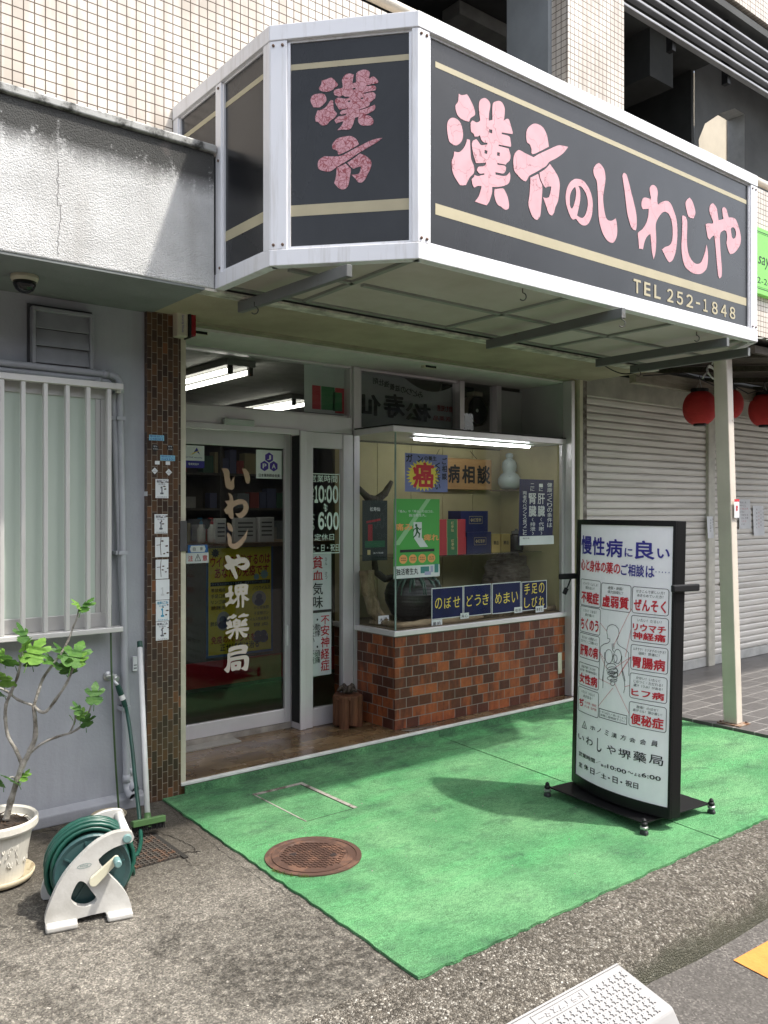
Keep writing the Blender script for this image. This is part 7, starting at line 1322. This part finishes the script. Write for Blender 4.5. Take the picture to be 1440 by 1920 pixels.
for args in ((132, 88, 90, .07, .3, 1.1, .2), (190, 185, 135, .05, -.9, .75, .3), (172, 240, 90, .02, 2.6, .7, .1), (45, 225, 110, .08, 1.9, .8, .2), (8, 205, 80, .05, .8, 1.1, -.2), (35, 340, 110, .06, 2.2, .9, .1), (-15, 400, 100, -.02, 1.6, .8, .1), (298, 240, 125, -.02, 1.3, .7, -.2), (425, 205, 130, .05, -.8, .8, .3), (385, 268, 95, .04, 2.9, .95, 0), (448, 232, 70, .06, -1.2, .9, .2), (532, 430, 90, .06, -.5, 1.15, .1), (440, 508, 62, .06, .4, 1.0, 0), (488, 575, 75, .06, 3.0, 1.1, .2), (460, 540, 55, .05, -.7, 1.0, .3), (65, 900, 90, .03, 1.6, .75, .1), (135, 885, 55, .01, -1.0, .8, 0), (5, 915, 70, .02, 2.0, 1.1, 0), (478, -75, 80, -.04, -1.2, .8, 0), (440, -78, 55, -.05, .8, .9, 0), (408, 560, 40, .06, 1.4, 1.1, 0), (140, 150, 75, .08, 3.6, 1.0, .2), (-30, 300, 120, .03, 1.2, .9, .2), (352, 185, 85, -.03, .5, .9, .1)): leaf(*args)
# manhole cover in the turf
MC = Vector((2.062, 3.045, 0)); mh = thing('manhole_cover', 'round rusty iron manhole cover set in the green turf', 'manhole cover', (MC.x, MC.y, .012)); part(MB().lathe((MC.x, MC.y, .011), [(.208, 0), (.208, .006), (.186, .0075), (.184, .004), (.01, .004)], 64), 'cover_rim', STEEL, mh); b = MB(); b.lathe((MC.x, MC.y, .0152), [(.178, 0), (.178, .0035), (.150, .0035), (.148, .002), (.01, .002)], 64)
ang = R(38)
for i in range(-9, 10):
    for j in range(-6, 7):
        x = i * .0165; y = j * .0265 + (.013 if i % 2 else 0)
        if x * x + y * y < .140 ** 2 and (x - .07) ** 2 + (y + .07) ** 2 > .0006 and (x + .07) ** 2 + (y - .07) ** 2 > .0006: b.obox((MC.x + x, MC.y + y, .0185), (.0044, .0018, 0), (-.0042, .0092, 0), (0, 0, .0026))
part(b, 'cover_lid', STEEL, mh)
for s_ in (1, -1): part(MB().box(MC.x + s_ * .065 - .014, MC.x + s_ * .065 + .014, MC.y - s_ * .055 - .012, MC.y - s_ * .055 + .012, .0178, .0195).lathe((MC.x + s_ * .065, MC.y - s_ * .055, .0196), [(.007, 0), (.007, .001)], 12), 'lifting_slot', flat('slot_dark', (.03, .02, .018), .8), mh)
b = MB(); rn = random.Random(1)
for i in range(60): t = R(rn.uniform(185, 235)); p = Vector((MC.x + .212 * math.cos(t), MC.y + .212 * math.sin(t), .008)); b.tube([p, p + Vector((rn.uniform(-.014, .004), rn.uniform(-.014, .006), rn.uniform(.006, .022)))], [.0016, .0004], 4)
tag(b.build('grass_tuft', mat('moss', (.14, .17, .03), .9, .3), None), 'tiny mossy grass tuft at the left edge of the manhole cover', 'grass', kind='stuff')
# square inspection lid covered in turf
lx0, lx1, ly0, ly1 = 2.265, 2.552, 3.405, 3.91; il = thing('inspection_lid', 'turf-covered rectangular inspection lid with an exposed metal rim', 'lid', (2.41, 3.66, .01)); RIM = m_rust('grey_rim', (.33, .31, .27), (.10, .08, .06), .5, .62, 14); b = MB(); b.box(lx0 - .004, lx1 + .02, ly1 - .028, ly1, .009, .0135); b.box(lx1 - .004, lx1 + .020, ly0, ly1 - .0285, .009, .0134); b.box(lx0 - .004, lx0 + .004, ly0, ly1 - .0285, .009, .013); part(b, 'lid_rim', RIM, il); part(MB().box(lx0 + .0045, lx1 - .005, ly0 + .004, ly1 - .029, .006, .0118), 'lid_turf', TURF, il); part(MB().box(lx0, lx1, ly0, ly0 + .0035, .009, .0118).box(lx1 - .0095, lx1 - .0045, ly0, ly1 - .03, .0125, .0142), 'lid_gap', flat('gap_dark', (.03, .035, .025), .9), il)
# log stool with a driftwood flower
lc = Vector((3.365, 4.565, .066)); ls = thing('log_stool', 'dark log stool of upright split logs beside the fixed door', 'stool', tuple(lc)); LW = m_wood('red_brown_log', (.060, .026, .014), (.165, .070, .035), (40, 40, 3), .6, .8)
for k in range(7): t = R(k * 51.4 + 10); b = MB(); b.lathe((lc.x + .068 * math.cos(t), lc.y + .068 * math.sin(t), .066 + (.02 if k % 2 else .0)), [(.034, 0), (.036, .08), (.035, .205 - (.02 if k % 2 else 0)), (.028, .212 - (.02 if k % 2 else 0))], 9); part(b, 'split_log', LW, ls)
part(MB().lathe((lc.x, lc.y, .245), [(.075, 0), (.092, .01), (.090, .030), (.06, .036)], 20), 'stool_top', LW, ls)
df = thing('driftwood_flower', 'dark curled driftwood flower lying on the log stool', 'ornament', (lc.x, lc.y, .283)); rn = random.Random(4)
for k in range(11):
    t = R(k * 33); r0, r1 = rn.uniform(.005, .02), rn.uniform(.05, .085); z1_ = rn.uniform(.012, .05); P = [(lc.x + r0 * math.cos(t), lc.y + r0 * math.sin(t), .290), (lc.x + (r0 + r1) / 2 * math.cos(t + .3), lc.y + (r0 + r1) / 2 * math.sin(t + .3), .29 + z1_), (lc.x + r1 * math.cos(t + .15), lc.y + r1 * math.sin(t + .15), .288 + z1_ * .4)]
    part(MB().tube(cat_pts(P, 4), [.010, .013, .014, .014, .012, .011, .010, .008, .005], 7), 'petal', m_wood('petal_wood', (.035, .025, .02), (.10, .075, .06), (30, 30, 30)), df, smooth=True)
torn = MB().add([(3.56, 4.272 - .03, .0668), (3.70, 4.225, .0668), (3.86, 4.205, .0668), (3.80, 4.185, .0668), (3.60, 4.19, .0668)], [(4, 3, 2, 1, 0)]).build('torn_flooring', mat('bare_screed', (.17, .155, .13), .9, .2, 20), None); tag(torn, 'torn patch of grey screed showing in the step floor by the brick corner', 'patch')
# plastic kerb ramp with a star tread
RP = thing('kerb_ramp', 'pale grey plastic kerb ramp with a raised star tread, lying in the gutter', 'kerb ramp', (1.7, 1.6, -.1)); RG = mat('pale_grey_plastic', (.31, .304, .30), .55, .06, 4)
bx, fx_, yb, yf_ = 2.372, 2.400, 1.712, 1.52; zb_, zf = .004, -.066; xl = .95
vs = [(xl, yb, zb_), (bx, yb, zb_), (fx_, yf_, zf), (xl, yf_, zf), (xl, yb, -.124), (bx, yb, -.124), (fx_ + .006, yf_ - .03, -.124), (xl, yf_ - .03, -.124)]
part(MB().add(vs, [(0, 3, 2, 1), (4, 5, 6, 7), (0, 1, 5, 4), (1, 2, 6, 5), (2, 3, 7, 6), (3, 0, 4, 7)]), 'ramp_body', RG, RP, bevel=.012, seg=3)
vdir = Vector((0, yb - yf_, zb_ - zf)).normalized(); RF = Frame((xl, yf_, zf), (1, 0, 0), vdir, Vector((0, -vdir.z, vdir.y))); slant = math.hypot(yb - yf_, zb_ - zf); L = []; tx0, tx1 = 1.92 - xl, 2.16 - xl
b = MB()
def star(x, y, r_):
    P = [(x + (r_ if i % 2 == 0 else r_ * .52) * math.cos(R(30 * i)), y + (r_ if i % 2 == 0 else r_ * .52) * math.sin(R(30 * i))) for i in range(12)]; b.prism(P, RF.o, RF.u, RF.v, RF.n, .0042)
nx_ = int(1.42 / .030)
for i in range(nx_):
    for j in range(6):
        x = .03 + i * .030 + (.015 if j % 2 else 0); y = .018 + j * .0285
        if y > slant - .025 or x > bx - xl - .022 or (tx0 - .012 < x < tx1 + .012 and y > slant - .062): continue
        star(x, y, .0135)
part(b, 'star_tread', RG, RP)
b = MB(); b.bar(RF.at(0, slant - .008, .002), RF.at(bx - xl - .01, slant - .008, .002), .006, .004, RF.n); part(b, 'edge_ridge', RG, RP); k = Ink(RF, .0030); k.line([(tx0, slant - .020), (tx1, slant - .020), (tx1, slant - .052), (tx0, slant - .052), (tx0, slant - .020)], .003); k.build('name_plate', RG, RP); k = Ink(RF, .0032)
RF2 = Frame(RF.at(tx1, slant - .022, 0), -RF.u, -RF.v, RF.n); k = Ink(RF2, .0026); k.text('ドライブスター', .02, .004, tx1 - tx0 - .02, .026, bold=.02); k.build('raised_lettering', mat('lettering_grey', (.36, .35, .35), .55), RP)
# pebbles loose on the concrete
rn = random.Random(21); b = MB()
for i in range(260):
    x = rn.uniform(.7, 2.6); y = rn.uniform(1.75, 3.3) if rn.random() < .8 else rn.uniform(1.75, 2.0)
    if x > 1.76 and y > 2.03: continue
    z = 0.0 if y > 1.9 else -.004; s_ = rn.uniform(.0015, .0045); b.lathe((x, y, z), [(s_, 0), (s_ * .8, s_ * .6), (s_ * .2, s_ * .85)], 6)
for i in range(70):
    x = rn.uniform(1.95, 5.2); y = rn.uniform(2.15, 4.0); s_ = rn.uniform(.0015, .004); b.lathe((x, y, .0115), [(s_, 0), (s_ * .8, s_ * .5), (s_ * .2, s_ * .7)], 6)
tag(b.build('loose_grit', mat('pale_grit', (.42, .39, .34), .9, .3, 60), None), 'loose pale grit scattered over the concrete and the green turf', 'grit', kind='stuff')
# ------------------------------------------------------------------ across the street, seen only in the glass
OB = thing('opposite_building', 'plain grey building across the street, mirrored in the shop glass', 'building', (2, -9, 0)); part(MB().box(-14, 17, -16, -8.5, -.12, 6.5), 'wall', mat('grey_render', (.12, .115, .11), .85, .1, 2), OB); b = MB()
for i in range(10):
    for z in (1.0, 4.2): b.box(-12.5 + i * 2.9, -11.0 + i * 2.9, -8.49, -8.45, z, z + 1.35)
part(b, 'windows', flat('dark_window', (.03, .035, .04), .15), OB); c_ = MB().box(11.5, 19, 7.6, 12, -.1, 8.6); BH = thing('beige_house', 'beige building seen beyond the chamfered opening of the parking deck', 'building', (15, 9, 0)); part(c_, 'wall', mat('beige_wall', (.52, .46, .36), .85, .08, 2), BH); part(MB().box(11.5, 19, 7.56, 7.6, 7.3, 7.36).box(13.6, 13.68, 7.56, 7.599, 4, 8.6), 'wall_joint', flat('joint', (.22, .19, .15), .8), BH)
# odds and ends on the wall and under the sign
a = PY(250, 1232, 4.16); c = PY(258.5, 1258, 4.16); tg = thing('paper_tag', 'small white paper tag on the grey wall behind the deck brush', 'tag', (a.x, 4.16, c.z)); part(MB().box(a.x, c.x, 4.165, 4.178, c.z, a.z), 'tag_card', PAPER, tg, bevel=.002); k = Ink(Frame((0, 4.1645, 0), (1, 0, 0), (0, 0, 1), (0, -1, 0)), .0006); k.rect(a.x + .004, c.z + .012, c.x - .004, c.z + .018); k.rect(a.x + .004, c.z + .028, c.x - .004, c.z + .033); k.build('print', GY, tg)
q = [PZ(1128, 682, 2.50), PZ(1150, 695, 2.47), PZ(1172, 701, 2.455), PZ(1200, 697, 2.47), PZ(1225, 690, 2.49)]; o = MB().tube(cat_pts(q), .004, 6).build('hanging_wire', BLACKM, None, smooth=True); tag(o, 'black wire sagging under the right rear corner of the big sign', 'wire')
